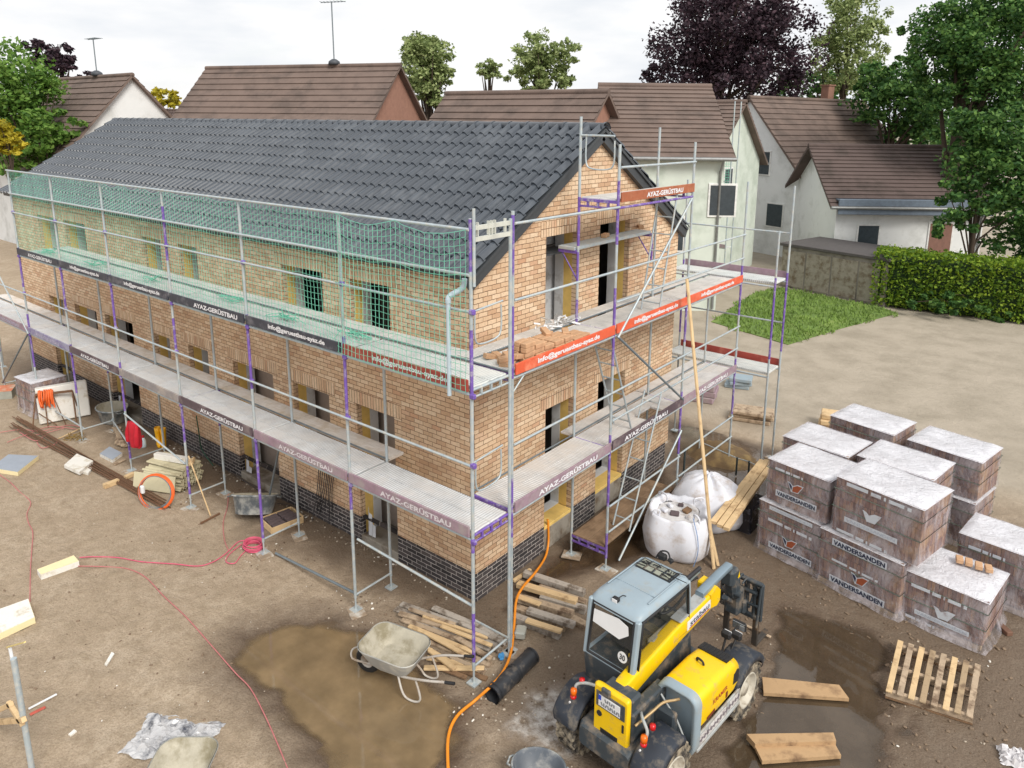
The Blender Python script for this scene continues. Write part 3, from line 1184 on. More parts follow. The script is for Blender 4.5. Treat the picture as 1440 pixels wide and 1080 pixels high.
# braces at the far end, leaning prop near the second opening
tubeo('diagonal_brace', sca, [(PX[6], -.04, 2.2), (PX[7], -.04, .3)], .021, GALVD)
tubeo('diagonal_brace', sca, [(PX[6] + .05, -.05, 2.2), (PX[7] + .9, -.05, 3.6)], .019)
tubeo('diagonal_brace', sca, [(PX[6], 0.05, .3), (PX[5], .05, .3)], .019)
tubeo('diagonal_brace', sca, [(PX[5], .7, .3), (PX[4], .0, .62)], .019)
tubeo('diagonal_brace', sca, [(-5.56, .75, 1.55), (-6.2, .78, .02)], .02, GALVD)
tubeo('diagonal_brace', sca, [(PX[4] + .02, -.03, 1.35), (PX[3] - .02, -.03, .95)], .019)
# end guards between the two corner uprights
for zb in (2.83, 4.83):
    h = .46
    p = [(-.0, .07, zb + h), (0, .07, zb + .1), (0, .17, zb), (0, .47, zb + .01), (0, .57, zb + .11), (0, .57, zb + h - .03)]
    MB().tube(spline(p, 4), .012, 6).tube([(0, 0, zb + h - .02), (0, .6, zb + h + .02)], .013, 6).build('end_guard', GALV, sca, True)
b = MB()
for z in (6.31, 6.17):
    b.box((.02, .37, z), (.03, .70, .055))
for y in (.1, .3, .36, .42, .62):
    b.box((.02, y, 6.29), (.035, .016, .17))
b.build('lattice_beam', mat('pale_alloy', srgb(206, 208, 200), .5, .2), sca, True)
# drain pipe hung on the net
PVC = mat('grey_pvc', srgb(176, 192, 202), 0.4, var=0.06)
b = MB()
b.tube([(-.30, -.09, 4.15), (-.30, -.09, 5.38)], .029, 12, cap=False)
b.tube(spline([(-.30, -.09, 5.37), (-.30, -.08, 5.43), (-.27, -.04, 5.47), (-.22, .02, 5.51), (-.18, .06, 5.56), (-.17, .07, 5.66)], 4), .035, 12)
b.tube([(-.30, -.09, 5.36), (-.30, -.09, 5.41)], .037, 12)
b.add([(-.30 + .026 * math.cos(t), -.09 + .026 * math.sin(t), 4.17) for t in [PI * q / 6 for q in range(12)]], [tuple(range(12))])
tag(b.build('drain_pipe', PVC), 'grey plastic drain pipe with a bend hanging before the net near the corner', 'pipe')

# safety net
NETM = mat('green_net', srgb(116, 196, 170), 0.6, var=0.2, scale=3)
NETL = mat('net_border', srgb(120, 190, 175), 0.6, var=0.1)


def netp(x, s):
    """s: 0 deck .. 1 top rail"""
    i = max(0, min(N - 2, next((j for j in range(N - 1) if PX[j + 1] <= x), N - 2)))
    t = (x - PX[i]) / (PX[i + 1] - PX[i])
    # the border rope hangs in two or three bows per bay
    k = 3 if i % 2 else 2
    sag = (.055 + .05 * abs(math.sin(i * 2.3 + 1))) * abs(math.sin(PI * t * k)) ** 1.2
    if i in (1, 4, 5, 6, 7):
        sag *= .45
    n1 = noise.noise(V((x * .8, s * 2, 3)))
    n2 = noise.noise(V((x * 2.2, s * 3, 9)))
    z = 4.26 + (ZT - .01 - 4.26) * s - sag * (s ** 2) - .05 * n2 * s * (1 - s) * 2 - .035 * (1 - abs(2 * s - 1)) * abs(math.sin(PI * t * 4 + i)) + .02 * noise.noise(V((x * 6, s * 9, 1)))
    q_ = smooth(-3.1, -2.2, x)
    y = .045 - .125 * q_ + .035 * n1 * (1 - abs(2 * s - 1)) - .02 * (1 - s)
    return V((x + .06 * n2 * s * (1 - s) + .018 * noise.noise(V((x * 5, s * 8, 6))), y, z))


b = MB()
ST = .088
x0, x1 = PX[0] - .01, PX[6]
nx_ = int((x0 - x1) / ST)
ns = 23
for i in range(nx_ + 1):
    x = x0 - (x0 - x1) * i / nx_
    b.tube([netp(x, s / 14) for s in range(15)], .0038, 3, cap=False, sm=False)
for j in range(ns + 1):
    s = j / ns
    b.tube([netp(x0 - (x0 - x1) * i / (nx_ // 2), s) for i in range(nx_ // 2 + 1)], .0062 if j == ns else 0.0038, 3, cap=False, sm=False, mi=1 if j == ns else 0)
b.build('safety_net', [NETM, NETL], sca, True)
# bunched net and cord lying on the upper deck
for x, y in ((-2.9, .45), (-4.6, .4), (-6.4, .5), (-9.3, .45), (-11.8, .4), (-14.2, .35)):
    b = MB()
    for q in range(5):
        b.tube(spline([(x + rnd.gauss(0, .22), y + rnd.gauss(0, .1), Z2 + .03 + rnd.random() * .08) for _ in range(5)], 4), .006, 4, cap=False)
    b.build('net_bunch', NETM, sca, True)

# --- gable side
PG = [[(1.85, 2.75), (4.2, 5.2), (5.6, 6.4)], [(1.2, 2.5), (3.7, 5.0), (5.7, 6.7), (.1, .7)], [(1.2, 2.5), (3.5, 4.6)], [(1.2, 2.5), (3.5, 4.6)]]
for i, y in enumerate(QY):
    upright(scg, .0, y, .22, (6.45, 7.25, 7.25, 6.4)[i], PG[i])
    upright(scg, -WI, y, .22, (Z2 - .06, 7.66, 7.5, Z2 - .06)[i], [(4.3, 4.7), (5.6, 6.4)] if i == 1 else [])
    lv = [Z1 - .06, Z2 - .06] + ([6.33] if i in (1, 2) else []) + ([.36] if i in (1, 2) else [])
    for z in lv:
        b = MB()
        b.box((-WI / 2, y, z + .03), (WI - .03, .035, .045))
        b.box((-WI / 2, y, z - .07), (WI - .03, .03, .03))
        for x in (-.18, -.37, -.56):
            b.box((x, y, z - .02), (.04, .025, .08))
        b.build('cross_beam', PURP, scg, True)
TG1 = [('plum', 'A', WHITE, .52), ('brown', 'A', WHITE, .45), ('plum', 'A', WHITE, .5)]
TG2 = [('orange', 'i', WHITE, .50), ('orange', 'i', WHITE, .52), ('orange', 'i', WHITE, .5)]
for i in range(3):
    a, b = QY[i], QY[i + 1]
    c, L = (a + b) / 2, b - a
    for lv, z in ((1, Z1), (2, Z2)):
        for x in (-.205, -.535):
            segs = [(c, L - .03)]
            if i == 1 and lv == 1 and x > -.3:
                segs = [(a + .72, 1.4), (b - .28, .52)]
            for cc, ll in segs:
                m = MB()
                m.box((x, cc, z - .025), (.315, ll, .05), bev=.006)
                for q in (-.157, .157):
                    m.box((x + q, cc, z - .012), (.012, ll, .034))
                m.build('deck_board', (PLYG if False else DECK_Y) if lv == 1 else DECK3, scg, True)
        if lv == 2 or i > 0:
            m = MB()
            m.box((-.90, c, z - .02 + .03 * (lv == 2)), (.26, L - .05, .04), bev=.006)
            m.build('deck_board', DECK3 if lv == 2 else DECK_Y, scg, True)
        tubeo('ledger', scg, [(0, a, z - .09), (0, b, z - .09)], .022)
        tubeo('ledger', scg, [(-WI - .03, a, z + .01), (-WI - .03, b, z + .01)], .014, GALVD)
        kd, tx, lm, tc = (TG1 if lv == 1 else TG2)[i]
        toe(scg, 'y', .05, a, b, z - .045, kd, tx, lm, tw=1.56 if tx == 'A' else 1.58, tc=tc)
    tubeo('guard_rail', scg, [(.035, a, Z1 + .98), (.035, b, Z1 + .98)], .019)
    tubeo('guard_rail', scg, [(.035, a, ZM), (.035, b, ZM)], .019)
    if i == 0:
        tubeo('guard_rail', scg, [(.03, a, 6.29), (.03, b, 6.29)], .02)
    if i >= 1:
        tubeo('guard_rail', scg, [(.03, a, Z1 + .48), (.03, b, Z1 + .48)], .019)
        tubeo('guard_rail', scg, [(.03, a, Z2 + .48), (.03, b, Z2 + .48)], .019)
        tubeo('guard_rail', scg, [(.03, a, 1.20), (.03, b, 1.15)], .019)
        tubeo('guard_rail', scg, [(.03, a, .72), (.03, b, .66)], .019)
# third level, small inner bracket platform, low platform
for x in (-.205, -.535):
    MB().box((x, (QY[1] + QY[2]) / 2, 6.38), (.315, QY[2] - QY[1] - .03, .05), bev=.006).build('deck_board', DECK3, scg, True)
    MB().box((x, (QY[1] + QY[2]) / 2 + .01, .415), (.325, QY[2] - QY[1] + .05, .045), bev=.005).build('deck_board', PLYD, scg, True)
toe(scg, 'y', .05, QY[1], QY[2], 6.36, 'rust', 'A', WHITE, tw=1.3, tc=.56)
tubeo('ledger', scg, [(0, QY[1], 6.27), (0, QY[2], 6.27)], .022, PURP)
tubeo('guard_rail', scg, [(.03, QY[1], 6.9), (.03, QY[2], 6.9)], .02)
tubeo('guard_rail', scg, [(-WI, QY[1], 7.37), (-.1, QY[1], 7.37)], .018)
p = [(-.62, QY[1], 7.36), (-.62, QY[1], 6.97), (-.52, QY[1], 6.86), (-.2, QY[1], 6.86), (-.1, QY[1], 6.97), (-.1, QY[1], 7.30)]
MB().tube(spline(p, 4), .013, 6).build('end_guard', GALV, scg, True)
b = MB()
b.box((-.925, 4.6, 5.55), (.33, 2.56, .055), bev=.006)
b.build('deck_board', GALV, scg, True)
for y in (3.36, 5.86):
    MB().box((-.92, y, 5.50), (.36, .04, .06)).tube([(-WI, y, 5.05), (-1.04, y, 5.48)], .012, 6).tube([(-WI + .01, y, 5.02), (-WI + .01, y, 5.5)], .02, 6).build('bracket', PURP, scg, True)
# braces
tubeo('diagonal_brace', scg, [(.05, 3.42, 4.20), (.05, 5.97, 2.35)], .021, GALVD)
tubeo('diagonal_brace', scg, [(.06, 3.42, 4.18), (.06, 5.85, 6.25)], .021)
tubeo('diagonal_brace', scg, [(.06, 3.72, .02), (.06, 5.95, 1.72)], .021)
tubeo('diagonal_brace', sca, [(.0, .02, .98), (.02, WI, .27)], .016)


def ladder(p0, p1, x0, x1, m=GALV, n=7):
    b = MB()
    p0, p1 = V(p0), V(p1)
    for x in (x0, x1):
        b.tube([(x, *p0), (x, *p1)], .018, 6)
    for i in range(n):
        q = p0.lerp(p1, (i + .5) / n)
        b.tube([(x0, *q), (x1, *q)], .013, 6)
    return b.build('ladder', m, scg, True)


ladder((4.28, 2.28), (3.42, 4.3), -.48, -.12)
ladder((4.05, .44), (5.02, 2.75), -.28, .06)
ladder((4.9, 4.3), (5.38, 6.4), -.36, .0)
# ================================================================== telehandler
YEL = mat('yellow_paint', srgb(236, 194, 12), 0.38, var=0.05, scale=3, dirt=srgb(186, 160, 84), damt=0.24, dscale=7)
CABG = mat('cab_grey_paint', srgb(146, 162, 172), 0.42, var=0.06, scale=3, dirt=srgb(150, 156, 156), damt=0.3, dscale=5)
CHAS = mat('chassis_grey', srgb(58, 66, 72), 0.6, var=0.14, scale=5, dirt=srgb(124, 112, 98), damt=0.46, dscale=5)
LGREY = mat('light_grey_paint', srgb(168, 172, 172), 0.5, var=0.08, dirt=srgb(140, 132, 122), damt=0.4, dscale=5)
BOOMG = mat('boom_steel', srgb(132, 150, 162), 0.35, 0.3, var=0.08, scale=4)
PLAS = mat('fender_plastic', srgb(42, 48, 58), 0.62, var=0.12, scale=6, dirt=srgb(108, 102, 94), damt=0.36, dscale=7)
BLK = mat('black_rubber', srgb(34, 34, 36), 0.7, var=0.15)
TYRE = mat('muddy_tyre', srgb(62, 58, 54), 0.9, var=0.2, scale=6, dirt=srgb(158, 146, 126), damt=0.62, dscale=7, bump=.3)
RIM = mat('pale_rim', srgb(192, 186, 172), 0.55, 0.1, var=0.1, dirt=srgb(140, 126, 108), damt=0.45, dscale=6)
REDL = mat('red_lens', srgb(196, 20, 24), 0.25, var=0.05)
ORL = mat('orange_lens', srgb(226, 104, 10), 0.25, var=0.05)
WPLATE = mat('white_plate', srgb(222, 224, 226), 0.45, var=0.04)
WORNW = mat('worn_white', srgb(206, 204, 202), 0.6, var=0.08, dirt=srgb(150, 140, 138), damt=0.5, dscale=14)
NAVY = mat('navy_print', srgb(32, 40, 74), 0.6, var=0.05)
REDP = mat('red_print', srgb(170, 60, 44), 0.6, var=0.1)
BLUEP = mat('blue_print', srgb(34, 70, 190), 0.5, var=0.05)
HYD = mat('hydraulic_hose', srgb(40, 40, 44), 0.5, var=0.1)
SEATM = mat('seat_cloth', srgb(60, 58, 58), 0.9)
CREAM = mat('cab_lining', srgb(150, 146, 132), 0.7)
gm = bpy.data.materials.new('cab_glass')
kk = NT(gm)
kk.b.inputs['Base Color'].default_value = srgb(60, 66, 64)
kk.b.inputs['Roughness'].default_value = 0.04
kk.b.inputs['Alpha'].default_value = 0.13
GLASS = gm
th = thing('telehandler', 'small yellow and grey telehandler with its boom towards the brick pallets', 'telehandler', (2.39, 1.05, 0), R(-5))


def ringprof(rects, ys, r, n=4, mi=0):
    """rounded rectangles (x0,x1,z0,z1) lofted along y"""
    out = []
    for (x0, x1, z0, z1), y in zip(rects, ys):
        rr = min(r, (x1 - x0) / 2.01, (z1 - z0) / 2.01)
        out.append([V(((x0 + x1) / 2 + a, y, (z0 + z1) / 2 + b)) for a, b in rrect(x1 - x0, z1 - z0, rr, n)])
    return out


# wheels
def wheel(x, y, out):
    Rw, W = .395, .27
    M = Matrix.Translation((x, y, Rw - .02)) @ Matrix.Rotation(PI / 2 * out, 4, 'Y') @ Matrix.Rotation(rnd.random(), 4, 'Z')
    b = MB()
    b.lathe([(.235, -W / 2), (.30, -W / 2 - .012), (.352, -W / 2 + .01), (.372, -W / 2 + .045), (.376, 0), (.372, W / 2 - .045), (.352, W / 2 - .01), (.30, W / 2 + .012), (.235, W / 2)], 40, M)
    for i in range(18):
        for sg in (1, -1):
            a = 2 * PI * (i + (.5 if sg < 0 else 0)) / 18
            Rz = Matrix.Rotation(a, 4, 'Z')
            L = MB().box((0, 0, 0), (.045, .062, .17), Matrix.Rotation(sg * .62, 3, 'X'), 0, .008)
            b.merge(L, M @ Rz @ Matrix.Translation((.372, 0, sg * .062)))
            b.merge(MB().box((0, 0, 0), (.07, .055, .03), None, 0, .008), M @ Rz @ Matrix.Translation((.345, sg * .0, sg * .132)))
    o = b.build('wheel', TYRE, th)
    b = MB()
    b.lathe([(.238, W / 2 - .0), (.232, W / 2 + .012), (.215, W / 2 + .006), (.20, W / 2 - .05), (.15, W / 2 - .085), (.14, W / 2 - .07), (.085, W / 2 - .06), (.08, W / 2 - .02), (.0, W / 2 - .015)], 28, M)
    for i in range(8):
        a = 2 * PI * i / 8
        p = M @ V((.112 * math.cos(a), .112 * math.sin(a), W / 2 - .075))
        q = M @ V((.112 * math.cos(a), .112 * math.sin(a), W / 2 - .05))
        b.tube([p, q], .012, 6)
    b.lathe([(.235, -W / 2), (.1, -W / 2 + .05), (0, -W / 2 + .05)], 20, M)
    b.build('rim', RIM, o)


WY = (-.98, .80)
for y in WY:
    for sx in (-1, 1):
        wheel(sx * .57, y, sx)
# mudguards
for i, y in enumerate(WY):
    for sx in (-1, 1):
        b = MB()
        a0, a1 = (R(62), R(158)) if i == 0 else (R(28), R(146))
        rings = []
        n = 12
        for q in range(n + 1):
            a = a0 + (a1 - a0) * q / n
            e = .02 if q in (0, n) else 0.0
            rr = .455 + (.03 * math.sin(PI * q / n))
            c = V((sx * .57, y, .375))
            d = V((0, math.cos(a), math.sin(a)))
            hw = .165 if q in (0, n) else .185
            rings.append([c + V((sx * dx, 0, 0)) + d * (rr + dr - e) for dx, dr in ((-hw, -.03), (-hw, 0), (-hw + .03, .02), (hw - .03, .02), (hw, -.005), (hw, -.07), (hw - .012, -.07), (hw - .012, -.02))])
        b.loft(rings)
        b.build('mudguard', PLAS, th)
# chassis, axles, side plates
b = MB()
b.box((0, -.25, .52), (.62, 1.9, .34), bev=.03)
b.box((0, -.98, .40), (.9, .14, .14), bev=.02)
b.box((0, .55, .40), (.9, .14, .14), bev=.02)
b.box((.22, -.86, .86), (.14, .70, .42), bev=.02)
b.box((-.20, -.86, .80), (.12, .66, .3), bev=.02)
b.box((.40, -.72, .62), (.30, .10, .62), bev=.02)
b.build('chassis', CHAS, th)
# counterweight with yellow rear panel
b = MB()
b.loft(ringprof([(-.30, .40, .42, .66), (-.33, .42, .40, .70), (-.33, .42, .40, .70)], [-1.36, -1.30, -1.06], .05))
b.shift((-.05, 0, .0)).build('bumper', CHAS, th)
b = MB()
b.loft(ringprof([(-.135, .315, .68, 1.27), (-.15, .33, .66, 1.30), (-.15, .33, .66, 1.29), (-.13, .31, .70, 1.27)], [-1.30, -1.28, -1.24, -1.21], .035))
rp = b.shift((-.05, 0, .0)).build('rear_panel', YEL, th)
b = MB()
b.box((.09, -1.303, 1.12), (.40, .012, .20), bev=.004)
b.box((.03, -1.31, 1.26), (.12, .05, .09), bev=.015)
b.shift((-.05, 0, .0)).build('plate_frame', CHAS, rp)
b = MB()
b.box((.08, -1.312, 1.115), (.30, .008, .145), bev=.002)
pp = b.shift((-.05, 0, .0)).build('number_plate', WPLATE, rp)
b = MB()
b.box((-.05, -1.318, 1.155), (.036, .004, .06))
b.shift((-.05, 0, .0)).build('plate_band', BLUEP, rp)
MB().cyl((-.11, -1.31, .93), (-.11, -1.296, .93), .035, 14).build('fuel_cap', BLK, rp)
MB().box((.22, -1.303, .92), (.025, .01, .10)).build('latch', BLK, rp)
b = MB()
b.box((.03, -1.3015, .72), (.24, .006, .06))
for i in range(9):
    b.box((-.07 + .025 * i, -1.306, .72), (.012, .008, .05))
b.build('vent', BLK, rp)
b = MB()
for i in range(9):
    b.box((-.02 + .03 * i, -1.318, 1.085 + .0), (.016, .003, .045), Matrix.Rotation(.2 * ((i * 7) % 5 - 2), 3, 'Y'))
for i in range(5):
    b.box((.03 + .03 * i, -1.318, 1.15), (.016, .003, .04), Matrix.Rotation(.2 * ((i * 3) % 5 - 2), 3, 'Y'))
b.shift((-.05, 0, .0)).build('plate_marks', mat('plate_grey', srgb(120, 124, 130), .6), rp)
MB().box((.05, -1.10, .95), (.42, .22, .56), bev=.03).build('counterweight', CHAS, th)
# rear lamps on brackets
for sx, xx in ((-1, -.50), (1, .50)):
    b = MB()
    b.tube(spline([(sx * .2 + .05, -1.0, .98), (xx - sx * .12, -1.16, 1.07), (xx, -1.24, 1.04), (xx, -1.26, .96)], 4), .018, 7)
    o = b.build('lamp_bracket', LGREY, th)
    MB().lathe([(0, -.05), (.036, -.045), (.04, 0), (.036, .03), (0, .04)], 12, Matrix.Translation((xx, -1.295, .98))).build('indicator_lamp', ORL, o)
    MB().lathe([(0, -.04), (.037, -.03), (.038, .0), (0, .012)], 12, Matrix.Translation((xx, -1.30, .925))).build('tail_lamp', REDL, o)
    MB().lathe([(0, -.03), (.034, -.025), (.034, .025), (0, .034)], 12, Matrix.Translation((xx + .03, -1.18, 1.07))).build('tail_lamp', REDL, o)
    MB().cyl((xx - .01, -1.345, .86), (xx - .01, -1.36, .86), .012, 8).build('reflector', WPLATE, o)
# hood on the right with grey end frame, skirt, grille, handle, vent
b = MB()
rects, ys = [], []
for y, x0, x1, z1 in ((-.52, .23, .735, 1.13), (-.49, .225, .745, 1.145), (0, .225, .755, 1.14), (.30, .23, .75, 1.10), (.46, .25, .72, 1.03), (.52, .29, .67, .96)):
    rects.append((x0, x1, .66, z1))
    ys.append(y)
b.loft(ringprof(rects, ys, .10, 5))
hood = b.build('hood', YEL, th)
b = MB()
out = rrect(.54, .78, .13, 5)
inn = rrect(.43, .70, .11, 5)
for (y0, y1) in ((-.62, -.502),):
    ro = [V((.485 + a, y1, .775 + c)) for a, c in out]
    ro2 = [V((.485 + a, y0, .765 + c)) for a, c in out]
    ri2 = [V((.485 + a, y0, .765 + c)) for a, c in inn]
    ri = [V((.485 + a, y1 - .02, .775 + c)) for a, c in inn]
    b.loft([ro, ro2, ri2, ri], False, True)
b.build('hood_end_frame', CABG, th)
MB().box((.475, -.50, .72), (.44, .02, .68)).build('bulkhead', CHAS, th)
MB().tube([(.30, -.66, 1.02), (.52, -.64, .78), (.68, -.62, .48)], .012, 6).build('stay_rod', LGREY, th)
b = MB()
b.box((.735, -.02, .55), (.03, 1.02, .19), bev=.01)
b.box((.725, -.02, .43), (.06, 1.04, .05), bev=.01)
sk = b.build('side_skirt', LGREY, th)
b = MB()
for i, (s0, ln) in enumerate(((-.50, .16), (-.30, .42), (.22, .2))):
    b.box((.752, s0 + ln / 2, .55), (.004, ln, .12))
b.build('skirt_sticker', WORNW, sk)
b = MB()
for i in range(13):
    b.box((.756, -.46 + i * .075, .55), (.003, .03, .06), Matrix.Rotation(.3 * ((i * 5) % 4 - 1.5), 3, 'X'))
b.box((.7555, -.02, .55), (.0015, .98, .02))
b.build('skirt_marks', mat('sticker_grey', srgb(120, 112, 118), .6), sk)
b = MB()
text(b, 'KRAMER', (.7575, -.06, .90), (0, 1, 0), (0, 0, 1), .34, .062, .01)
b.build('lettering', REDP, hood)
DRP = mat('dark_red_print', srgb(112, 52, 30), .6)
MB().box((.7565, -.27, .765), (.004, .18, .035), Matrix.Rotation(.06, 3, 'X')).build('sticker', DRP, hood)
MB().box((.7575, .10, .80), (.004, .045, .075)).build('sticker', DRP, hood)
b = MB()
b.prism([(-.07, -.07), (.05, -.09), (.075, -.02), (.06, .08), (-.06, .07)], (0, .012), Matrix.Translation((.742, .33, .90)) @ Matrix(((0, 0, 1, 0), (1, 0, 0, 0), (0, 1, 0, 0), (0, 0, 0, 1))))
b.build('side_vent', BLK, hood)
b = MB()
b.box((.47, .30, 1.108), (.40, .17, .02), Matrix.Rotation(-.16, 3, 'X'))
for i in range(8):
    b.box((.31 + i * .045, .305, 1.116), (.012, .15, .02), Matrix.Rotation(-.16, 3, 'X'))
b.build('grille', BLK, hood)
MB().tube(spline([(.40, -.02, 1.145), (.40, -.02, 1.18), (.48, -.04, 1.185), (.50, -.04, 1.145)], 4), .014, 6).build('hood_handle', BLK, hood)
# boom
b = MB()
b.loft(ringprof([(.03, .20, 1.04, 1.28), (.03, .20, 1.07, 1.33), (.03, .195, 1.20, 1.45), (.03, .19, 1.26, 1.50)], [-1.12, -.85, .1, 1.02], .025, 2))
b.box((.11, -1.02, 1.12), (.22, .26, .24), bev=.04)
b.prism([(.86, 1.30), (1.02, 1.26), (1.10, 1.30), (1.10, 1.46), (1.0, 1.56), (.84, 1.50)], (.02, .205), Matrix(((0, 0, 1, 0), (1, 0, 0, 0), (0, 1, 0, 0), (0, 0, 0, 1))))
b.box((-.01, 1.02, 1.50), (.12, .18, .12), bev=.02)
boom = b.shift((-.12, 0, -.06)).build('boom', YEL, th)
b = MB()
b.box((.112, .42, 1.493), (.16, .62, .012), Matrix.Rotation(.052, 3, 'X'), bev=.004)
b.shift((-.12, 0, -.06)).build('boom_cover', LGREY, boom)
b = MB()
b.loft(ringprof([(.045, .165, 1.50, 1.58), (.045, .165, 1.545, 1.62), (.05, .16, 1.55, 1.63)], [.70, 1.2, 1.50], .015, 2))
b.shift((-.12, 0, -.06)).build('inner_boom', BOOMG, boom)
b = MB()
b.box((.196, .58, 1.355), (.004, .62, .13), Matrix.Rotation(.052, 3, 'X'))
b.shift((-.12, 0, -.06)).build('boom_sticker', WPLATE, boom)
b = MB()
text(b, 'stabau', (.2005, .58, 1.36), (0, 1, .052), (0, -.052, 1), .48, .085, .015)
b.shift((-.12, 0, -.06)).build('lettering', NAVY, boom)
MB().box((.2, .57, 1.302), (.004, .5, .01), Matrix.Rotation(.052, 3, 'X')).shift((-.12, 0, -.06)).build('underline', REDP, boom)
b = MB()
for i in range(3):
    b.tube(spline([(-.10 - .03 * i, 1.0, 1.55), (-.13 - .03 * i, .55, 1.60 + .02 * i), (-.14, .18, 1.58), (-.06, .05, 1.52), (.0, .25, 1.53), (-.03, .6, 1.56)], 5), .018, 7)
b.tube([(-.13, .45, 1.62), (-.10, 1.05, 1.67)], .03, 8)
b.shift((-.12, 0, -.06)).build('hydraulic_hose', HYD, boom)
MB().box((-.115, .74, 1.60), (.05, .62, .03), Matrix.Rotation(.07, 3, 'X')).shift((-.12, 0, -.06)).build('hose_tray', BOOMG, boom)
# boom head and fork carriage
b = MB()
b.box((.07, 1.68, 1.50), (.20, .22, .26), bev=.04)
b.box((.07, 1.80, 1.28), (.17, .22, .34), Matrix.Rotation(.3, 3, 'X'), bev=.04)
b.box((.07, 1.88, 1.02), (.22, .20, .40), bev=.03)
b.tube([(-.06, 1.76, 1.20), (.22, 1.76, 1.20)], .04, 10)
b.tube([(.07, 1.55, 1.22), (.07, 1.85, .98)], .035, 8)
b.shift((-.10, -.10, -.17)).build('boom_head', CHAS, boom)
MB().prism([(0, 0), (.06, .0), (.03, .09)], (0, .004), Matrix.Translation((.175, 1.72, 1.48)) @ Matrix(((0, 0, 1, 0), (1, 0, 0, 0), (0, 1, 0, 0), (0, 0, 0, 1)))).shift((-.10, -.10, -.17)).build('warning_triangle', YEL, boom)
b = MB()
for z in (1.32, .78):
    b.beam((-.20, 2.02, z), (.42, 2.02, z), .06, .07, bev=.012)
for x in (-.20, -.04, .20, .31, .42):
    b.beam((x, 2.02, .75), (x, 2.02, 1.34), .045, .05, V((0, 1, 0)), bev=.01)
b.tube([(-.22, 1.96, 1.36), (.44, 1.96, 1.36)], .024, 8)
b.tube([(.42, 1.98, 1.35), (.42, 1.90, .72)], .02, 8)
for q in range(4):
    b.tube(spline([(-.02 + .07 * q, 1.84, 1.34), (-.06 + .09 * q, 1.98, 1.46 - .03 * q), (-.10 + .13 * q, 2.02, 1.20), (-.04 + .1 * q, 1.97, .92)], 4), .014, 5)
b.box((.06, 1.96, .92), (.34, .12, .22), bev=.03)
b.tube([(-.14, 1.99, 1.18), (.36, 1.99, 1.18)], .03, 8)
b.tube([(-.2, 1.99, .98), (.42, 1.99, .98)], .022, 8)
carr = b.shift((-.10, -.10, -.17)).build('fork_carriage', CHAS, th)
for x in (-.12, .34):
    b = MB()
    b.box((x, 2.07, .76), (.09, .045, .95), bev=.01)
    b.box((x, 2.28, .31), (.085, .42, .038), bev=.01)
    b.shift((-.10, -.10, -.17)).build('fork', mat('worn_fork_steel', srgb(74, 70, 66), .55, .4, dirt=srgb(140, 112, 84), damt=.4), carr)
# front work lamps and mirrors
for x, y, z in ((.46, .90, .98), (.36, .80, 1.0)):
    b = MB()
    b.tube([(x, .70, .80), (x, y, z)], .016, 6)
    b.box((x, y, z + .02), (.13, .08, .10), bev=.02)
    o = b.build('lamp_bracket', BLK, th)
    MB().box((x, y + .044, z + .02), (.10, .01, .07)).build('work_lamp', WPLATE, o)
for (x, y, z, w_, h_) in ((-.82, .55, 1.62, .12, .2), (.42, 1.02, 1.06, .20, .13)):
    b = MB()
    b.tube([(x * .8, y - .15, z - .12), (x, y, z)], .013, 6)
    b.box((x, y + .02, z), (w_, .05, h_), bev=.02)
    o = b.build('mirror', BLK, th)
    MB().box((x, y - .008, z), (w_ - .03, .006, h_ - .03)).build('mirror_glass', mat('mirror_glass', srgb(176, 180, 182), .08, .8), o)
# ---- cab
X0, X1 = -.70, .055
YB_, YF_ = -.86, .40


def cabring(z, x0, x1, y0, y1, r):
    return [V(((x0 + x1) / 2 + a, (y0 + y1) / 2 + c, z)) for a, c in rrect(x1 - x0, y1 - y0, r, 4)]


b = MB()
b.loft([cabring(.46, -.62, .02, -.72, .50, .06), cabring(.62, -.68, .05, -.84, .52, .06), cabring(1.16, X0, X1, -.90, .44, .06), cabring(1.20, X0, X1, -.90, .43, .06)])
cab = b.build('cab', CHAS, th)
# roof shell
b = MB()
b.loft([cabring(1.85, X0 + .005, X1 - .005, -.81, .35, .09), cabring(1.90, X0 + .01, X1 - .01, -.795, .355, .09), cabring(1.95, X0 + .04, X1 - .04, -.72, .32, .09), cabring(1.965, X0 + .10, X1 - .10, -.58, .27, .08), cabring(1.972, X0 + .16, X1 - .16, -.5, .22, .06)])
roof = b.build('cab_roof', CABG, th)
b = MB()
for y, w_ in ((.13, .24),):
    b.box(((X0 + X1) / 2, y, 1.974), (.52, w_, .014), bev=.005)
sk = b.build('roof_hatch', BLK, roof)
b = MB()
for i in range(4):
    for j in range(2):
        b.box((X0 + .17 + i * .125, .075 + j * .105, 1.984), (.098, .082, .006), Matrix.Rotation(.06 * rnd.uniform(-1, 1), 3, 'Z'))
b.build('hatch_pane', mat('dusty_pane', srgb(150, 154, 140), .4, dirt=srgb(90, 92, 88), damt=.45, dscale=9), sk)
b = MB()
for q in range(9):
    p_ = V((rnd.uniform(X0 + .16, X1 - .16), rnd.uniform(.04, .22), 1.995))
    b.tube(spline([p_, p_ + V((rnd.gauss(0, .05), rnd.gauss(0, .03), .012)), p_ + V((rnd.gauss(0, .12), rnd.gauss(0, .05), .002))], 3), .007, 4)
b.build('hatch_cable', BLK, roof)
b = MB()
for q in range(5):
    a_ = X0 + .12 + .125 * q
    b.box((a_, .13, 1.986), (.014, .22, .012))
b.box(((X0 + X1) / 2, .13, 1.986), (.50, .014, .012))
b.build('hatch_frame', CHAS, roof)
b = MB()
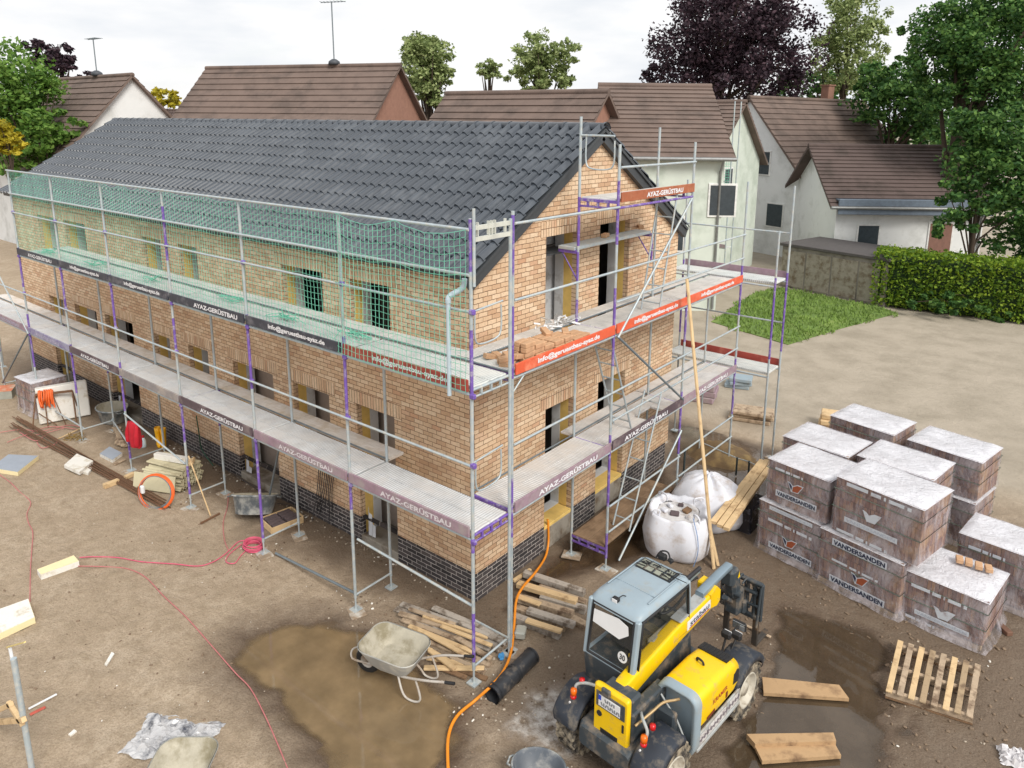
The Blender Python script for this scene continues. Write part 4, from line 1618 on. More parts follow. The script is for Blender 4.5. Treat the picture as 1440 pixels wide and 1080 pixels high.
for sx in (-1, 1):
    b.tube([((X0 + X1) / 2 + sx * .30, -.52, 1.974), ((X0 + X1) / 2 + sx * .30, .22, 1.974)], .010, 5)
b.tube([((X0 + X1) / 2 - .28, -.36, 1.974), ((X0 + X1) / 2 + .28, -.36, 1.974)], .006, 5)
b.build('roof_bead', CABG, roof)
b = MB()
b.box((-.36, -.70, 1.965), (.09, .06, .06), bev=.012)
b.tube([(-.36, -.69, 1.96), (-.33, -.60, 1.985), (-.30, -.58, 1.975)], .006, 5)
o = b.build('work_lamp', BLK, roof)
MB().box((-.36, -.734, 1.962), (.07, .008, .04)).build('lamp_lens', WPLATE, o)
b = MB()
b.box((-.42, .40, 2.0), (.12, .08, .09), bev=.02)
b.box((-.30, .41, 1.99), (.08, .06, .06), bev=.02)
b.tube(spline([(-.5, .36, 1.96), (-.46, .42, 2.05), (-.36, .44, 2.06), (-.28, .38, 1.96)], 4), .012, 6)
b.build('front_lamp_cluster', BLK, roof)
# pillars
b = MB()
for x, y0, y1, r in ((X0 + .03, -.865, -.775, .032), (X1 - .03, -.865, -.775, .036), (X0 + .03, .40, .31, .03), (X1 - .03, .40, .31, .03)):
    b.beam((x, y0, 1.17), (x, y1, 1.90), r * 2, r * 2, V((0, 1, 0)), bev=.018)
b.beam((X0 + .03, -.865, 1.20), (X1 - .03, -.865, 1.20), .06, .05, bev=.015)
b.beam((X1 - .03, -.86, 1.20), (X1 - .03, .40, 1.18), .05, .05, bev=.015)
b.beam((X0 + .03, -.86, 1.20), (X0 + .03, .40, 1.18), .05, .05, bev=.015)
b.build('cab_pillar', CABG, cab)
for nm, q in (('rear_window', ((X0 + .06, -.868, 1.21), (X1 - .06, -.868, 1.21), (X1 - .07, -.782, 1.88), (X0 + .07, -.782, 1.88))),
              ('door_window', ((X1 - .012, -.80, 1.21), (X1 - .012, .36, 1.21), (X1 - .014, .27, 1.88), (X1 - .014, -.72, 1.88))),
              ('windscreen', ((X0 + .06, .385, 1.2), (X1 - .06, .385, 1.2), (X1 - .07, .32, 1.88), (X0 + .07, .32, 1.88))),
              ('side_window', ((X0 + .012, -.80, 1.21), (X0 + .012, .36, 1.21), (X0 + .014, .27, 1.88), (X0 + .014, -.72, 1.88)))):
    q = [V(p) for p in q]
    n = (q[1] - q[0]).cross(q[2] - q[0]).normalized() * .004
    MB().add([p - n for p in q] + [p + n for p in q], [(0, 1, 2, 3), (7, 6, 5, 4), (0, 4, 5, 1), (1, 5, 6, 2), (2, 6, 7, 3), (3, 7, 4, 0)]).build(nm, GLASS, cab)
# black seals round the rear and right windows
b = MB()
b.tube([(X0 + .07, -.878, 1.22), (X1 - .07, -.878, 1.22), (X1 - .08, -.790, 1.87), (X0 + .08, -.790, 1.87)], .021, 6, True)
b.tube([(X1 + .0, -.80, 1.23), (X1 + .0, .34, 1.22), (X1 - .004, .27, 1.86), (X1 - .004, -.73, 1.87)], .021, 6, True)
b.build('window_seal', BLK, cab)
# 30 sign, white sun shade, interior
b = MB()
wd = V((0, .086, .62)).normalized()
oz = V((-.12, -.866, 1.40))
b.add([oz + V((math.cos(t), 0, 0)) * .068 + wd * .068 * math.sin(t) + V((0, -.004, 0)) for t in [2 * PI * i / 28 for i in range(28)]], [tuple(range(28))])
sg = b.build('speed_sign', WPLATE, cab)
b = MB()
text(b, '30', oz + V((0, -.008, 0)), (1, 0, 0), wd, .080, .070, .02)
b.build('lettering', BLK, sg)
b = MB()
b.prism([(-.58, .0), (-.18, -.04), (-.06, .06), (-.08, .16), (-.22, .20), (-.58, .16)], (0, .006), Matrix.Translation((-.02, -.832, 1.62)) @ Matrix(((1, 0, 0, 0), (0, .137, 1, 0), (0, .99, 0, 0), (0, 0, 0, 1))))
b.build('white_sheet', WPLATE, cab)
b = MB()
b.box((-.33, -.30, 1.22), (.40, .42, .12), bev=.04)
b.box((-.33, -.52, 1.46), (.38, .10, .44), Matrix.Rotation(-.15, 3, 'X'), bev=.04)
b.build('seat', SEATM, cab)
b = MB()
b.tube([V((-.33, .13, 1.50)) + V((math.cos(t) * .16, math.sin(t) * .10, math.sin(t) * .12)) for t in [2 * PI * i / 20 for i in range(20)]], .014, 6, True)
b.tube([(-.33, .26, 1.2), (-.33, .13, 1.5)], .02, 6)
b.tube([(-.47, .13, 1.5), (-.19, .13, 1.5)], .012, 5)
b.build('steering_wheel', BLK, cab)
b = MB()
b.box((-.33, .33, 1.25), (.6, .12, .16), bev=.03)
b.box((-.08, -.1, 1.27), (.12, .5, .16), bev=.03)
b.build('dashboard', CREAM, cab)
b = MB()
b.box((-.10, -.55, 1.25), (.2, .2, .06), bev=.02)
b.build('yellow_cloth', YEL, cab)
MB().tube([V((-.16, -1.0, 1.02)) + V((.055 * math.cos(t), 0, .07 * math.sin(t))) for t in [2 * PI * i / 14 for i in range(14)]], .02, 7, True).build('red_ring', mat('red_plastic', srgb(206, 40, 66), .5), th)
MB().tube(spline([(.33, -1.22, .98), (.40, -1.0, 1.06), (.44, -.84, 1.10), (.50, -.70, 1.08), (.55, -.66, 1.10)], 5), .016, 7).build('brake_pipe', mat('brass_pipe', srgb(176, 150, 110), .5, .4), th)
# ================================================================== things lying about on the building side
WOODN = mat('fresh_timber', srgb(208, 180, 138), 0.8, var=0.14, scale=3, grain=(1, 1, 1), dirt=srgb(160, 130, 96), damt=0.3, dscale=5)
WOODO = mat('old_timber', srgb(178, 158, 134), 0.9, var=0.2, scale=5, dirt=srgb(112, 92, 74), damt=0.5, dscale=6, bump=.3)
WOODG = mat('grey_timber', srgb(174, 166, 156), 0.9, var=0.2, scale=6, dirt=srgb(110, 98, 86), damt=0.5, dscale=6, bump=.3)
WOODB = mat('brown_timber', srgb(126, 98, 72), 0.9, var=0.2, scale=6, dirt=srgb(90, 70, 54), damt=0.5, dscale=6, bump=.3)
FOAM = mat('white_foam', srgb(226, 224, 218), 0.85, var=0.05, scale=5, dirt=srgb(190, 180, 160), damt=0.3, dscale=5)
FOAMY = mat('cream_foam', srgb(232, 218, 174), 0.85, var=0.06)
FOIL = mat('blue_grey_facing', srgb(152, 160, 172), 0.6, var=0.08)
PINK = mat('pink_cable', srgb(214, 92, 122), 0.5, var=0.12)
PINKD = mat('dusty_pink_cable', srgb(190, 116, 116), 0.6, var=0.14)
ORANGE = mat('orange_hose', srgb(232, 142, 34), 0.5, var=0.08)
ORC = mat('orange_cable', srgb(226, 104, 44), 0.5, var=0.1)
RUST = mat('rusty_steel', srgb(118, 88, 66), 0.8, 0.2, var=0.3, scale=14)
TUBM = mat('mortar_tub_plastic', srgb(104, 112, 118), 0.7, var=0.12, dirt=srgb(180, 182, 178), damt=0.62, dscale=5)
DBRICK = mat('dark_loose_brick', srgb(92, 80, 82), 0.9, var=0.2, scale=8)
LBRICK = mat('tan_loose_brick', srgb(190, 152, 118), 0.9, var=0.2, scale=9, bump=.3)
MORT = mat('dried_mortar', srgb(176, 170, 154), 0.95, var=0.14, scale=7, dirt=srgb(134, 126, 104), damt=0.55, bump=.4)


def single(b, name, m, label, cat, group=None):
    return tag(b.build(name, m), label, cat, group)


def plankpx(name, a, c, za, zc, w, h, m, label, cat, group=None, roll=0):
    b = MB().beam(gz(*a, za), gz(*c, zc), w, h, bev=.006, roll=roll)
    return single(b, name, m, label, cat, group)


# loose pile beside the wheelbarrow
L1_ = 'weathered board in the loose pile between the wheelbarrow and the building corner'
G1_ = 'boards in the pile by the corner upright'
for a, c, z, w_, m in [((556, 856), (690, 905), .02, .11, WOODG), ((570, 852), (700, 912), .02, .10, WOODO), ((588, 860), (700, 906), .06, .08, WOODG), ((575, 880), (668, 918), .07, .07, WOODN), ((600, 900), (690, 935), .02, .10, WOODO), ((610, 930), (685, 955), .02, .08, WOODB), ((590, 905), (650, 940), .05, .05, WOODN), ((645, 875), (712, 905), .12, .07, WOODG), ((620, 880), (692, 908), .15, .06, WOODN)]:
    plankpx('board', a, c, z, z + rnd.uniform(-.01, .01), w_, .035, m, L1_, 'board', G1_)
for i, (a, c, z, w_, m) in enumerate([
        ((564, 849), (706, 900), .05, .10, WOODG), ((561, 862), (683, 898), .08, .09, WOODO), ((565, 871), (662, 906), .04, .09, WOODO),
        ((595, 866), (686, 897), .12, .05, WOODN), ((609, 854), (701, 893), .09, .10, WOODG), ((597, 889), (658, 923), .10, .07, WOODN),
        ((590, 886), (640, 912), .04, .11, WOODB), ((604, 914), (640, 941), .11, .08, WOODN), ((596, 939), (681, 940), .07, .08, WOODN),
        ((622, 940), (656, 953), .04, .07, WOODB), ((634, 924), (682, 946), .05, .07, WOODO), ((672, 889), (704, 915), .07, .10, WOODG),
        ((575, 856), (640, 878), .13, .06, WOODO), ((640, 895), (690, 926), .09, .08, WOODO), ((600, 925), (660, 935), .05, .07, WOODN), ((585, 875), (690, 912), .04, .12, WOODG)]):
    plankpx('board', a, c, z, z + rnd.uniform(-.01, .01), w_, .035, m, L1_, 'board', G1_)
L2_ = 'squared timber in the stack beside the orange hose at the gable foot'
G2_ = 'timbers in the stack under the gable scaffold'
for a, c, z, w_, h_, m in [
        ((723, 868), (788, 893), .06, .12, .11, WOODG), ((726, 856), (796, 882), .06, .12, .11, WOODO), ((742, 858), (808, 879), .15, .12, .07, WOODG),
        ((730, 841), (806, 864), .13, .12, .10, WOODO), ((728, 821), (811, 846), .12, .12, .08, WOODN), ((737, 806), (822, 834), .10, .11, .10, WOODG),
        ((757, 827), (824, 849), .06, .12, .10, WOODO), ((760, 840), (824, 858), .05, .12, .10, WOODG), ((722, 817), (746, 801), .05, .06, .05, WOODN),
        ((800, 868), (826, 882), .05, .12, .10, WOODO), ((727, 838), (760, 850), .18, .1, .03, WOODN), ((740, 872), (790, 888), .18, .10, .04, WOODN)]:
    plankpx('timber', a, c, z, z, w_, h_, m, L2_, 'timber', G2_)
# a transparent box by the corner foot, blue rag
b = MB()
p = gz(732, 889, .08)
b.box(p, (.16, .2, .12), Matrix.Rotation(.5, 3, 'Z'), bev=.02)
single(b, 'plastic_box', mat('clear_plastic', srgb(170, 172, 164), .3, var=.1), 'small milky plastic box at the foot of the double corner upright', 'box')
b = MB()
p = gz(705, 925, .05)
for i in range(7):
    b.box(p + V((rnd.gauss(0, .02), rnd.gauss(0, .02), rnd.uniform(0, .05))), (.06, .05, .03), Matrix.Rotation(rnd.random() * 3, 3, (rnd.random(), rnd.random(), 1)), bev=.01)
single(b, 'rag', mat('blue_rag', srgb(60, 128, 180), .8), 'crumpled bright blue rag beside the black drain pipe', 'rag')

# ---- wheelbarrow
hm, wc = gz(632, 934, .52), gz(541, 934, .18)
hd = (wc - hm)
hang = math.atan2(hd.y, hd.x) - PI / 2
PAN = mat('wheelbarrow_pan', srgb(176, 178, 176), 0.6, 0.1, var=0.1, dirt=srgb(206, 204, 194), damt=0.5, dscale=5)
PIPE = mat('barrow_tube', srgb(190, 184, 176), 0.6, 0.1, var=0.1, dirt=srgb(150, 130, 110), damt=0.4)


def wheelbarrow(label, loc, rz, inner):
    t = thing('wheelbarrow', label, 'wheelbarrow', loc, rz)
    b = MB()

    def ringz(w_, l_, r, z, y, up=0.0):
        return [V((x, yy + y, z + up * yy)) for x, yy in rrect(w_, l_, r, 5)]
    b.loft([ringz(.38, .48, .10, .27, .0), ringz(.50, .66, .14, .36, .02), ringz(.66, .88, .17, .56, .04, .05), ringz(.68, .90, .18, .575, .04, .05), ringz(.67, .89, .18, .585, .04, .05)], True, False)
    pan = b.build('pan', PAN, t)
    b = MB()
    b.loft([ringz(.65, .87, .17, .578, .04, .05), ringz(.54, .70, .14, .46, .03), ringz(.46, .56, .12, .37, .0)], False, True)
    b.build('mortar_lining', inner, pan)
    b = MB()
    for s in (-1, 1):
        b.tube(spline([(s * .26, -.92, .50), (s * .25, -.55, .40), (s * .17, -.15, .27), (s * .11, .25, .24), (s * .08, .48, .20)], 5), .017, 7)
    b.tube(spline([(-.08, .48, .2), (-.12, .66, .24), (0, .74, .27), (.12, .66, .24), (.08, .48, .2)], 4), .014, 6)
    b.build('frame', PIPE, t)
    for s in (-1, 1):
        MB().tube(spline([(s * .22, -.42, .36), (s * .23, -.50, .10), (s * .23, -.44, .015), (s * .23, -.30, .015), (s * .23, -.22, .10), (s * .17, -.12, .27)], 4), .015, 6).build('leg', PIPE, t)
        MB().tube([(s * .262, -.90, .497), (s * .266, -1.04, .53)], .021, 8).build('handle_grip', BLK, t)
    M = Matrix.Translation((0, .48, .19)) @ Matrix.Rotation(PI / 2, 4, 'Y')
    wh = MB().lathe([(.10, -.045), (.16, -.05), (.185, -.025), (.19, 0), (.185, .025), (.16, .05), (.10, .045)], 24, M).build('wheel', BLK, t)
    MB().lathe([(.10, -.04), (.05, -.02), (.0, -.03)], 16, M).lathe([(.10, .04), (.05, .02), (.0, .03)], 16, M).tube([(-.09, .48, .19), (.09, .48, .19)], .012, 6).build('rim', PIPE, wh)
    return t


mid = gz(558, 909, .55)
wheelbarrow('dirty grey metal wheelbarrow at the puddle edge, wheel in the water', (mid.x, mid.y, 0), hang, MORT)
q = gz(246, 1098, .5)
wheelbarrow('white mortar stained wheelbarrow cut off at the lower edge of the view', (q.x, q.y, 0), R(38), MORT)

# ---- crumpled plastic sheet
def sheet(name, c, sx, sy, rz, hgt, m, label, cat, seed=0, n=26):
    b = MB()
    vs = []
    for j in range(n + 1):
        for i in range(n + 1):
            x, y = (i / n - .5), (j / n - .5)
            k = V((x * 5 + seed, y * 5, seed))
            z = abs(noise.noise(k)) * hgt * 1.6 + abs(noise.noise(k * 2.7)) * hgt * .9
            ex = 1 + .22 * noise.noise(V((x * 3, y * 3, seed + 5)))
            e = min(1, 6 * min(.5 - abs(x), .5 - abs(y)) + .12)
            px, py = x * sx * ex + .05 * noise.noise(k * 2), y * sy * ex + .05 * noise.noise(k * 2 + V((4, 4, 4)))
            vs.append(V((c[0] + px * math.cos(rz) - py * math.sin(rz), c[1] + px * math.sin(rz) + py * math.cos(rz), c[2] + .008 + z * e)))
    fs = [(j * (n + 1) + i, j * (n + 1) + i + 1, (j + 1) * (n + 1) + i + 1, (j + 1) * (n + 1) + i) for j in range(n) for i in range(n)]
    b.add(vs, fs)
    return tag(b.build(name, m), label, cat)


PLSH = mat('crumpled_film', srgb(186, 186, 188), 0.18, var=0.2, scale=8, dirt=srgb(66, 70, 82), damt=0.42, dscale=6)
sheet('plastic_sheet', gz(242, 1040, 0), 1.05, .62, R(30), .10, PLSH, 'crumpled grey and white plastic sheet behind the white wheelbarrow', 'sheet', 3)
sheet('plastic_sheet', gz(1428, 1068, 0), .35, .3, R(20), .10, mat('white_film', srgb(206, 204, 206), .3, var=.1), 'white plastic scrap at the right edge near the slatted pallet', 'sheet', 8, 14)

# ---- black drain pipe (two socketed lengths) and orange hose
pa, pb = gz(692, 978, .12), gz(748, 922, .12)
ax_ = (pb - pa).normalized()
PB = mat('black_pipe', srgb(46, 48, 52), 0.45, var=0.15, scale=9, dirt=srgb(104, 96, 88), damt=0.3, dscale=7)
t = thing('drain_pipe', 'black plastic drain pipe lying on the mud next to the corner scaffold foot', 'pipe', (pa.x, pa.y, 0))
b = MB()
pm = pa.lerp(pb, .52)
for s_, e_ in ((pa, pm), (pm, pb)):
    b.tube([s_, e_], .118, 20, cap=False)
    b.tube([s_ + ax_ * .002, e_ - ax_ * .002], .106, 20, cap=False)
for k_ in (0.0, .07, .5, .55, .97):
    q = pa.lerp(pb, k_)
    b.tube([q, q + ax_ * .03], .128, 20)
    b.f = b.f[:-2]
    b.mi = b.mi[:-2]
    b.sm = b.sm[:-2]
b.build('pipe_body', PB, t, True)
q = pa.lerp(pb, .93)
MB().tube([q, q + ax_ * .02], .104, 20).build('pipe_plug', BLK, t, True)
h0 = gx(771, 738, XR + .02)
pts = [h0 + V((-.02, 0, .1)), h0, gx(771, 765, XR + .06), gz(766, 785, .05), gz(752, 806, .17), gz(735, 826, .24), gz(726, 845, .22), gz(723, 880, .10), gz(719, 915, .06), gz(708, 944, .16), gz(690, 965, .20), gz(668, 985, .02), gz(642, 1008, .02), gz(630, 1040, .02), gz(631, 1100, .02)]
b = MB()
b.tube(spline(pts, 7), .021, 8)
single(b, 'hose', ORANGE, 'orange hose running from the gable opening across the timbers to the front', 'hose')


# ---- mortar tubs
def tub(label, c, rz, tilt, s=1.0, group=None, m=TUBM, inner=None):
    t = thing('mortar_tub', label, 'tub', c, rz, group)
    T = Matrix.Translation((0, 0, .02)) @ Matrix.Rotation(tilt, 4, 'X') @ Matrix.Diagonal((1.18 * s, .92 * s, s, 1))
    b = MB()
    b.lathe([(0, 0), (.24, .0), (.26, .012), (.315, .30), (.345, .305), (.345, .325), (.325, .33)], 32, T)
    bd = b.build('tub_shell', m, t)
    b = MB()
    b.lathe([(.325, .33), (.30, .30), (.25, .05), (0, .035)], 32, T)
    b.build('mortar_lining', inner or MORT, bd)
    for sx in (-1, 1):
        MB().tube([T @ V(v) for v in ((sx * .34, -.10, .30), (sx * .385, -.07, .285), (sx * .385, .07, .285), (sx * .34, .10, .30))], .013, 6).build('handle', m, t)
    return t


c = gz(353, 734, 0)
tub('tilted grey mortar tub leaning by the purple upright and the brick crate', (c.x - .05, c.y + .1, .09), R(38), R(-24), 1.12)
c = gz(160, 592, 0)
tub('dark mortar tub under the scaffold behind the trestle', (c.x, c.y, 0), 0, 0, 1.15)
c = gz(757, 1104, 0)
tub('dark bucket at the lower edge behind the telehandler wheel', (c.x, c.y, 0), 0.4, 0, .80, None, TUBM, mat('tub_inside', srgb(92, 98, 106), .5, var=.2, dirt=srgb(150, 150, 148), damt=.4, dscale=5))

# ---- shallow crate with dark bricks
c = gz(397, 736, 0)
ca = math.atan2(*((gz(420, 728, .1) - gz(383, 742, .1)).yx))
t = thing('crate', 'shallow wooden tray of dark bricks beside the tilted mortar tub', 'crate', (c.x, c.y, 0), ca)
CW, CD = .62, .50
MB().box((0, 0, .015), (CW, CD, .03), bev=.004).build('base', WOODO, t)
for x, y, w_, d_ in ((0, -CD / 2, CW, .025), (0, CD / 2, CW, .025), (-CW / 2, 0, .025, CD - .03), (CW / 2, 0, .025, CD - .03)):
    MB().box((x, y, .07), (w_, d_, .13), bev=.004).build('side_board', WOODN, t)
M0 = Matrix.Translation(c) @ Matrix.Rotation(ca, 4, 'Z')
for i in range(2):
    for j in range(4):
        p = M0 @ V((-.15 + .29 * i + rnd.gauss(0, .01), -.17 + .115 * j, .095))
        b = MB().box(p, (.25, .10, .07), Matrix.Rotation(ca + rnd.gauss(0, .05), 3, 'Z'), 0, .006)
        single(b, 'brick', DBRICK, 'dark brick lying in the shallow wooden tray', 'brick', 'dark bricks in the tray')

# ---- pink cables and coil
c = gz(357, 772, 0)
b = MB()
for k_ in range(11):
    rr = .12 + .05 * rnd.random()
    ph, tx = rnd.random() * 6, rnd.gauss(0, .25)
    b.tube([c + V((rr * 1.2 * math.cos(a) + .03 * tx, rr * math.sin(a), .02 + .012 * k_ + .05 * tx * math.cos(a + ph))) for a in [2 * PI * i / 20 for i in range(20)]], .0085, 5, True)
lp = [(345, 775), (338, 782), (330, 792), (318, 790), (322, 780), (340, 765)]
b.tube(spline([gz(u, v, .02) for u, v in lp], 5), .0085, 5)
b.tube(spline([gz(u, v, .015) for u, v in [(350, 760), (335, 762), (318, 778), (300, 790), (278, 796), (245, 793), (200, 790), (165, 784), (130, 783), (112, 784)]], 5), .009, 5)
single(b, 'cable', PINK, 'bright pink cable coiled at the second front scaffold foot, trailing left', 'cable')
for lab, l in (('pink cable curving from the cream foam bar across the puddle to the bottom', [(110, 796), (150, 797), (180, 800), (205, 812), (230, 838), (262, 868), (295, 905), (330, 945), (352, 968), (372, 1005), (392, 1050), (410, 1095)]),
               ('faded pink cable winding down past the dry ground at far left', [(-6, 664), (14, 678), (28, 692), (43, 706), (38, 722), (40, 735), (46, 748), (45, 770), (43, 800), (42, 846)]),
               ('thin pink cable hanging from the scaffold to the tilted mortar tub', [(321, 692), (320, 712), (314, 735), (316, 760), (322, 775)])):
    b = MB()
    b.tube(spline([gz(u, v, .014) for u, v in l], 6), .0085, 5)
    single(b, 'cable', PINKD, lab, 'cable')
b = MB()
for l in ([(0, 608), (30, 604), (60, 606), (95, 598), (112, 600)], [(10, 622), (35, 612), (70, 600), (110, 604)], [(28, 608), (50, 620), (66, 612), (80, 622), (60, 630), (52, 622)], [(30, 600), (45, 612), (90, 602)]):
    b.tube(spline([gz(u, v, .03 + .03 * rnd.random()) for u, v in l], 6), .009, 5)
single(b, 'cable', PINKD, 'tangled pink cable lying over the steel bars in front of the trestle', 'cable')

# ---- rake
t = thing('rake', 'wooden handled rake leaning against the panel stack', 'rake', gz(295, 726, 0))
MB().tube([gz(296, 725, .03), gy(265, 641, -.05)], .014, 7).build('handle', WOODN, t, True)
b = MB()
a_, c_ = gz(282, 736, .03), gz(309, 722, .03)
b.beam(a_, c_, .03, .03)
for i in range(9):
    q = a_.lerp(c_, (i + .5) / 9)
    b.tube([q, q + V((-.02, -.06, -.02))], .005, 4)
b.build('rake_head', RUST, t, True)

# ---- stack of corrugated panels
PAN1 = mat('fibre_panel', srgb(196, 188, 158), 0.85, var=0.08, scale=5, dirt=srgb(160, 150, 122), damt=.3)
c = gz(238, 684, 0)
pr = math.atan2(*((gz(272, 690, .15) - gz(190, 678, .15)).yx))


def panel(z, dx, dy, rz, L=.95, Wd=.62, amp=.03):
    b = MB()
    vs = []
    n = 40
    for i in range(n + 1):
        x = -L / 2 + L * i / n
        h = amp * math.sin(2 * PI * i / n * 7)
        for y in (-Wd / 2, Wd / 2):
            vs.append(V((x, y, h)))
            vs.append(V((x, y, h + .012)))
    fs = []
    for i in range(n):
        o = i * 4
        fs += [(o, o + 4, o + 6, o + 2), (o + 1, o + 3, o + 7, o + 5), (o, o + 1, o + 5, o + 4), (o + 2, o + 6, o + 7, o + 3)]
    M = Matrix.Translation(c + V((dx, dy, z))) @ Matrix.Rotation(rz, 4, 'Z') @ Matrix.Rotation(PI / 2, 4, 'Z')
    b.add([M @ v for v in vs], fs)
    return b


for i in range(8):
    single(panel(.06 + .045 * i, rnd.gauss(0, .02) - .05, .12 + rnd.gauss(0, .02), pr + rnd.gauss(0, .03), .62, .95), 'panel', PAN1, 'beige corrugated panel in the stack behind the orange cable coil', 'panel', 'stacked corrugated panels')
b = MB().box(c + V((-.12, .20, .455)), (.98, .5, .03), Matrix.Rotation(pr - .08, 3, 'Z') @ Matrix.Rotation(.06, 3, 'Y'), 0, .006)
single(b, 'flat_board', PAN1, 'flat beige board on the corrugated panel stack, under the white bar', 'board')
b = MB().box(c + V((-.14, .16, .545)), (.80, .12, .13), Matrix.Rotation(pr - .05, 3, 'Z'), 0, .008)
single(b, 'foam_bar', FOAM, 'white foam bar lying on top of the panel stack', 'foam bar')
b = MB().box(c + V((.40, .30, .56)), (.16, .26, .06), Matrix.Rotation(pr + .5, 3, 'Z') @ Matrix.Rotation(-.5, 3, 'Y'), 0, .008)
single(b, 'wood_offcut', WOODN, 'short yellow wood offcut tilted on the right end of the panel stack', 'wood')
MB_f = MB().box(c + V((-.03, -.28, .19)), (1.0, .03, .34), Matrix.Rotation(pr, 3, 'Z') @ Matrix.Rotation(-.25, 3, 'X'), 0, .006)
single(MB_f, 'flat_board', PAN1, 'beige board standing upright before the panel stack, behind the orange coil', 'board')
# orange cable coil leaning on the stack
cc = gz(240, 684, .30)
f1 = (gz(272, 700, .1) - gz(200, 690, .1)).normalized()
f2 = (V((-.1, .25, 1))).normalized()
t = thing('cable_coil', 'orange and grey extension cable coil leaning against the panels, white socket on it', 'cable coil', (cc.x, cc.y, 0))
b = MB()
for k_ in range(9):
    rr = .31 + .05 * rnd.random()
    o = cc + V((rnd.gauss(0, .015), -.30 + rnd.gauss(0, .02), 0))
    pts = [o + f1 * rr * 1.15 * math.cos(a) + f2 * rr * math.sin(a) for a in [2 * PI * i / 26 for i in range(26)]]
    b.tube(pts, .010, 5, True, mi=0 if k_ < 6 else 1)
b.build('cable', [ORC, GALVD], t, True)
MB().box(cc + f1 * -.25 + V((0, -.34, .04)), (.09, .07, .17), bev=.02).build('socket', WPLATE, t, True)
# boots, jacket, bottle, plank bundle
WELL = mat('yellow_rubber', srgb(240, 178, 10), 0.35, var=0.06)
bt0 = gz(226, 626, 0)
for dx, dy, rz in ((-.09, 0, .5), (.07, .05, .35)):
    M = Matrix.Translation(bt0 + V((dx, dy, 0))) @ Matrix.Rotation(rz + R(40), 4, 'Z')
    b = MB()

    def rg(z, a, bb, oy, tilt=0):
        return [M @ V((a * math.cos(t_), oy + bb * math.sin(t_), z + tilt * math.sin(t_))) for t_ in [2 * PI * i / 14 for i in range(14)]]
    b.loft([rg(.0, .05, .15, -.08), rg(.03, .055, .155, -.08), rg(.07, .055, .145, -.07), rg(.11, .055, .10, -.02, .0), rg(.18, .056, .07, .01), rg(.32, .065, .075, .02), rg(.42, .07, .08, .02), rg(.42, .06, .07, .02), rg(.3, .055, .065, .02)])
    single(b, 'rubber_boot', WELL, 'yellow rubber boot of the pair standing beside the panel stack', 'boot', 'pair of yellow rubber boots')
RED = mat('red_jacket', srgb(176, 18, 38), 0.8, var=0.15, scale=9)
j0 = gy(191, 592, .02)
b = MB()
rings = []
for z, w_, d_ in ((0.0, .10, .04), (-.04, .17, .07), (-.2, .19, .08), (-.42, .20, .09), (-.55, .19, .08)):
    rings.append([j0 + V((w_ * math.cos(a) * (1 + .14 * math.sin(5 * a + z * 6)), d_ * math.sin(a) * (1 + .2 * math.sin(3 * a)) - .05, z)) for a in [2 * PI * i / 24 for i in range(24)]])
b.loft(rings)
t = thing('jacket', 'red work jacket hanging on the scaffold tube beside the yellow boots', 'jacket', (j0.x, j0.y, j0.z - .55))
b.build('jacket_body', RED, t, True)
for sx in (-1, 1):
    MB().tube(spline([j0 + V((sx * .15, -.06, -.04)), j0 + V((sx * .20, -.10, -.25)), j0 + V((sx * .19, -.11, -.48))], 4), [.05] * 4 + [.055] * 4 + [.045], 8).build('sleeve', RED, t, True)
p = gz(202, 622, .12)
t = thing('spray_bottle', 'white bottle with red cap between the red jacket and the boots', 'bottle', (p.x, p.y, p.z - .12))
MB().lathe([(0, 0), (.05, 0), (.055, .02), (.055, .16), (.03, .22), (.022, .24), (0, .24)], 14).build('bottle', mat('pale_bottle', srgb(190, 206, 214), .4), t)
MB().lathe([(0, .24), (.025, .24), (.025, .29), (0, .30)], 10).build('cap', RED, t)
for i in range(5):
    b = MB().beam(gz(176 - i * 3, 628 - i * 1.0, .06 + .03 * (i % 2)), gz(160 + i * 2, 601, .06 + .05 * (i % 3)), .09, .035, bev=.005)
    single(b, 'board', WOODO, 'grey board in the small bundle lying left of the red jacket', 'board', 'boards in the bundle left of the jacket')

# ---- bundle of reinforcement bars
ra, rb = gz(24, 594, .03), gz(240, 717, .03)
sd_ = (rb - ra).cross(ZUP).normalized()
for i in range(14):
    o = (i - 6.5) * .022
    z = .02 + .02 * (i % 3)
    b = MB().tube([ra + sd_ * (o + rnd.gauss(0, .05)) + V((rnd.gauss(0, .25), rnd.gauss(0, .05), z)), ra.lerp(rb, .5) + sd_ * (o * .9) + V((0, 0, z - .02)), rb + sd_ * (o * .7 + rnd.gauss(0, .03)) + (ra - rb).normalized() * rnd.uniform(0, .7) + V((0, 0, z - .02))], .011, 5)
    single(b, 'steel_bar', RUST, 'long thin rusty steel bar in the bundle lying before the scaffold', 'steel bar', 'bundle of rusty bars')

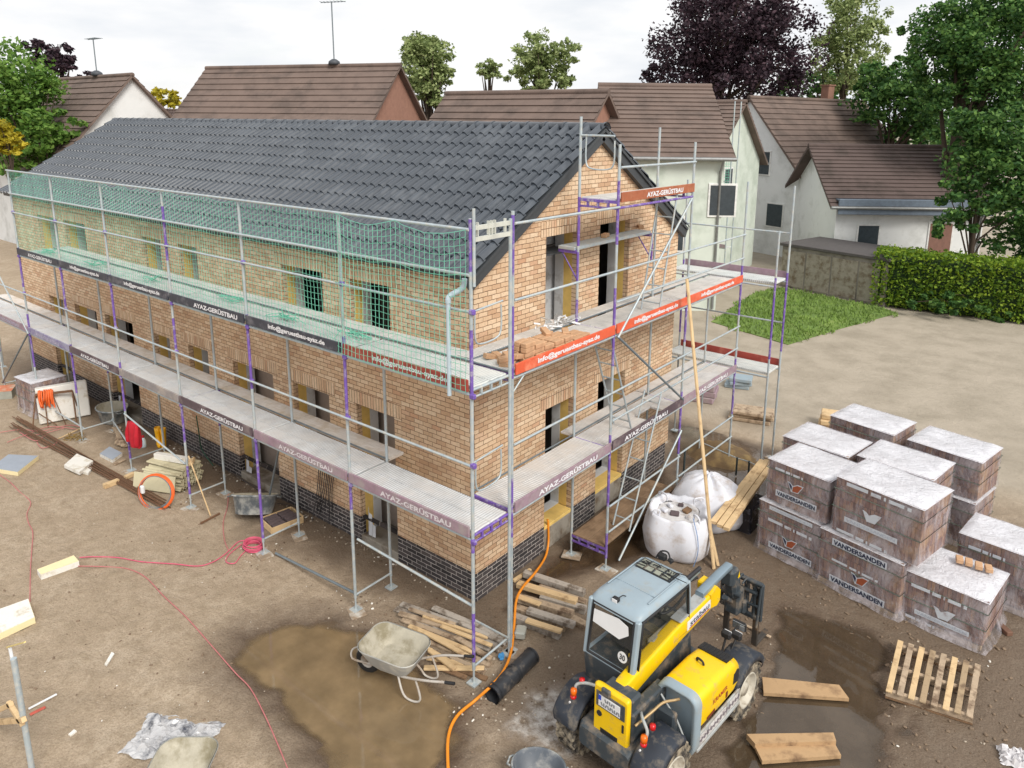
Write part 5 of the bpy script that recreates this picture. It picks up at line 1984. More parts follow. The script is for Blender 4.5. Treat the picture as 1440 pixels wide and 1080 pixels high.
# ---- trestle with straps, white board, foam pieces
c1, c2 = gz(46, 604, 0), gz(108, 596, 0)
dv = (c2 - c1).normalized()
nv = V((-dv.y, dv.x, 0))
L = (c2 - c1).length
t = thing('trestle', 'rusty steel trestle with orange straps over its bar', 'trestle', tuple(c1.lerp(c2, .5)))
top1, top2 = c1 + dv * .1 + V((0, 0, .80)) + nv * .25, c2 - dv * .05 + V((0, 0, .80)) + nv * .25
MB().beam(top1, top2, .05, .05).build('top_bar', RUST, t, True)
for tp, bs in ((top1, c1), (top1, c1 + nv * .55 + dv * .25), (top2, c2), (top2, c2 + nv * .55)):
    MB().tube([tp, bs], .018, 6).build('leg', RUST, t, True)
b = MB()
b.tube([c1.lerp(top1, .45) + dv * .1, c1 + dv * L * .55 + V((0, 0, .03))], .014, 5)
b.tube([top1 + dv * .35, c1 + dv * L * .75], .012, 5)
b.tube([top1 + dv * .18, c1 + dv * L * .35], .016, 5)
b.build('cross_strut', RUST, t, True)
b = MB()
for k_ in range(16):
    o = top1 + dv * rnd.uniform(.02, .38)
    b.tube(spline([o + nv * .05 + V((0, 0, -.05)), o + V((0, 0, .06 + .05 * rnd.random())), o - nv * (.06 + .06 * rnd.random()) + V((0, 0, -.1)), o - nv * .07 + V((rnd.gauss(0, .05), 0, -.2 - .15 * rnd.random()))], 4), .02, 5)
single(b, 'lifting_strap', ORC, 'heap of orange straps thrown over the rusty trestle', 'strap')
wb0, wb1 = gz(22, 609, 0), gz(98, 594, 0)
wbv = (wb1 - wb0).normalized()
b = MB()
M = Matrix((wbv, V((-wbv.y, wbv.x, 0)), ZUP)).transposed()
b.box(wb0.lerp(wb1, .5) + V((-.22, .58, .46)), ((wb1 - wb0).length * .98, .30, .90), M @ Matrix.Rotation(-.12, 3, 'X'), 0, .02)
single(b, 'foam_block', FOAM, 'big white foam block standing behind the rusty trestle', 'foam block')


def slab(pts, z0, h, top, side, name, label, cat, group=None):
    """flat piece from four ground pixels"""
    P = [gz(u, v, z0 + h) for u, v in pts]
    t = thing(name, label, cat, tuple(sum(P, V((0, 0, 0))) / 4 - V((0, 0, h))), 0, group)
    b = MB()
    b.add([p - V((0, 0, h)) for p in P] + P, [(3, 2, 1, 0), (4, 5, 6, 7)] + [(i, (i + 1) % 4, 4 + (i + 1) % 4, 4 + i) for i in range(4)])
    b.build('foam_core', side, t, True)
    b = MB()
    b.add([p.lerp(sum(P, V((0, 0, 0))) / 4, .015) + V((0, 0, .001)) for p in P] + [p.lerp(sum(P, V((0, 0, 0))) / 4, .015) + V((0, 0, .006)) for p in P], [(3, 2, 1, 0), (4, 5, 6, 7)] + [(i, (i + 1) % 4, 4 + (i + 1) % 4, 4 + i) for i in range(4)])
    b.build('facing', top, t, True)
    return t


slab([(-14, 658), (12, 639), (54, 641), (25, 664)], 0, .09, FOIL, FOAMY, 'insulation_board', 'grey faced cream insulation board at the left edge of the dry ground', 'insulation board')
slab([(90, 654), (108, 638), (131, 648), (112, 664)], .04, .07, FOAM, FOAM, 'insulation_board', 'white foam board leaning with a broken corner beside the steel bars', 'insulation board')
slab([(110, 662), (116, 656), (130, 658), (124, 666)], 0, .04, FOAM, FOAM, 'foam_offcut', 'small white foam offcut under the white foam board', 'foam')
slab([(140, 638), (154, 628), (172, 637), (158, 647)], 0, .07, FOIL, FOAM, 'insulation_board', 'small blue grey faced foam block beside the steel bars', 'insulation board')
slab([(52, 801), (104, 781), (111, 789), (57, 808)], 0, .10, FOAMY, FOAM, 'foam_bar', 'cream foam bar lying on the dry ground across the pink cables', 'foam bar')
slab([(-30, 867), (40, 842), (49, 868), (-30, 905)], 0, .10, FOAM, FOAMY, 'insulation_board', 'large cream foam board cut off by the left edge of the view', 'insulation board')
slab([(147, 934), (157, 917), (161, 919), (150, 936)], 0, .015, FOAM, FOAM, 'foam_offcut', 'thin white foam strip alone on the open ground', 'foam')
slab([(96, 1033), (104, 1026), (108, 1028), (99, 1035)], 0, .015, FOAM, FOAM, 'foam_offcut', 'tiny white foam chip near the plastic sheet', 'foam')
plankpx('wood_block', (146, 684), (167, 676), .05, .05, .10, .10, WOODN, 'short squared wood block lying under the steel bars', 'wood')
plankpx('wood_block', (176, 672), (188, 666), .05, .05, .09, .08, WOODN, 'small wood block at the left foot of the panel stack', 'wood')
plankpx('wood_offcut', (160, 654), (176, 646), .02, .02, .07, .03, WOODO, 'thin wood offcut between steel bars and panel stack', 'wood')
# broom with straw head
t = thing('broom', 'straw broom lying at the foot of a front upright', 'broom', tuple(gz(104, 613, 0)))
b = MB()
for i in range(70):
    p = gz(rnd.uniform(94, 117), rnd.uniform(608, 620), .02 + rnd.random() * .1)
    b.tube([p, p + V((rnd.gauss(0, .06), rnd.gauss(0, .06), rnd.gauss(0, .03)))], .008, 3, sm=False)
b.build('straw_head', mat('straw', srgb(132, 106, 50), .9, var=.3, scale=12), t, True)
MB().tube([gz(112, 603, .06), gz(82, 617, .05)], .014, 6).build('handle', WOODN, t, True)
# grey box and wrapped bricks at the far left
slab([(-22, 553), (-5, 543), (24, 540), (16, 550)], 0, .22, mat('orange_lid', srgb(206, 124, 92), .8, dirt=srgb(190, 180, 160), damt=.5), mat('grey_box', srgb(150, 150, 140), .8), 'tool_box', 'grey box with orange lid at the left edge by the brick pallet', 'box')
# steel prop at the lower left with folding rule and timber bracket
f0 = gz(48, 1100, 0)
t = thing('steel_post', 'galvanised steel post standing at the lower left corner', 'post', tuple(f0))
tp = gy(19, 926, f0.y)
MB().tube([f0, tp], .032, 12).build('tube', GALV, t, True)
b = MB().box(tp + V((-.06, 0, -.02)), (.035, .03, .24), Matrix.Rotation(-.1, 3, 'Y'), 0, .004)
b.build('white_strip', WPLATE, t, True)
q1, q2, q3 = gy(10, 910, f0.y), gy(35, 903, f0.y - .05), gy(8, 912, f0.y)
MB().beam(q1, q2, .02, .012).build('folding_rule', mat('rule_yellow', srgb(220, 200, 130), .6), t, True)
b = MB()
for a_, c_ in (((-12, 1003), (16, 990)), ((12, 988), (32, 1018)), ((-12, 1016), (34, 1012))):
    b.beam(gy(*a_, f0.y - .03), gy(*c_, f0.y - .03), .05, .06, bev=.005)
b.build('timber_bracket', WOODN, t, True)
plankpx('batten', (40, 997), (80, 976), .02, .02, .03, .02, WPLATE, 'thin white batten on the ground right of the steel post', 'batten')
plankpx('batten', (42, 1005), (64, 994), .015, .015, .05, .015, mat('red_strip', srgb(190, 90, 74), .7), 'short red strip on the ground beside the thin white batten', 'strip')

# ---- cables hanging down the front wall, green hose
b = MB()
for i in range(9):
    a_ = gy(448 + 3.0 * i, 655, YF - .03)
    b.tube(spline([a_ + V((0, 0, .35)), a_, gy(446 + 2.6 * i, 690, YF - .05), gz(440 + 3 * i + rnd.gauss(0, 4), 728 + rnd.gauss(0, 5), .02)], 5), .008, 5)
for i in range(4):
    b.tube(spline([gz(300 + 30 * i, 648 + 20 * i, .03), gz(330 + 25 * i, 668 + 14 * i, .05), gz(365 + 25 * i, 690 + 10 * i, .03)], 4), .007, 4)
single(b, 'cable_bundle', mat('grey_cable', srgb(66, 64, 66), .6), 'bundle of dark cables hanging down the brick wall to the ground', 'cables')
b = MB()
b.tube(spline([gy(276, 585, 1.0), gy(280, 610, 1.1), gy(284, 632, 1.25), gz(300, 655, .03)], 6), .012, 6)
single(b, 'hose', mat('green_hose', srgb(44, 92, 70), .5), 'thin green hose hanging along the front wall behind the panel stack', 'hose')

# ---- bricks on the gable scaffold
bm_ = MB()
LB = 'tan brick in the heap on the upper gable deck behind the orange board'
GB = 'tan bricks heaped on the upper gable deck'
BW, BD, BH = .215, .10, .066


def brick(p, rz, tilt=0.0, label=LB, group=GB, m=LBRICK, bw=BW):
    b = MB().box(p, (BD, bw, BH), Matrix.Rotation(rz, 3, 'Z') @ Matrix.Rotation(tilt, 3, 'X'), 0, .006)
    return single(b, 'brick', m, label, 'brick', group)


zz = Z2 + BH / 2 + .004
for row, (y0, nlev, nx) in enumerate(((1.30, 4, 3), (1.54, 3, 3), (1.78, 2, 4), (2.02, 2, 4), (2.26, 2, 4), (2.50, 1, 4), (2.74, 1, 3))):
    for lv in range(nlev):
        for ix in range(nx - (lv > 1)):
            brick((-.14 - .118 * ix + rnd.gauss(0, .008), y0 + rnd.gauss(0, .012), zz + lv * (BH + .003)), rnd.gauss(0, .06))
for i in range(10):
    brick((rnd.uniform(-.6, -.12), rnd.uniform(.90, 1.16), zz + rnd.choice((0, 0, .07))), rnd.uniform(0, 3), rnd.gauss(0, .12))
brick((-.45, 2.15, zz + 2.1 * BH), 1.1, .25)
brick((-.30, 2.45, zz + 1.5 * BH), .7, .1)
for (u, v) in ((851, 331), (901, 319)):
    p = gz(u, v, 5.578 + BH / 2)
    brick((max(-1.06, min(-.80, p.x)), p.y, 5.579 + BH / 2), .2 + rnd.random(), 0, 'single brick lying on the small bracket platform before the upper gable windows', 'bricks on the bracket platform')
b = MB()
for i in range(60):
    p = V((rnd.uniform(-1.0, -.70), rnd.uniform(2.6, 3.4), Z2 + .02 + .10 * rnd.random()))
    d = V((rnd.gauss(0, .08), rnd.gauss(0, .1), rnd.gauss(0, .02)))
    e = V((rnd.gauss(0, .03), rnd.gauss(0, .03), .02))
    b.add([p, p + e, p + d + e, p + d], [(0, 1, 2, 3)])
single(b, 'plastic_wrap', WPLATE, 'torn white plastic wrap on the upper gable deck behind the bricks', 'plastic wrap')
# ================================================================== material stacks on the right
def stack_mat():
    m = bpy.data.materials.new('wrapped_bricks')
    k = NT(m)
    sx = k.n('ShaderNodeSeparateXYZ')
    k.l(k.obj(), sx.inputs[0])
    cx = k.n('ShaderNodeCombineXYZ')
    k.l(k.math('ADD', sx.outputs[0], sx.outputs[1]), cx.inputs[0])
    k.l(sx.outputs[2], cx.inputs[1])
    bt = k.n('ShaderNodeTexBrick', offset=0.37)
    for nm, val in (('Color1', (0, 0, 0, 1)), ('Color2', (1, 1, 1, 1)), ('Mortar', (.4, .4, .4, 1)), ('Scale', 1.0), ('Mortar Size', .004), ('Mortar Smooth', .3), ('Brick Width', .058), ('Row Height', .205)):
        bt.inputs[nm].default_value = val
    k.l(cx.outputs[0], bt.inputs['Vector'])
    col = k.ramp(bt.outputs['Color'], [(0, srgb(104, 74, 66)), (.35, srgb(136, 100, 88)), (.65, srgb(158, 124, 104)), (.9, srgb(124, 94, 92)), (1, srgb(176, 134, 92))])
    col = k.mix(bt.outputs['Fac'], col, srgb(72, 54, 52))
    n = k.noise(2.6, 5, .6)
    col = k.mix(k.ramp(n, [(.5, (0, 0, 0, 1)), (.66, (.6, .6, .6, 1))]), col, srgb(176, 140, 96))
    k.l(col, k.b.inputs['Base Color'])
    k.b.inputs['Roughness'].default_value = .8
    k.bump(bt.outputs['Fac'], .35, .01)
    return m


def film_mat(name, white, lo, hi, scale=3.0):
    m = bpy.data.materials.new(name)
    k = NT(m)
    mp_ = k.n('ShaderNodeMapping')
    mp_.inputs['Scale'].default_value = (1, 1, .45)
    k.l(k.obj(), mp_.inputs[0])
    n = k.noise(scale, 6, .68, mp_.outputs[0], .8)
    fac = k.ramp(n, [(.42, (lo, lo, lo, 1)), (.72, (hi, hi, hi, 1))])
    k.b.inputs['Base Color'].default_value = white
    k.l(fac, k.b.inputs['Alpha'])
    k.b.inputs['Roughness'].default_value = .14
    k.bump(k.noise(8, 5, .6, mp_.outputs[0], 1.4), .85, .04)
    return m


STK = stack_mat()
GFS = mat('green_strap', srgb(84, 100, 88), .5)
FILM = film_mat('clear_film', srgb(208, 202, 208), .12, .74, 4.0)
FILMW = film_mat('white_film_top', srgb(222, 222, 228), .80, .99, 1.6)
LABW = mat('pale_print', srgb(206, 212, 220), .45, var=.06, dirt=srgb(168, 160, 164), damt=.25, dscale=9)
NAVYL = mat('navy_lettering', srgb(34, 44, 72), .5, var=.08)
BRN = mat('red_brown_print', srgb(158, 84, 54), .5, var=.1)
PALW = mat('pallet_wood', srgb(170, 148, 118), .9, var=.18, scale=5, dirt=srgb(120, 100, 80), damt=.5, dscale=5)


def brick_stack(label, A, ang, z0, w, d, h, prints=(), white_top=0, seed=0, flare=.05, pallet=True, group='wrapped brick pallets'):
    t = thing('brick_pallet', label, 'brick pallet', (A[0], A[1], z0), ang, group)
    b = MB()
    pz = .10 if pallet else .0
    n = 7
    for i in range(n):          # packets standing a little uneven
        x0, x1 = w * i / n, w * (i + 1) / n
        b.box(((x0 + x1) / 2, d / 2, pz + (h - pz) / 2), ((x1 - x0) - .004, d - .03 + rnd.uniform(-.012, .008), h - pz - .02 + rnd.uniform(-.02, .0)))
    b.build('brick_packet', STK, t)
    if pallet:
        b = MB()
        for y in (.06, d / 2, d - .06):
            b.box((w / 2, y, .04), (w - .04, .09, .075))
        b.build('pallet_base', PALW, t)
    # film: wavy skirt and crumpled skin
    b = MB()
    per = []
    N_ = 64
    for i in range(N_):
        s = i / N_ * 4
        q, f = int(s), s - int(s)
        cn = [(0, 0), (w, 0), (w, d), (0, d)]
        a, c = V(cn[q] + (0,)), V(cn[(q + 1) % 4] + (0,))
        per.append(a.lerp(c, f))
    ctr = V((w / 2, d / 2, 0))
    rings = []
    zs = [.02, .07, .16, .3, .42, .52, .64, .76, .88, .96, 1.0]
    for j, zf in enumerate(zs):
        r = []
        for i, p in enumerate(per):
            o = (p - ctr)
            fl = flare * max(0, 1 - zf * 5) + .016
            nn = noise.noise(V((p.x * 4 + seed, p.y * 4, zf * 4))) * .014 + noise.noise(V((p.x * 9, p.y * 9 + seed, zf * 7))) * .008
            dz = (.03 * noise.noise(V((p.x * 3 + seed, p.y * 3, 7))) if j == 0 else 0)
            r.append(ctr + o * (1 + (fl + nn) / max(.3, o.length)) + V((0, 0, zf * h + dz)))
        rings.append(r)
    b.loft(rings, False, False)
    b.build('plastic_film', FILM, t)
    b = MB()
    k_ = 14
    vs = []
    for j in range(k_ + 1):
        for i in range(k_ + 1):
            x, y = -.02 + (w + .04) * i / k_, -.02 + (d + .04) * j / k_
            e = min(i, j, k_ - i, k_ - j)
            vs.append(V((x, y, h + .012 + (.035 * abs(noise.noise(V((x * 4 + seed, y * 4, 2)))) if e > 0 else -.03))))
    b.add(vs, [(j * (k_ + 1) + i, j * (k_ + 1) + i + 1, (j + 1) * (k_ + 1) + i + 1, (j + 1) * (k_ + 1) + i) for j in range(k_) for i in range(k_)], 0, True)
    b.build('film_top', FILMW, t)
    b = MB()
    for zf in (.46, .78):
        b.tube([(-.022, -.022, zf * h), (w + .022, -.022, zf * h - .01), (w + .022, d + .022, zf * h), (-.022, d + .022, zf * h + .01)], .007, 4, True)
    b.build('strap', GFS, t)
    y = -.034
    for kind, s, z, ww, hh in prints:
        o = V((s, y, z))
        if kind == 'name':
            b = MB()
            b.box(o + V((0, .003, 0)), (ww + .05, .003, hh + .035))
            lb = b.build('printed_band', LABW, t)
            b = MB()
            text(b, 'VANDERSANDEN', o + V((0, -.003, 0)), (1, 0, 0), (0, 0, 1), ww, hh, .035)
            b.build('lettering', NAVYL, lb)
        elif kind == 'pale':
            b = MB()
            b.box(o, (ww, .004, hh), bev=.0)
            lb = b.build('printed_band', LABW, t)
            b = MB()
            text(b, 'VANDERSANDEN', o + V((0, -.0045, 0)), (1, 0, 0), (0, 0, 1), ww * .92, hh * .55, .0)
            b.build('lettering', mat('ghost_print', srgb(176, 184, 198), .5), lb)
        elif kind in ('logo', 'logow'):
            MX = Matrix.Translation(o) @ Matrix(((1, 0, 0, 0), (0, 0, 1, 0), (0, 1, 0, 0), (0, 0, 0, 1)))
            b = MB().prism([(-.15, .085), (-.09, .07), (-.045, .03), (.045, .085), (.155, .085), (.065, -.075), (-.07, -.085)], (-.001, .002), MX)
            lb = b.build('printed_emblem', LABW, t)
            if kind == 'logo':
                MB().prism([(-.13, .07), (-.085, .055), (-.055, .02), (-.062, -.055)], (-.0045, -.0012), MX).build('dark_wing', NAVYL, lb)
                MB().prism([(-.035, .02), (.045, .07), (.135, .07), (.055, -.062), (-.045, -.068)], (-.0045, -.0012), MX).build('brown_wing', BRN, lb)
        elif kind == 'strip':
            b = MB()
            x = s - ww / 2
            for f in (.36, .16, .03, .24, .06):
                b.box((x + f * ww / 2, y, z - .02 * (x - s)), (f * ww, .004, hh), Matrix.Rotation(.0, 3, 'Y'))
                x += f * ww + .05 * ww
            b.build('printed_strip', LABW, t)
    return t


def ST(A, ang, s, z=0):
    return (A[0] + s * math.cos(ang), A[1] + s * math.sin(ang), z)


A3, a3 = (4.30, 5.22), R(-8)
p3_ = brick_stack('wrapped brick pallet with white film top and four loose bricks on it', A3, a3, 0, 1.16, 1.05, .84,
                  [('strip', .50, .63, .74, .05), ('logow', .62, .36, 0, 0), ('pale', .60, .22, .76, .075), ('strip', .3, .09, .4, .04)], 1, 3, .09)
A2, a2 = (2.97, 5.38), R(-13.5)
brick_stack('lower wrapped brick pallet of the middle stack, with two dark name bands', A2, a2, 0, 1.36, 1.0, .99,
            [('name', .68, .84, .86, .085), ('name', .70, .18, .88, .085), ('logo', .74, .38, 0, 0), ('strip', .62, .52, .74, .035)], 0, 7, .07)
q = ST(A2, a2, .17)
brick_stack('upper wrapped brick pallet of the middle stack, with one pale band and pale emblem', (q[0], q[1] + .02), a2, 1.01, 1.38, 1.0, .98,
            [('strip', .68, .90, .98, .055), ('logow', .64, .50, 0, 0), ('pale', .64, .30, .86, .085), ('strip', .5, .06, .8, .045)], 0, 13, .02, False)
A1, a1 = (1.80, 5.70), R(-12)
brick_stack('lower wrapped brick pallet at the left end, its name band near the ground', A1, a1, 0, 1.18, 1.0, .98,
            [('pale', .62, .90, .82, .07), ('strip', .60, .66, .8, .05), ('name', .66, .20, .78, .075), ('logo', .64, .38, 0, 0)], 0, 19, .06)
q = ST(A1, a1, .10)
brick_stack('upper wrapped brick pallet at the left end, name band under its brown emblem', (q[0], q[1] + .02), a1, 1.0, 1.14, 1.0, .80,
            [('name', .58, .22, .72, .078), ('logo', .55, .43, 0, 0), ('strip', .4, .66, .5, .04)], 0, 23, .02, False)
brick_stack('half hidden brick pallet with torn dark film behind the pallet with loose bricks', (4.85, 6.55), R(-8), 0, 1.05, .9, 1.05, [('strip', .4, .86, .5, .05)], 0, 29, .05)
for i, (x, y, a, lo, up) in enumerate(((1.62, 7.15, -10, 'lower', 'upper'), (3.05, 6.92, -10, 'lower', 'upper'), (2.1, 8.55, -12, 'lower', 'upper'), (3.62, 8.25, -12, 'lower', 'upper'))):
    nm = ('behind the left end stack', 'behind the middle stack', 'in the rear row, left one', 'in the rear row, right one')[i]
    brick_stack('lower white capped brick pallet ' + nm, (x, y), R(a), 0, 1.3, 1.0, .95, (), 1, 31 + i)
    brick_stack('upper white capped brick pallet ' + nm, (x + .03, y + .02), R(a), .97, 1.28, 1.0, .78 - .1 * (i == 0), (), 1, 41 + i, .02, False)
# four bricks on the single pallet
for i, (u, v) in enumerate(((1349, 789), (1362, 793), (1376, 798), (1390, 802))):
    p = gz(u, v, .9)
    brick((p.x, p.y, .888 + BH / 2 + .01), R(12) + rnd.gauss(0, .06), 0, 'loose brick in the row of four on the white film of the single pallet', 'bricks on the single pallet', LBRICK, .16)
for (u, v), lab in (((1413, 886), 'broken reddish brick on the mud right of the single pallet'), ((1438, 838), 'brick at the right edge of the view beside the thin sticks')):
    p = gz(u, v, .03)
    brick((p.x, p.y, .035), .8, 0, lab, None, mat('wet_brick', srgb(112, 82, 66), .8))
for a, c, lab in (((1406, 760), (1444, 775), 'upper thin stick lying at the right edge'), ((1408, 774), (1444, 788), 'lower thin pale stick lying at the right edge')):
    plankpx('stick', a, c, .02, .02, .03, .02, WOODN, lab, 'stick')
plankpx('wood_offcut', (1421, 778), (1424, 796), .02, .02, .05, .02, WOODN, 'short wood piece across the thin pale stick at the right edge', 'wood')

# ---- slatted pallet
P = [gz(u, v, .13) for u, v in ((1245, 972), (1262, 900), (1380, 936), (1368, 1010))]
t = thing('wooden_pallet', 'empty slatted wooden pallet lying on the mud before the brick pallets', 'pallet', tuple(sum(P, V((0, 0, 0))) / 4 - V((0, 0, .13))))
for i in range(8):
    f = (i + .3) / 7.6
    a_, c_ = P[0].lerp(P[3], f), P[1].lerp(P[2], f)
    MB().beam(a_, c_, .075, .02, bev=.003).build('slat', (PALW, WOODN, WOODO)[(i * 5) % 3] if i not in (0,) else WOODN, t, True)
for f in (.06, .5, .94):
    a_, c_ = P[0].lerp(P[1], f) - V((0, 0, .06)), P[3].lerp(P[2], f) - V((0, 0, .06))
    MB().beam(a_, c_, .06, .09, bev=.003).build('stringer', WOODO, t, True)
for f in (.06, .94):
    a_, c_ = P[0].lerp(P[1], f) - V((0, 0, .118)), P[3].lerp(P[2], f) - V((0, 0, .118))
    MB().beam(a_, c_, .09, .018).build('slat', WOODB, t, True)

# ---- boards in the puddle
BOARDW = mat('wet_board', srgb(182, 150, 112), .8, var=.16, scale=3, dirt=srgb(120, 94, 70), damt=.5, dscale=3)
for pts, z, lab in (([(1072, 952), (1180, 963), (1194, 982), (1074, 974)], .02, 'wide muddy board beside the front wheel of the telehandler'),
                    ([(1060, 1046), (1172, 1042), (1183, 1062), (1072, 1070)], .02, 'lower muddy board at the puddle edge, under the narrow beam'),
                    ([(1050, 1032), (1172, 1030), (1176, 1042), (1062, 1046)], .07, 'narrow pale beam lying on the lower board at the puddle edge')):
    P = [gz(u, v, z + .03) for u, v in pts]
    b = MB()
    b.add([p - V((0, 0, .05 if z < .05 else .08)) for p in P] + P, [(3, 2, 1, 0), (4, 5, 6, 7)] + [(i, (i + 1) % 4, 4 + (i + 1) % 4, 4 + i) for i in range(4)])
    single(b, 'board', BOARDW, lab, 'board')
plankpx('stick', (1012, 862), (1084, 896), .03, .03, .05, .02, WOODO, 'thin stick on the mud under the forks of the telehandler', 'stick')

# ---- big bags
BAG = mat('woven_bag', srgb(216, 218, 226), .75, var=.06, scale=3, dirt=srgb(186, 176, 170), damt=.35, dscale=3, bump=.15)


def big_bag(label, c, rx, ry, h, seed, fill):
    t = thing('big_bag', label, 'big bag', (c[0], c[1], 0), R(20))
    b = MB()
    N_ = 56
    rings = []
    for zf, s in ((0, .78), (.03, .90), (.12, 1.0), (.3, 1.06), (.5, 1.07), (.7, 1.04), (.86, .98), (.95, .93), (1.0, .90), (.985, .82), (.94, .76), (.90, .66)):
        r = []
        for i in range(N_):
            a = 2 * PI * i / N_
            ca_, sa_ = math.cos(a), math.sin(a)
            q = (abs(ca_) ** 3.0 + abs(sa_) ** 3.0) ** (-1 / 3.0)
            fo = 1 + .022 * math.sin(a * 7 + seed + zf * 3) * (1 - abs(zf - .5)) + .06 * noise.noise(V((ca_ * 1.5 + seed, sa_ * 1.5, zf * 2.5))) + .018 * noise.noise(V((ca_ * 6, sa_ * 6 + seed, zf * 7)))
            dz = .06 * noise.noise(V((ca_ * 2, sa_ * 2, seed))) * (zf > .8) + .02 * noise.noise(V((ca_ * 6, sa_ * 6, seed))) * (zf > .8)
            r.append(V((rx * ca_ * q * s * fo, ry * sa_ * q * s * fo, zf * h + dz)))
        rings.append(r)
    b.loft(rings, True, False)
    body = b.build('bag_body', BAG, t)
    b = MB()
    b.add([V((p.x, p.y, h * .90)) for p in rings[-1]], [tuple(range(N_))])
    b.build('filling', fill, t)
    for i in range(4):
        a = PI / 4 + PI / 2 * i
        p = V((rx * .88 * math.cos(a) * 1.15, ry * .88 * math.sin(a) * 1.15, h * .97))
        q_ = p + V((-.16 * math.cos(a) + rnd.gauss(0, .05), -.16 * math.sin(a) + rnd.gauss(0, .05), .02))
        MB().tube(spline([p + V((0, 0, -.12)), p + V((0, 0, .08)), q_ + V((0, 0, .10)), q_], 4), .018, 5).build('lifting_loop', BAG, t)
    return t, rings, h


FILL = mat('rubble_fill', srgb(206, 204, 204), .9, var=.15, scale=5, dirt=srgb(140, 124, 112), damt=.3, dscale=4, bump=.5)
t, rg_, hb = big_bag('open white big bag of rubble standing behind the telehandler cab', (.66, 4.74), .56, .54, .80, 2, FILL)
for i, (x, y, s, m) in enumerate(((-.05, -.12, .16, DBRICK), (.15, .06, .17, WOODB), (-.16, .14, .12, BAG), (.02, .22, .10, DBRICK), (.2, -.16, .10, FILL), (-.24, -.05, .13, BAG))):
    MB().box((x, y, hb * .9 + .03), (s, s * .7, .06), Matrix.Rotation(i * 1.1, 3, 'Z') @ Matrix.Rotation(.25, 3, 'X'), 0, .015).build('debris', m, t)
b = MB()
b.tube(spline([(.30, -.46, .90), (.40, -.54, .6), (.42, -.55, .3), (.36, -.52, .02)], 4), .008, 5)
b.build('blue_cord', mat('blue_cord', srgb(120, 150, 196), .6), t)
# second bag: full and slumped, folded over the top, orange print at its foot
t = thing('big_bag', 'slumped white big bag with orange print under the yellow beams', 'big bag', (.66, 6.02, 0), R(10))
b = MB()
N_ = 60
rings = []
for zf, s in ((0, .82), (.05, .96), (.2, 1.06), (.4, 1.06), (.6, .98), (.76, .84), (.88, .62), (.96, .36), (1.0, .10)):
    r = []
    for i in range(N_):
        a = 2 * PI * i / N_
        k_ = V((math.cos(a) * 1.6, math.sin(a) * 1.6, zf * 2))
        fo = 1 + .13 * noise.noise(k_ + V((5, 1, 2))) + .05 * noise.noise(k_ * 3)
        r.append(V((.70 * math.cos(a) * s * fo, .56 * math.sin(a) * s * fo, .96 * zf + .05 * noise.noise(k_ * 2.2 + V((1, 7, 3))) * (zf > .3))))
    rings.append(r)
b.loft(rings, True, True)
b.build('bag_body', BAG, t)
b = MB()
for i in range(3):
    b.box((.26 + .07 * i, -.50 + .05 * i, .16 + .05 * (i % 2)), (.10, .03, .07), Matrix.Rotation(.5, 3, 'Z'), 0, .01)
b.build('orange_print', mat('orange_print', srgb(208, 96, 66), .7, dirt=srgb(226, 200, 190), damt=.4, dscale=12), t)
for i in range(5):
    a = 1.2 * i
    pts = [V((.6 * math.cos(a) * f, .48 * math.sin(a) * f, .96 - .62 * f * f + .02)) for f in (.1, .35, .6, .85)]
    MB().tube(spline(pts, 4), [.03 - .0018 * j for j in range(13)], 6).build('bag_fold', BAG, t)
# black wrapped pallet with the yellow beams on it
BF = mat('black_film', srgb(44, 44, 50), .22, var=.25, scale=4, dirt=srgb(110, 110, 120), damt=.25, dscale=10)
p = gz(1030, 742, 0)
b = MB()
rings = []
for zf, s in ((0, 1.02), (.05, 1.0), (.3, .98), (.5, .99), (.8, .98), (.97, .96), (1, .93)):
    rings.append([V((p.x + a * s * (1 + .03 * noise.noise(V((a * 6, c_ * 6, zf * 5)))), p.y + .32 + c_ * s, .50 * zf)) for a, c_ in rrect(.72, .72, .06, 5)])
b.loft(rings)
single(b, 'wrapped_pallet', BF, 'low pallet load in black film under the yellow beams', 'pallet load')
for i, (a, c) in enumerate((((1003, 735), (1072, 648)), ((1012, 740), (1079, 648)), ((1021, 744), (1086, 652)))):
    b = MB().beam(gz(*a, .58 + .0 * i), gz(*c, .86), .11, .07, bev=.005)
    single(b, 'beam', WOODN, 'long yellow timber of the three lying over the black wrapped pallet', 'beam', 'three yellow beams')
# leaning planks
tpk = gx(966, 392, .16)
b = MB().beam(gz(1004, 800, 0), tpk, .085, .03, V((1, 0, 0)), bev=.004)
single(b, 'plank', WOODN, 'tall pale plank leaning against the gable scaffold behind the big bag', 'plank')
b = MB().beam(gz(1010, 796, 0), gz(997, 735, .55), .09, .03, V((1, 0, 0)), bev=.004)
single(b, 'plank', WOODN, 'short plank leaning on the black wrapped pallet beside the open big bag', 'plank')
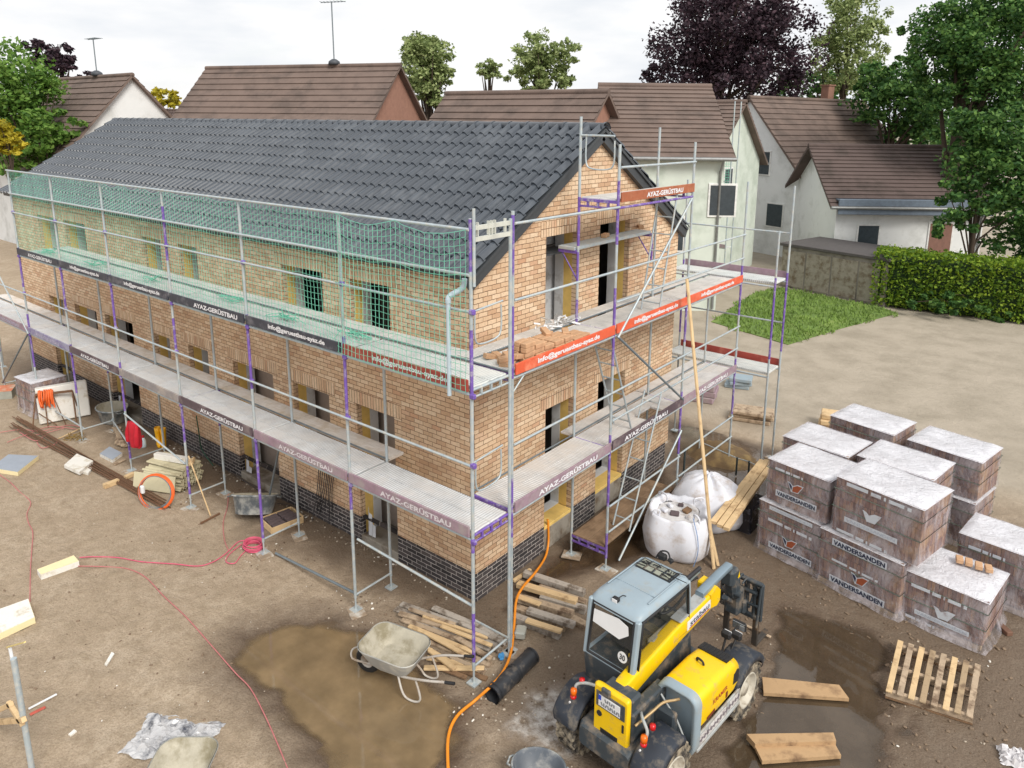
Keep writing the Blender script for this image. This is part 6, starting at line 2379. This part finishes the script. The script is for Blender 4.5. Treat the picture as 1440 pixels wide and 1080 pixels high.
# heap of wet soil and fence posts behind the bags
b = MB()
c = gz(1015, 640, 0)
vs, n = [], 26
for j in range(n + 1):
    for i in range(n + 1):
        x, y = (i / n - .5) * 1.9, (j / n - .5) * 1.5
        d = max(0, 1 - (x / .85) ** 2 - (y / .65) ** 2)
        vs.append(V((c.x + x, c.y + y, -.06 + .34 * d * (1 + .7 * noise.noise(V((x * 3, y * 3, 1)))) + .05 * noise.noise(V((x * 8, y * 8, 4))) * (d > 0))))
b.add(vs, [(j * (n + 1) + i, j * (n + 1) + i + 1, (j + 1) * (n + 1) + i + 1, (j + 1) * (n + 1) + i) for j in range(n) for i in range(n)], 0, True)
struct(b.build('soil_heap', mat('heap_soil', srgb(112, 92, 66), .95, var=.25, scale=7, dirt=srgb(142, 120, 80), damt=.4, bump=.6)))
GFN = mat('dark_green_steel', srgb(62, 74, 76), .5, .3)
fp = [gz(u, v, 0) for u, v in ((960, 690), (1035, 668), (1052, 672), (1085, 690))]
for i, (q, hh) in enumerate(zip(fp, (.95, .42, .40, .4))):
    b = MB().tube([q, q + V((0, 0, hh))], .022, 7)
    single(b, 'fence_post', GFN, ('tall dark green steel post behind the white bags' if i == 0 else 'short dark steel post in the grey puddle behind the bags'), 'post', None if i == 0 else 'short posts behind the bags')
b = MB().tube([fp[1] + V((-.9, .25, .40)), fp[1] + V((0, 0, .40)), fp[2] + V((0, 0, .38)), fp[3] + V((.0, 0, .38)), fp[3] + V((.7, -.25, .34))], .012, 6)
single(b, 'handrail', GALV, 'thin rail running over the short posts behind the bags', 'rail')
# wrapped bricks under the far end of the long scaffold
brick_stack('wrapped brick pallet under the far left end of the long scaffold', (-15.9, -.25), R(4), 0, .95, .8, .95, (), 0, 53, .05, True, None)
# ================================================================== surroundings
ROOFB = mat('brown_roof', srgb(112, 96, 88), .85, var=.12, scale=1.2, dirt=srgb(94, 82, 76), damt=.5, dscale=.8, bump=.5, bscale=5)
ROOFD = mat('dark_brown_roof', srgb(92, 78, 74), .85, var=.12, scale=1.2, dirt=srgb(76, 66, 62), damt=.5, dscale=.8, bump=.5, bscale=5)
RENDW = mat('white_render', srgb(222, 224, 224), .85, var=.04, scale=1.5, dirt=srgb(196, 198, 196), damt=.4, dscale=.7)
RENDG = mat('pale_render', srgb(204, 212, 202), .85, var=.05, scale=1.5, dirt=srgb(180, 190, 178), damt=.4, dscale=.7)
RBRK = mat('red_brown_brick', srgb(150, 112, 96), .9, var=.14, scale=5)
GLZ = mat('dark_glazing', srgb(62, 70, 76), .12, var=.2)
FRW = mat('white_frame', srgb(220, 220, 218), .6)
DOORB = mat('brown_door', srgb(126, 92, 80), .7)
GUT = mat('zinc_gutter', srgb(140, 142, 142), .5, .4)
FASC = mat('slate_fascia', srgb(104, 116, 130), .6)


def tile_roof(mb, a, b_, c, d, rows=14, mi=0):
    """roof face a-b (eave) d-c (ridge) in overlapping courses"""
    a, b_, c, d = V(a), V(b_), V(c), V(d)
    n = (b_ - a).cross(d - a).normalized()
    if n.z < 0:
        n = -n
    for r in range(rows):
        f0, f1 = r / rows, (r + 1) / rows
        p, q, s, t = a.lerp(d, f0), b_.lerp(c, f0), b_.lerp(c, f1), a.lerp(d, f1)
        e = n * .05
        mb.quad(p + e, q + e, s, t, mi)
        mb.quad(p, q, q + e, p + e, mi)


def house(label, p0, p1, depth, zr, ze, wall_m, roof_m, wins=(), gwins=(), chim=True, cat='house', aer=None, name='house', over=.35):
    """gabled house: ridge from p0 to p1 (plan points), depth across, ridge zr, eave ze"""
    p0, p1 = V((p0[0], p0[1], 0)), V((p1[0], p1[1], 0))
    ax = (p1 - p0)
    L = ax.length
    c = (p0 + p1) / 2
    rz = math.atan2(ax.y, ax.x)
    t = thing(name, label, cat, (c.x, c.y, 0), rz)
    h = depth / 2
    b = MB()
    x0, x1 = -L / 2, L / 2
    sl = (zr - ze) / h
    for y in (-h, h):
        b.quad((x0, y, 0), (x1, y, 0), (x1, y, ze), (x0, y, ze))
    for x in (x0, x1):
        b.add([(x, -h, 0), (x, h, 0), (x, h, ze), (x, 0, zr - .1), (x, -h, ze)], [(0, 1, 2, 3, 4)])
    b.build('wall', wall_m, t)
    b = MB()
    o = over
    for sg in (-1, 1):
        tile_roof(b, (x0 - o, sg * (h + o), ze - sl * o), (x1 + o, sg * (h + o), ze - sl * o), (x1 + o, 0, zr), (x0 - o, 0, zr), 16)
        b.quad((x0 - o, sg * (h + o), ze - sl * o - .12), (x1 + o, sg * (h + o), ze - sl * o - .12), (x1 + o, 0, zr - .14), (x0 - o, 0, zr - .14))
        for x in (x0 - o, x1 + o):
            b.quad((x, sg * (h + o), ze - sl * o - .12), (x, sg * (h + o), ze - sl * o + .05), (x, 0, zr + .02), (x, 0, zr - .14))
    b.tube([(x0 - o, 0, zr), (x1 + o, 0, zr)], .13, 8)
    rf = b.build('roof', roof_m, t)
    for sg in (-1, 1):
        yy, zz_ = sg * (h + o + .07), ze - sl * o - .04
        MB().tube([(x0 - o, yy, zz_), (x1 + o, yy, zz_)], .075, 8).build('gutter', GUT, rf)
        MB().tube([(x1 - .15, yy, zz_ - .05), (x1 - .15, sg * (h + .07), zz_ - .5), (x1 - .15, sg * (h + .07), .1)], .05, 6).build('downpipe', GUT, t)
    if chim:
        b = MB().box((L * .18, .3, zr + .3), (.6, .6, 1.3), bev=.03)
        b.box((L * .18, .3, zr + .98), (.7, .7, .08))
        b.build('chimney', RBRK, rf)
    for sg, x, z, w_, hh, m in wins:
        f = MB().box((x, sg * (h + .01), z), (w_ + .16, .08, hh + .16), bev=.01).build('door' if m is DOORB else 'window', FRW, t)
        MB().box((x, sg * (h + .045), z), (w_, .03, hh)).build('panel' if m is DOORB else 'pane', m, f)
    for sg, y, z, w_, hh in gwins:
        f = MB().box((sg * (L / 2 + .01), y, z), (.08, w_ + .16, hh + .16), bev=.01).build('window', FRW, t)
        MB().box((sg * (L / 2 + .045), y, z), (.03, w_, hh)).build('pane', GLZ, f)
    if aer:
        px_, hgt = aer
        b = MB()
        b.lathe([(0, 0), (.34, 0), (.30, .18), (.12, .30), (0, .32)], 14, Matrix.Translation((px_, 0, zr + .08)))
        b.build('vent_cowl', mat('dark_cowl', srgb(70, 74, 80), .6), rf)
        b = MB()
        b.tube([(px_, 0, zr), (px_, 0, zr + hgt)], .035, 6)
        b.tube([(px_ - .7, 0, zr + hgt), (px_ + .9, 0, zr + hgt)], .02, 5)
        for q in range(7):
            x = px_ - .6 + q * .22
            b.tube([(x, -.25, zr + hgt + .02), (x, .25, zr + hgt + .02)], .013, 4)
        b.build('roof_aerial', GALVD, rf)
    return t


def pl(u, v, D):
    p = far(u, v, D)
    return p


# rows of houses behind the site
a, c = far(296, 92, 44), far(556, 96, 40)
house('large brown roofed house behind the middle of the long roof, with aerial', (a.x, a.y), (c.x, c.y), 10, (a.z + c.z) / 2, 5.6, RBRK, ROOFB, [(-1, -2, 4, 1.2, 1.3, GLZ)], aer=(2.4, 3.4), chim=False)
a, c = far(82, 112, 48), far(183, 112, 42)
house('brown roofed house with white gable beyond the far end of the long roof', (a.x, a.y), (c.x, c.y), 9, a.z, 5.0, RENDW, ROOFB, [], [(1, 1, 4.6, 1.1, 1.2)], aer=(.8, 2.2), chim=False)
a, c = far(636, 132, 34), far(846, 122, 30)
house('brown tiled house showing only its roof above the ridge right of the centre tree', (a.x, a.y), (c.x, c.y), 9, a.z, 4.6, RBRK, ROOFB, chim=False)
a, c = far(852, 120, 33), far(990, 118, 33)
house('brown roofed house behind the top of the gable', (a.x, a.y), (c.x, c.y), 9, a.z, 6.5, RENDG, ROOFB, [(-1, 0, 3.2, 1.4, 1.3, GLZ), (-1, 2.2, 4.6, 1.0, 1.2, GLZ), (-1, -1.6, 4.6, 1.0, 1.2, GLZ)], chim=False)
a, c = far(205, 160, 60), far(300, 150, 60)
house('distant low roof between the white gable and the large brown roof', (a.x, a.y), (c.x, c.y), 8, a.z + .3, 5, RBRK, ROOFD)
# white house on the right: gable turned to us, roof running right
a, c = far(1056, 141, 44), far(1215, 140, 50)
house('white house with steep brown roof and white gable on the right', (a.x, a.y), (c.x, c.y), 9, (a.z + c.z) / 2, 4.4, RENDW, ROOFB, [(-1, -2, 2.4, 1.2, 1.2, GLZ), (-1, 2, 2.4, 1.2, 1.2, GLZ)], [(-1, -1.2, 5.4, 1.1, 1.3), (-1, 1.0, 2.4, 1.1, 1.3), (-1, -2.4, 2.4, 1.1, 1.3)], over=.2)
a, c = far(1150, 205, 39), far(1345, 206, 39)
wing = house('low white wing with dark brown roof, slate edge and brown door', (a.x, a.y), (c.x, c.y), 6.5, a.z, 4.1, RENDW, ROOFD, [(-1, 1.6, 1.6, 1.1, 2.6, DOORB), (-1, -2.0, 2.2, 1.0, 1.1, GLZ)], over=.5, chim=False, name='house_wing')
MB().box((0, -3.72, 3.72), (7.6, .10, .75), bev=.02).box((0, -3.45, 4.05), (7.6, .6, .06)).build('fascia', FASC, wing)
# garage, hedge, lawn
g0, g1 = gz(1096, 402, 0), gz(1243, 432, 0)
gv = (g1 - g0)
ga = math.atan2(gv.y, gv.x)
t = thing('garage', 'low grey concrete garage between the lawn and the white house', 'garage', tuple(g0.lerp(g1, .5)), ga)
L = gv.length
MB().box((0, 1.6, 1.0), (L, 3.2, 2.0), bev=.02).build('wall', mat('garage_concrete', srgb(140, 134, 128), .9, var=.1, scale=2, dirt=srgb(104, 98, 92), damt=.5, dscale=1.2), t)
MB().box((0, 1.6, 2.05), (L + .2, 3.4, .14), bev=.02).build('roof', mat('garage_roof', srgb(84, 80, 80), .9), t)
for i in range(4):
    MB().box((-L / 2 + L * (i + .5) / 4, -.012, .95), (L / 4 - .08, .03, 1.7)).build('wall_panel', CONC, t)
GRASSM = mat('grass_blade', srgb(112, 138, 62), .8, var=.35, scale=1.2)
LAWN = mat('lawn_grass', srgb(98, 122, 58), .95, var=.2, scale=1.5, dirt=srgb(128, 146, 74), damt=.4, dscale=1, bump=.6, bscale=30)
b = MB()
P = [gz(u, v, .03) for u, v in ((1000, 452), (1108, 484), (1180, 462), (1262, 440), (1240, 432), (1098, 404), (1060, 412))]
b.add(P + [p - V((0, 0, .1)) for p in P], [tuple(range(7))] + [(i, (i + 1) % 7, 7 + (i + 1) % 7, 7 + i) for i in range(7)])
struct(b.build('lawn', LAWN))
b = MB()
rg = random.Random(3)
lp_ = [(p.x, p.y) for p in P]
lx, ly = [p[0] for p in lp_], [p[1] for p in lp_]
for _ in range(9000):
    x, y = rg.uniform(min(lx) - .3, max(lx) + .3), rg.uniform(min(ly) - .3, max(ly) + .3)
    if sdf(lp_, x, y) + .5 * noise.noise(V((x, y, 3))) < -.05:
        continue
    p, h_, a_ = V((x, y, .02)), rg.uniform(.06, .16), rg.random() * PI
    e = V((math.cos(a_), math.sin(a_), 0)) * .03
    l_ = V((rg.gauss(0, .05), rg.gauss(0, .05), h_))
    b.add([p - e, p + e, p + l_], [(0, 1, 2)])
struct(b.build('grass', GRASSM), 'stuff')


def leaf_mat(name, cols):
    m = bpy.data.materials.new(name)
    k = NT(m)
    g = k.n('ShaderNodeNewGeometry')
    n = k.noise(.55, 3, .5)
    f = k.math('ADD', k.math('MULTIPLY', g.outputs['Random Per Island'], .6), k.math('MULTIPLY', n, .4))
    st_ = [(i / (len(cols) - 1) * .7 + .12, c) for i, c in enumerate(cols)]
    k.l(k.ramp(f, st_), k.b.inputs['Base Color'])
    k.b.inputs['Roughness'].default_value = .65
    k.b.inputs['Specular IOR Level'].default_value = .3
    tr = k.n('ShaderNodeBsdfTranslucent')
    k.l(k.ramp(f, [(p, scl(c, 1.5)) for p, c in st_]), tr.inputs[0])
    ms = k.n('ShaderNodeMixShader', i_0=.28)
    k.l(k.b.outputs[0], ms.inputs[1])
    k.l(tr.outputs[0], ms.inputs[2])
    k.l(ms.outputs[0], k.t.nodes['Material Output'].inputs[0])
    return m


LG = leaf_mat('fresh_leaves', [srgb(52, 84, 34), srgb(88, 124, 48), srgb(126, 156, 76)])
LD = leaf_mat('dark_leaves', [srgb(34, 62, 32), srgb(62, 100, 48), srgb(112, 146, 74)])
LP = leaf_mat('copper_leaves', [srgb(30, 22, 30), srgb(52, 38, 48), srgb(88, 68, 76)])
LS = leaf_mat('pale_leaves', [srgb(84, 100, 58), srgb(126, 142, 88), srgb(176, 186, 130)])
LY = leaf_mat('yellow_leaves', [srgb(104, 104, 22), srgb(160, 148, 34), srgb(196, 180, 60)])
BARK = mat('bark', srgb(74, 62, 52), .95, var=.3, scale=6, bump=.6)


def leaves(b, c, rad, n, s, rg):
    for _ in range(n):
        d = V((rg.gauss(0, 1), rg.gauss(0, 1), rg.gauss(0, 1)))
        d.normalize()
        r = rg.random() ** .42
        p = c + V((d.x * rad[0], d.y * rad[1], d.z * rad[2])) * r
        x = V((rg.gauss(0, 1), rg.gauss(0, 1), rg.gauss(0, .7))).normalized()
        y = (d * .8 + V((rg.gauss(0, .6), rg.gauss(0, .6), rg.gauss(0, .6) + .5))).cross(x)
        if y.length < .1:
            continue
        y.normalize()
        e = s * rg.uniform(.6, 1.3)
        b.add([p - x * e * .5, p + y * e * .32, p + x * e * .5, p - y * e * .32], [(0, 1, 2, 3)])


def tree(name, label, base, crown, n_clump, n_leaf, s, lm, cat='tree', trunk=.3, seed=1, group=None, spread=1.0, droop=0):
    """crown: list of (centre offset, radii) ellipsoids that the leaf clumps fill"""
    rg = random.Random(seed)
    base = V(base)
    t = thing(name, label, cat, tuple(base), 0, group)
    tips = []
    b = MB()
    tot = sum(r[0] * r[1] * r[2] for _, r in crown) ** 1
    for c, r in crown:
        c = V(c)
        k_ = max(3, int(n_clump * (r[0] * r[1] * r[2]) / tot))
        for _ in range(k_):
            d = V((rg.gauss(0, 1), rg.gauss(0, 1), rg.gauss(0, 1))).normalized()
            rr = rg.random() ** .38
            p = c + V((d.x * r[0], d.y * r[1], d.z * r[2])) * rr
            tips.append(p)
            cs = min(r) * rg.uniform(.22, .40) * spread
            leaves(b, p, (cs * 1.15, cs * 1.15, cs * (.75 + droop)), n_leaf, s, rg)
    b.build('crown', lm, t)
    b = MB()
    top = sum((V(c) for c, _ in crown), V((0, 0, 0))) / len(crown)
    b.tube([(0, 0, -.1), (0.05, 0, top.z * .35), (top.x * .5, top.y * .5, top.z * .8), top], [trunk, trunk * .8, trunk * .5, trunk * .2], 8)
    for p in rg.sample(tips, min(14, len(tips))):
        q = V((top.x * .4, top.y * .4, top.z * rg.uniform(.35, .8)))
        b.tube([q, q.lerp(p, .55) + V((0, 0, .3)), p], [trunk * .3, trunk * .18, trunk * .06], 5)
    b.build('trunk', BARK, t)
    return t


def at_tree(name, label, D, blobs, n_clump, n_leaf, s, lm, **kw):
    """blobs: (u, v, ru, rv) in photo pixels at depth D"""
    k_ = D / FPX
    cs = [(far(u, v, D), (ru * k_, ru * k_ * .9, rv * k_)) for u, v, ru, rv in blobs]
    bx = sum(c.x for c, _ in cs) / len(cs)
    by = sum(c.y for c, _ in cs) / len(cs)
    return tree(name, label, (bx, by, 0), [((c.x - bx, c.y - by, c.z), r) for c, r in cs], n_clump, n_leaf, s, lm, **kw)


at_tree('tree', 'bright green tree rising behind the large brown roof, left of centre', 46, [(598, 92, 40, 44), (606, 125, 24, 34), (590, 70, 24, 22), (620, 96, 20, 24)], 130, 60, .26, LS, seed=3)
at_tree('tree', 'round pale green tree behind the houses, just left of the tall gable post', 50, [(762, 80, 44, 32), (742, 92, 28, 26), (790, 76, 26, 24), (760, 110, 50, 20)], 130, 60, .27, LS, seed=4)
at_tree('tree', 'small pale tree top peeping over the roofs between two larger trees', 60, [(688, 98, 18, 14)], 34, 60, .24, LS, seed=5)
at_tree('tree', 'bright green leafy tree at the left edge', 42, [(18, 120, 60, 55), (48, 140, 38, 48), (0, 190, 40, 50), (60, 170, 20, 30)], 150, 64, .26, LG, seed=6)
at_tree('tree', 'copper coloured tree behind the green tree at the left edge', 55, [(72, 78, 34, 22), (100, 98, 26, 14), (48, 70, 22, 14)], 60, 40, .34, LP, seed=7)
at_tree('shrub', 'yellow green shrub at the left edge under the green tree', 36, [(4, 190, 24, 28), (20, 205, 14, 16)], 40, 44, .26, LY, seed=8, trunk=.1)
at_tree('shrub', 'yellow shrub between the white gable and the large brown roof', 55, [(225, 138, 30, 16), (205, 145, 14, 14)], 30, 40, .34, LY, seed=9, trunk=.1)
at_tree('shrub', 'dark green bushes beyond the far end of the building', 40, [(60, 190, 34, 40), (30, 225, 30, 26), (100, 180, 18, 30)], 70, 44, .3, LG, seed=10, trunk=.1)
at_tree('copper_beech', 'big dark purple tree at the top, behind the gable end', 50, [(1020, 40, 100, 70), (960, 80, 62, 44), (1090, 70, 66, 60), (1030, 110, 110, 40), (1000, 0, 60, 40), (1060, 10, 60, 50), (915, 95, 28, 18)], 330, 90, .27, LP, trunk=.6, seed=11, droop=.25)
at_tree('birch', 'light feathery tree between the purple tree and the big green tree', 54, [(1190, 40, 42, 60), (1165, 70, 28, 50), (1225, 50, 30, 40), (1200, 100, 50, 30), (1185, 0, 26, 24)], 190, 60, .25, LS, seed=12, droop=.5, spread=.8)
at_tree('chestnut', 'big dark green tree filling the upper right corner', 36, [(1400, 50, 100, 70), (1330, 60, 60, 55), (1440, 110, 90, 60), (1350, 110, 80, 34), (1300, 90, 34, 36), (1460, 0, 80, 60), (1290, 40, 22, 24), (1360, 10, 50, 34), (1300, 60, 40, 40), (1270, 80, 24, 30), (1380, 90, 60, 40), (1400, 150, 70, 44), (1340, 165, 44, 34), (1430, 190, 50, 40)], 420, 90, .22, LD, trunk=.55, seed=13)
at_tree('tree', 'dark green tree behind the white house on the right', 46, [(1255, 140, 60, 44), (1225, 120, 40, 30), (1300, 170, 50, 50)], 150, 60, .3, LD, seed=14)
at_tree('shrub', 'tall dark shrubs right of the low white wing', 31, [(1400, 230, 60, 70), (1350, 290, 34, 46), (1440, 310, 50, 70), (1385, 180, 50, 40), (1310, 320, 20, 24)], 200, 64, .22, LD, seed=15, trunk=.15)
at_tree('tree', 'dark trees behind the roofs on the far right', 60, [(1120, 125, 60, 30), (1180, 130, 60, 30)], 60, 44, .4, LD, seed=16)
# low distant greenery closing the horizon left and right: a far wood nobody could count
b = MB()
rg = random.Random(5)
for i in range(260):
    u = rg.uniform(-250, 1750)
    D = rg.uniform(75, 110)
    p = far(u, 168 + rg.uniform(-10, 8), D)
    p.z = rg.uniform(2.0, 7.0)
    leaves(b, p, (3.2, 3.2, 2.8), 46, 1.0, rg)
struct(b.build('far_wood', LD), 'stuff')
# clipped hedge
h0, h1 = gz(1232, 432, 0), gz(1470, 462, 0)
hv = (h1 - h0)
t = thing('hedge', 'clipped bright green hedge right of the concrete garage', 'hedge', tuple(h0.lerp(h1, .5)), math.atan2(hv.y, hv.x))
b = MB()
rg = random.Random(9)
Lh = hv.length + .6
MB().box((0, 1.0, 1.1), (Lh - .3, 1.5, 2.1), bev=.15).build('hedge_core', mat('hedge_core', srgb(34, 56, 24), .95, var=.3), t)
for _ in range(7500):
    f = rg.random()
    x = rg.uniform(-Lh / 2, Lh / 2)
    if f < .55:
        p = V((x, .15 + rg.gauss(0, .05), rg.uniform(.1, 2.3)))
    else:
        p = V((x, rg.uniform(.15, 1.9), 2.25 + .10 * noise.noise(V((x * .9, 0, 2))) + abs(rg.gauss(0, .09))))
    leaves(b, p, (.06, .06, .06), 1, rg.choice((.10, .14, .18)), rg)
b.build('hedge_leaves', leaf_mat('hedge_leaf', [srgb(58, 86, 24), srgb(98, 128, 36), srgb(146, 166, 52)]), t)
at_tree('shrub', 'low dark bushes at the foot of the hedge', 30, [(1330, 425, 60, 16), (1420, 440, 50, 18)], 60, 40, .2, LD, seed=18, trunk=.08)

# ---- neighbouring new building behind, inside its own scaffold
nb = house('pale new building with brown roof standing in a scaffold behind the gable', (-18.5, 29.4), (-8.9, 29.4), 6.4, 8.7, 5.9, RENDG, ROOFB, [(-1, 3.4, 4.6, .9, 1.1, GLZ), (-1, 1.4, 4.6, .9, 1.1, GLZ), (-1, 2.6, 1.6, .9, 1.3, GLZ), (-1, -1, 4.6, .9, 1.1, GLZ)], [(1, -.9, 4.9, .9, 1.1)], chim=False)
t = thing('scaffold', 'distant scaffold with green net before the pale new building', 'scaffold', (-8, 25.5, 0))
xs = [-14.8, -12.3, -9.8, -7.3]
for x in xs:
    for y in (25.0, 25.7):
        MB().tube([(x, y, 0), (x, y, 8.6 + .5 * (x == -9.8))], .03, 6).build('upright', PURP if x == -9.8 else GALV, t, True)
for z, k_ in ((2.1, 'plum'), (4.1, 'red')):
    for i in range(3):
        MB().box(((xs[i] + xs[i + 1]) / 2, 25.35, z - .03), (2.48, .66, .05)).build('deck_board', DECK2, t, True)
        MB().box(((xs[i] + xs[i + 1]) / 2, 24.96, z + .08), (2.46, .03, .16)).build('toe_board', TB[k_], t, True)
        MB().tube([(xs[i], 24.95, z + 1), (xs[i + 1], 24.95, z + 1)], .02, 6).build('guard_rail', GALV, t, True)
b = MB()
for i in range(62):
    x = -14.8 + i * .122
    b.tube([(x, 24.92, 4.2), (x, 24.92, 6.6)], .008, 3, cap=False, sm=False)
for j in range(20):
    b.tube([(-14.8, 24.92, 4.2 + j * .12), (-7.3, 24.92, 4.2 + j * .12)], .008, 3, cap=False, sm=False)
b.build('safety_net', NETM, t, True)
# rear scaffold of the brick building, its end seen past the gable
t = thing('scaffold', 'rear scaffold end with plum and red boards beyond the right gable corner', 'scaffold', (-.6, 9.1, 0))
for x in (.70, -1.8):
    for y in (8.75, 9.48):
        upright(t, x, y, .22, 6.3 if y > 9 else 5.4, [(2.6, 4.4)])
for z, k_ in ((Z1, 'red'), (Z2, 'plum')):
    for y in (8.95, 9.28):
        MB().box((-.55, y, z - .025), (2.46, .315, .05), bev=.006).build('deck_board', DECK2, t, True)
    MB().box((-.55, 9.52, z + .05), (2.44, .03, .16)).build('toe_board', TB[k_], t, True)
    tubeo('ledger', t, [(-1.8, 9.48, z - .09), (.70, 9.48, z - .09)], .022)
    tubeo('ledger', t, [(-1.8, 8.75, z - .09), (.70, 8.75, z - .09)], .022)
    tubeo('guard_rail', t, [(-1.8, 9.52, z + .98), (.70, 9.52, z + .98)], .019)
# clutter between the lots
for i, (u, v, w_, d_, h_, m, nm, lab, cat) in enumerate((
        (985, 560, .9, .7, .5, TB['plum'], 'crate', 'dark crate on the sand behind the gable scaffold', 'crate'),
        (1040, 545, .7, .5, .35, CABG, 'drum', 'small grey box on the sand left of the white capped pallets', 'box'),
        (1055, 590, 1.1, .6, .3, WOODO, 'timber_stack', 'low stack of timber just behind the left end brick stack', 'timber stack'),
        (1165, 600, .5, .5, .4, WOODN, 'timber_stack', 'light timber pieces behind the white capped pallets', 'timber stack'))):
    p = gz(u, v, 0)
    b = MB()
    for q in range(3):
        b.box((p.x + rnd.gauss(0, .03), p.y + rnd.gauss(0, .03), h_ * (q + .5) / 3), (w_ * rnd.uniform(.9, 1), d_ * rnd.uniform(.9, 1), h_ / 3 - .004), Matrix.Rotation(.3 + rnd.gauss(0, .05), 3, 'Z'), 0, .02)
    single(b, nm, m, lab, cat)
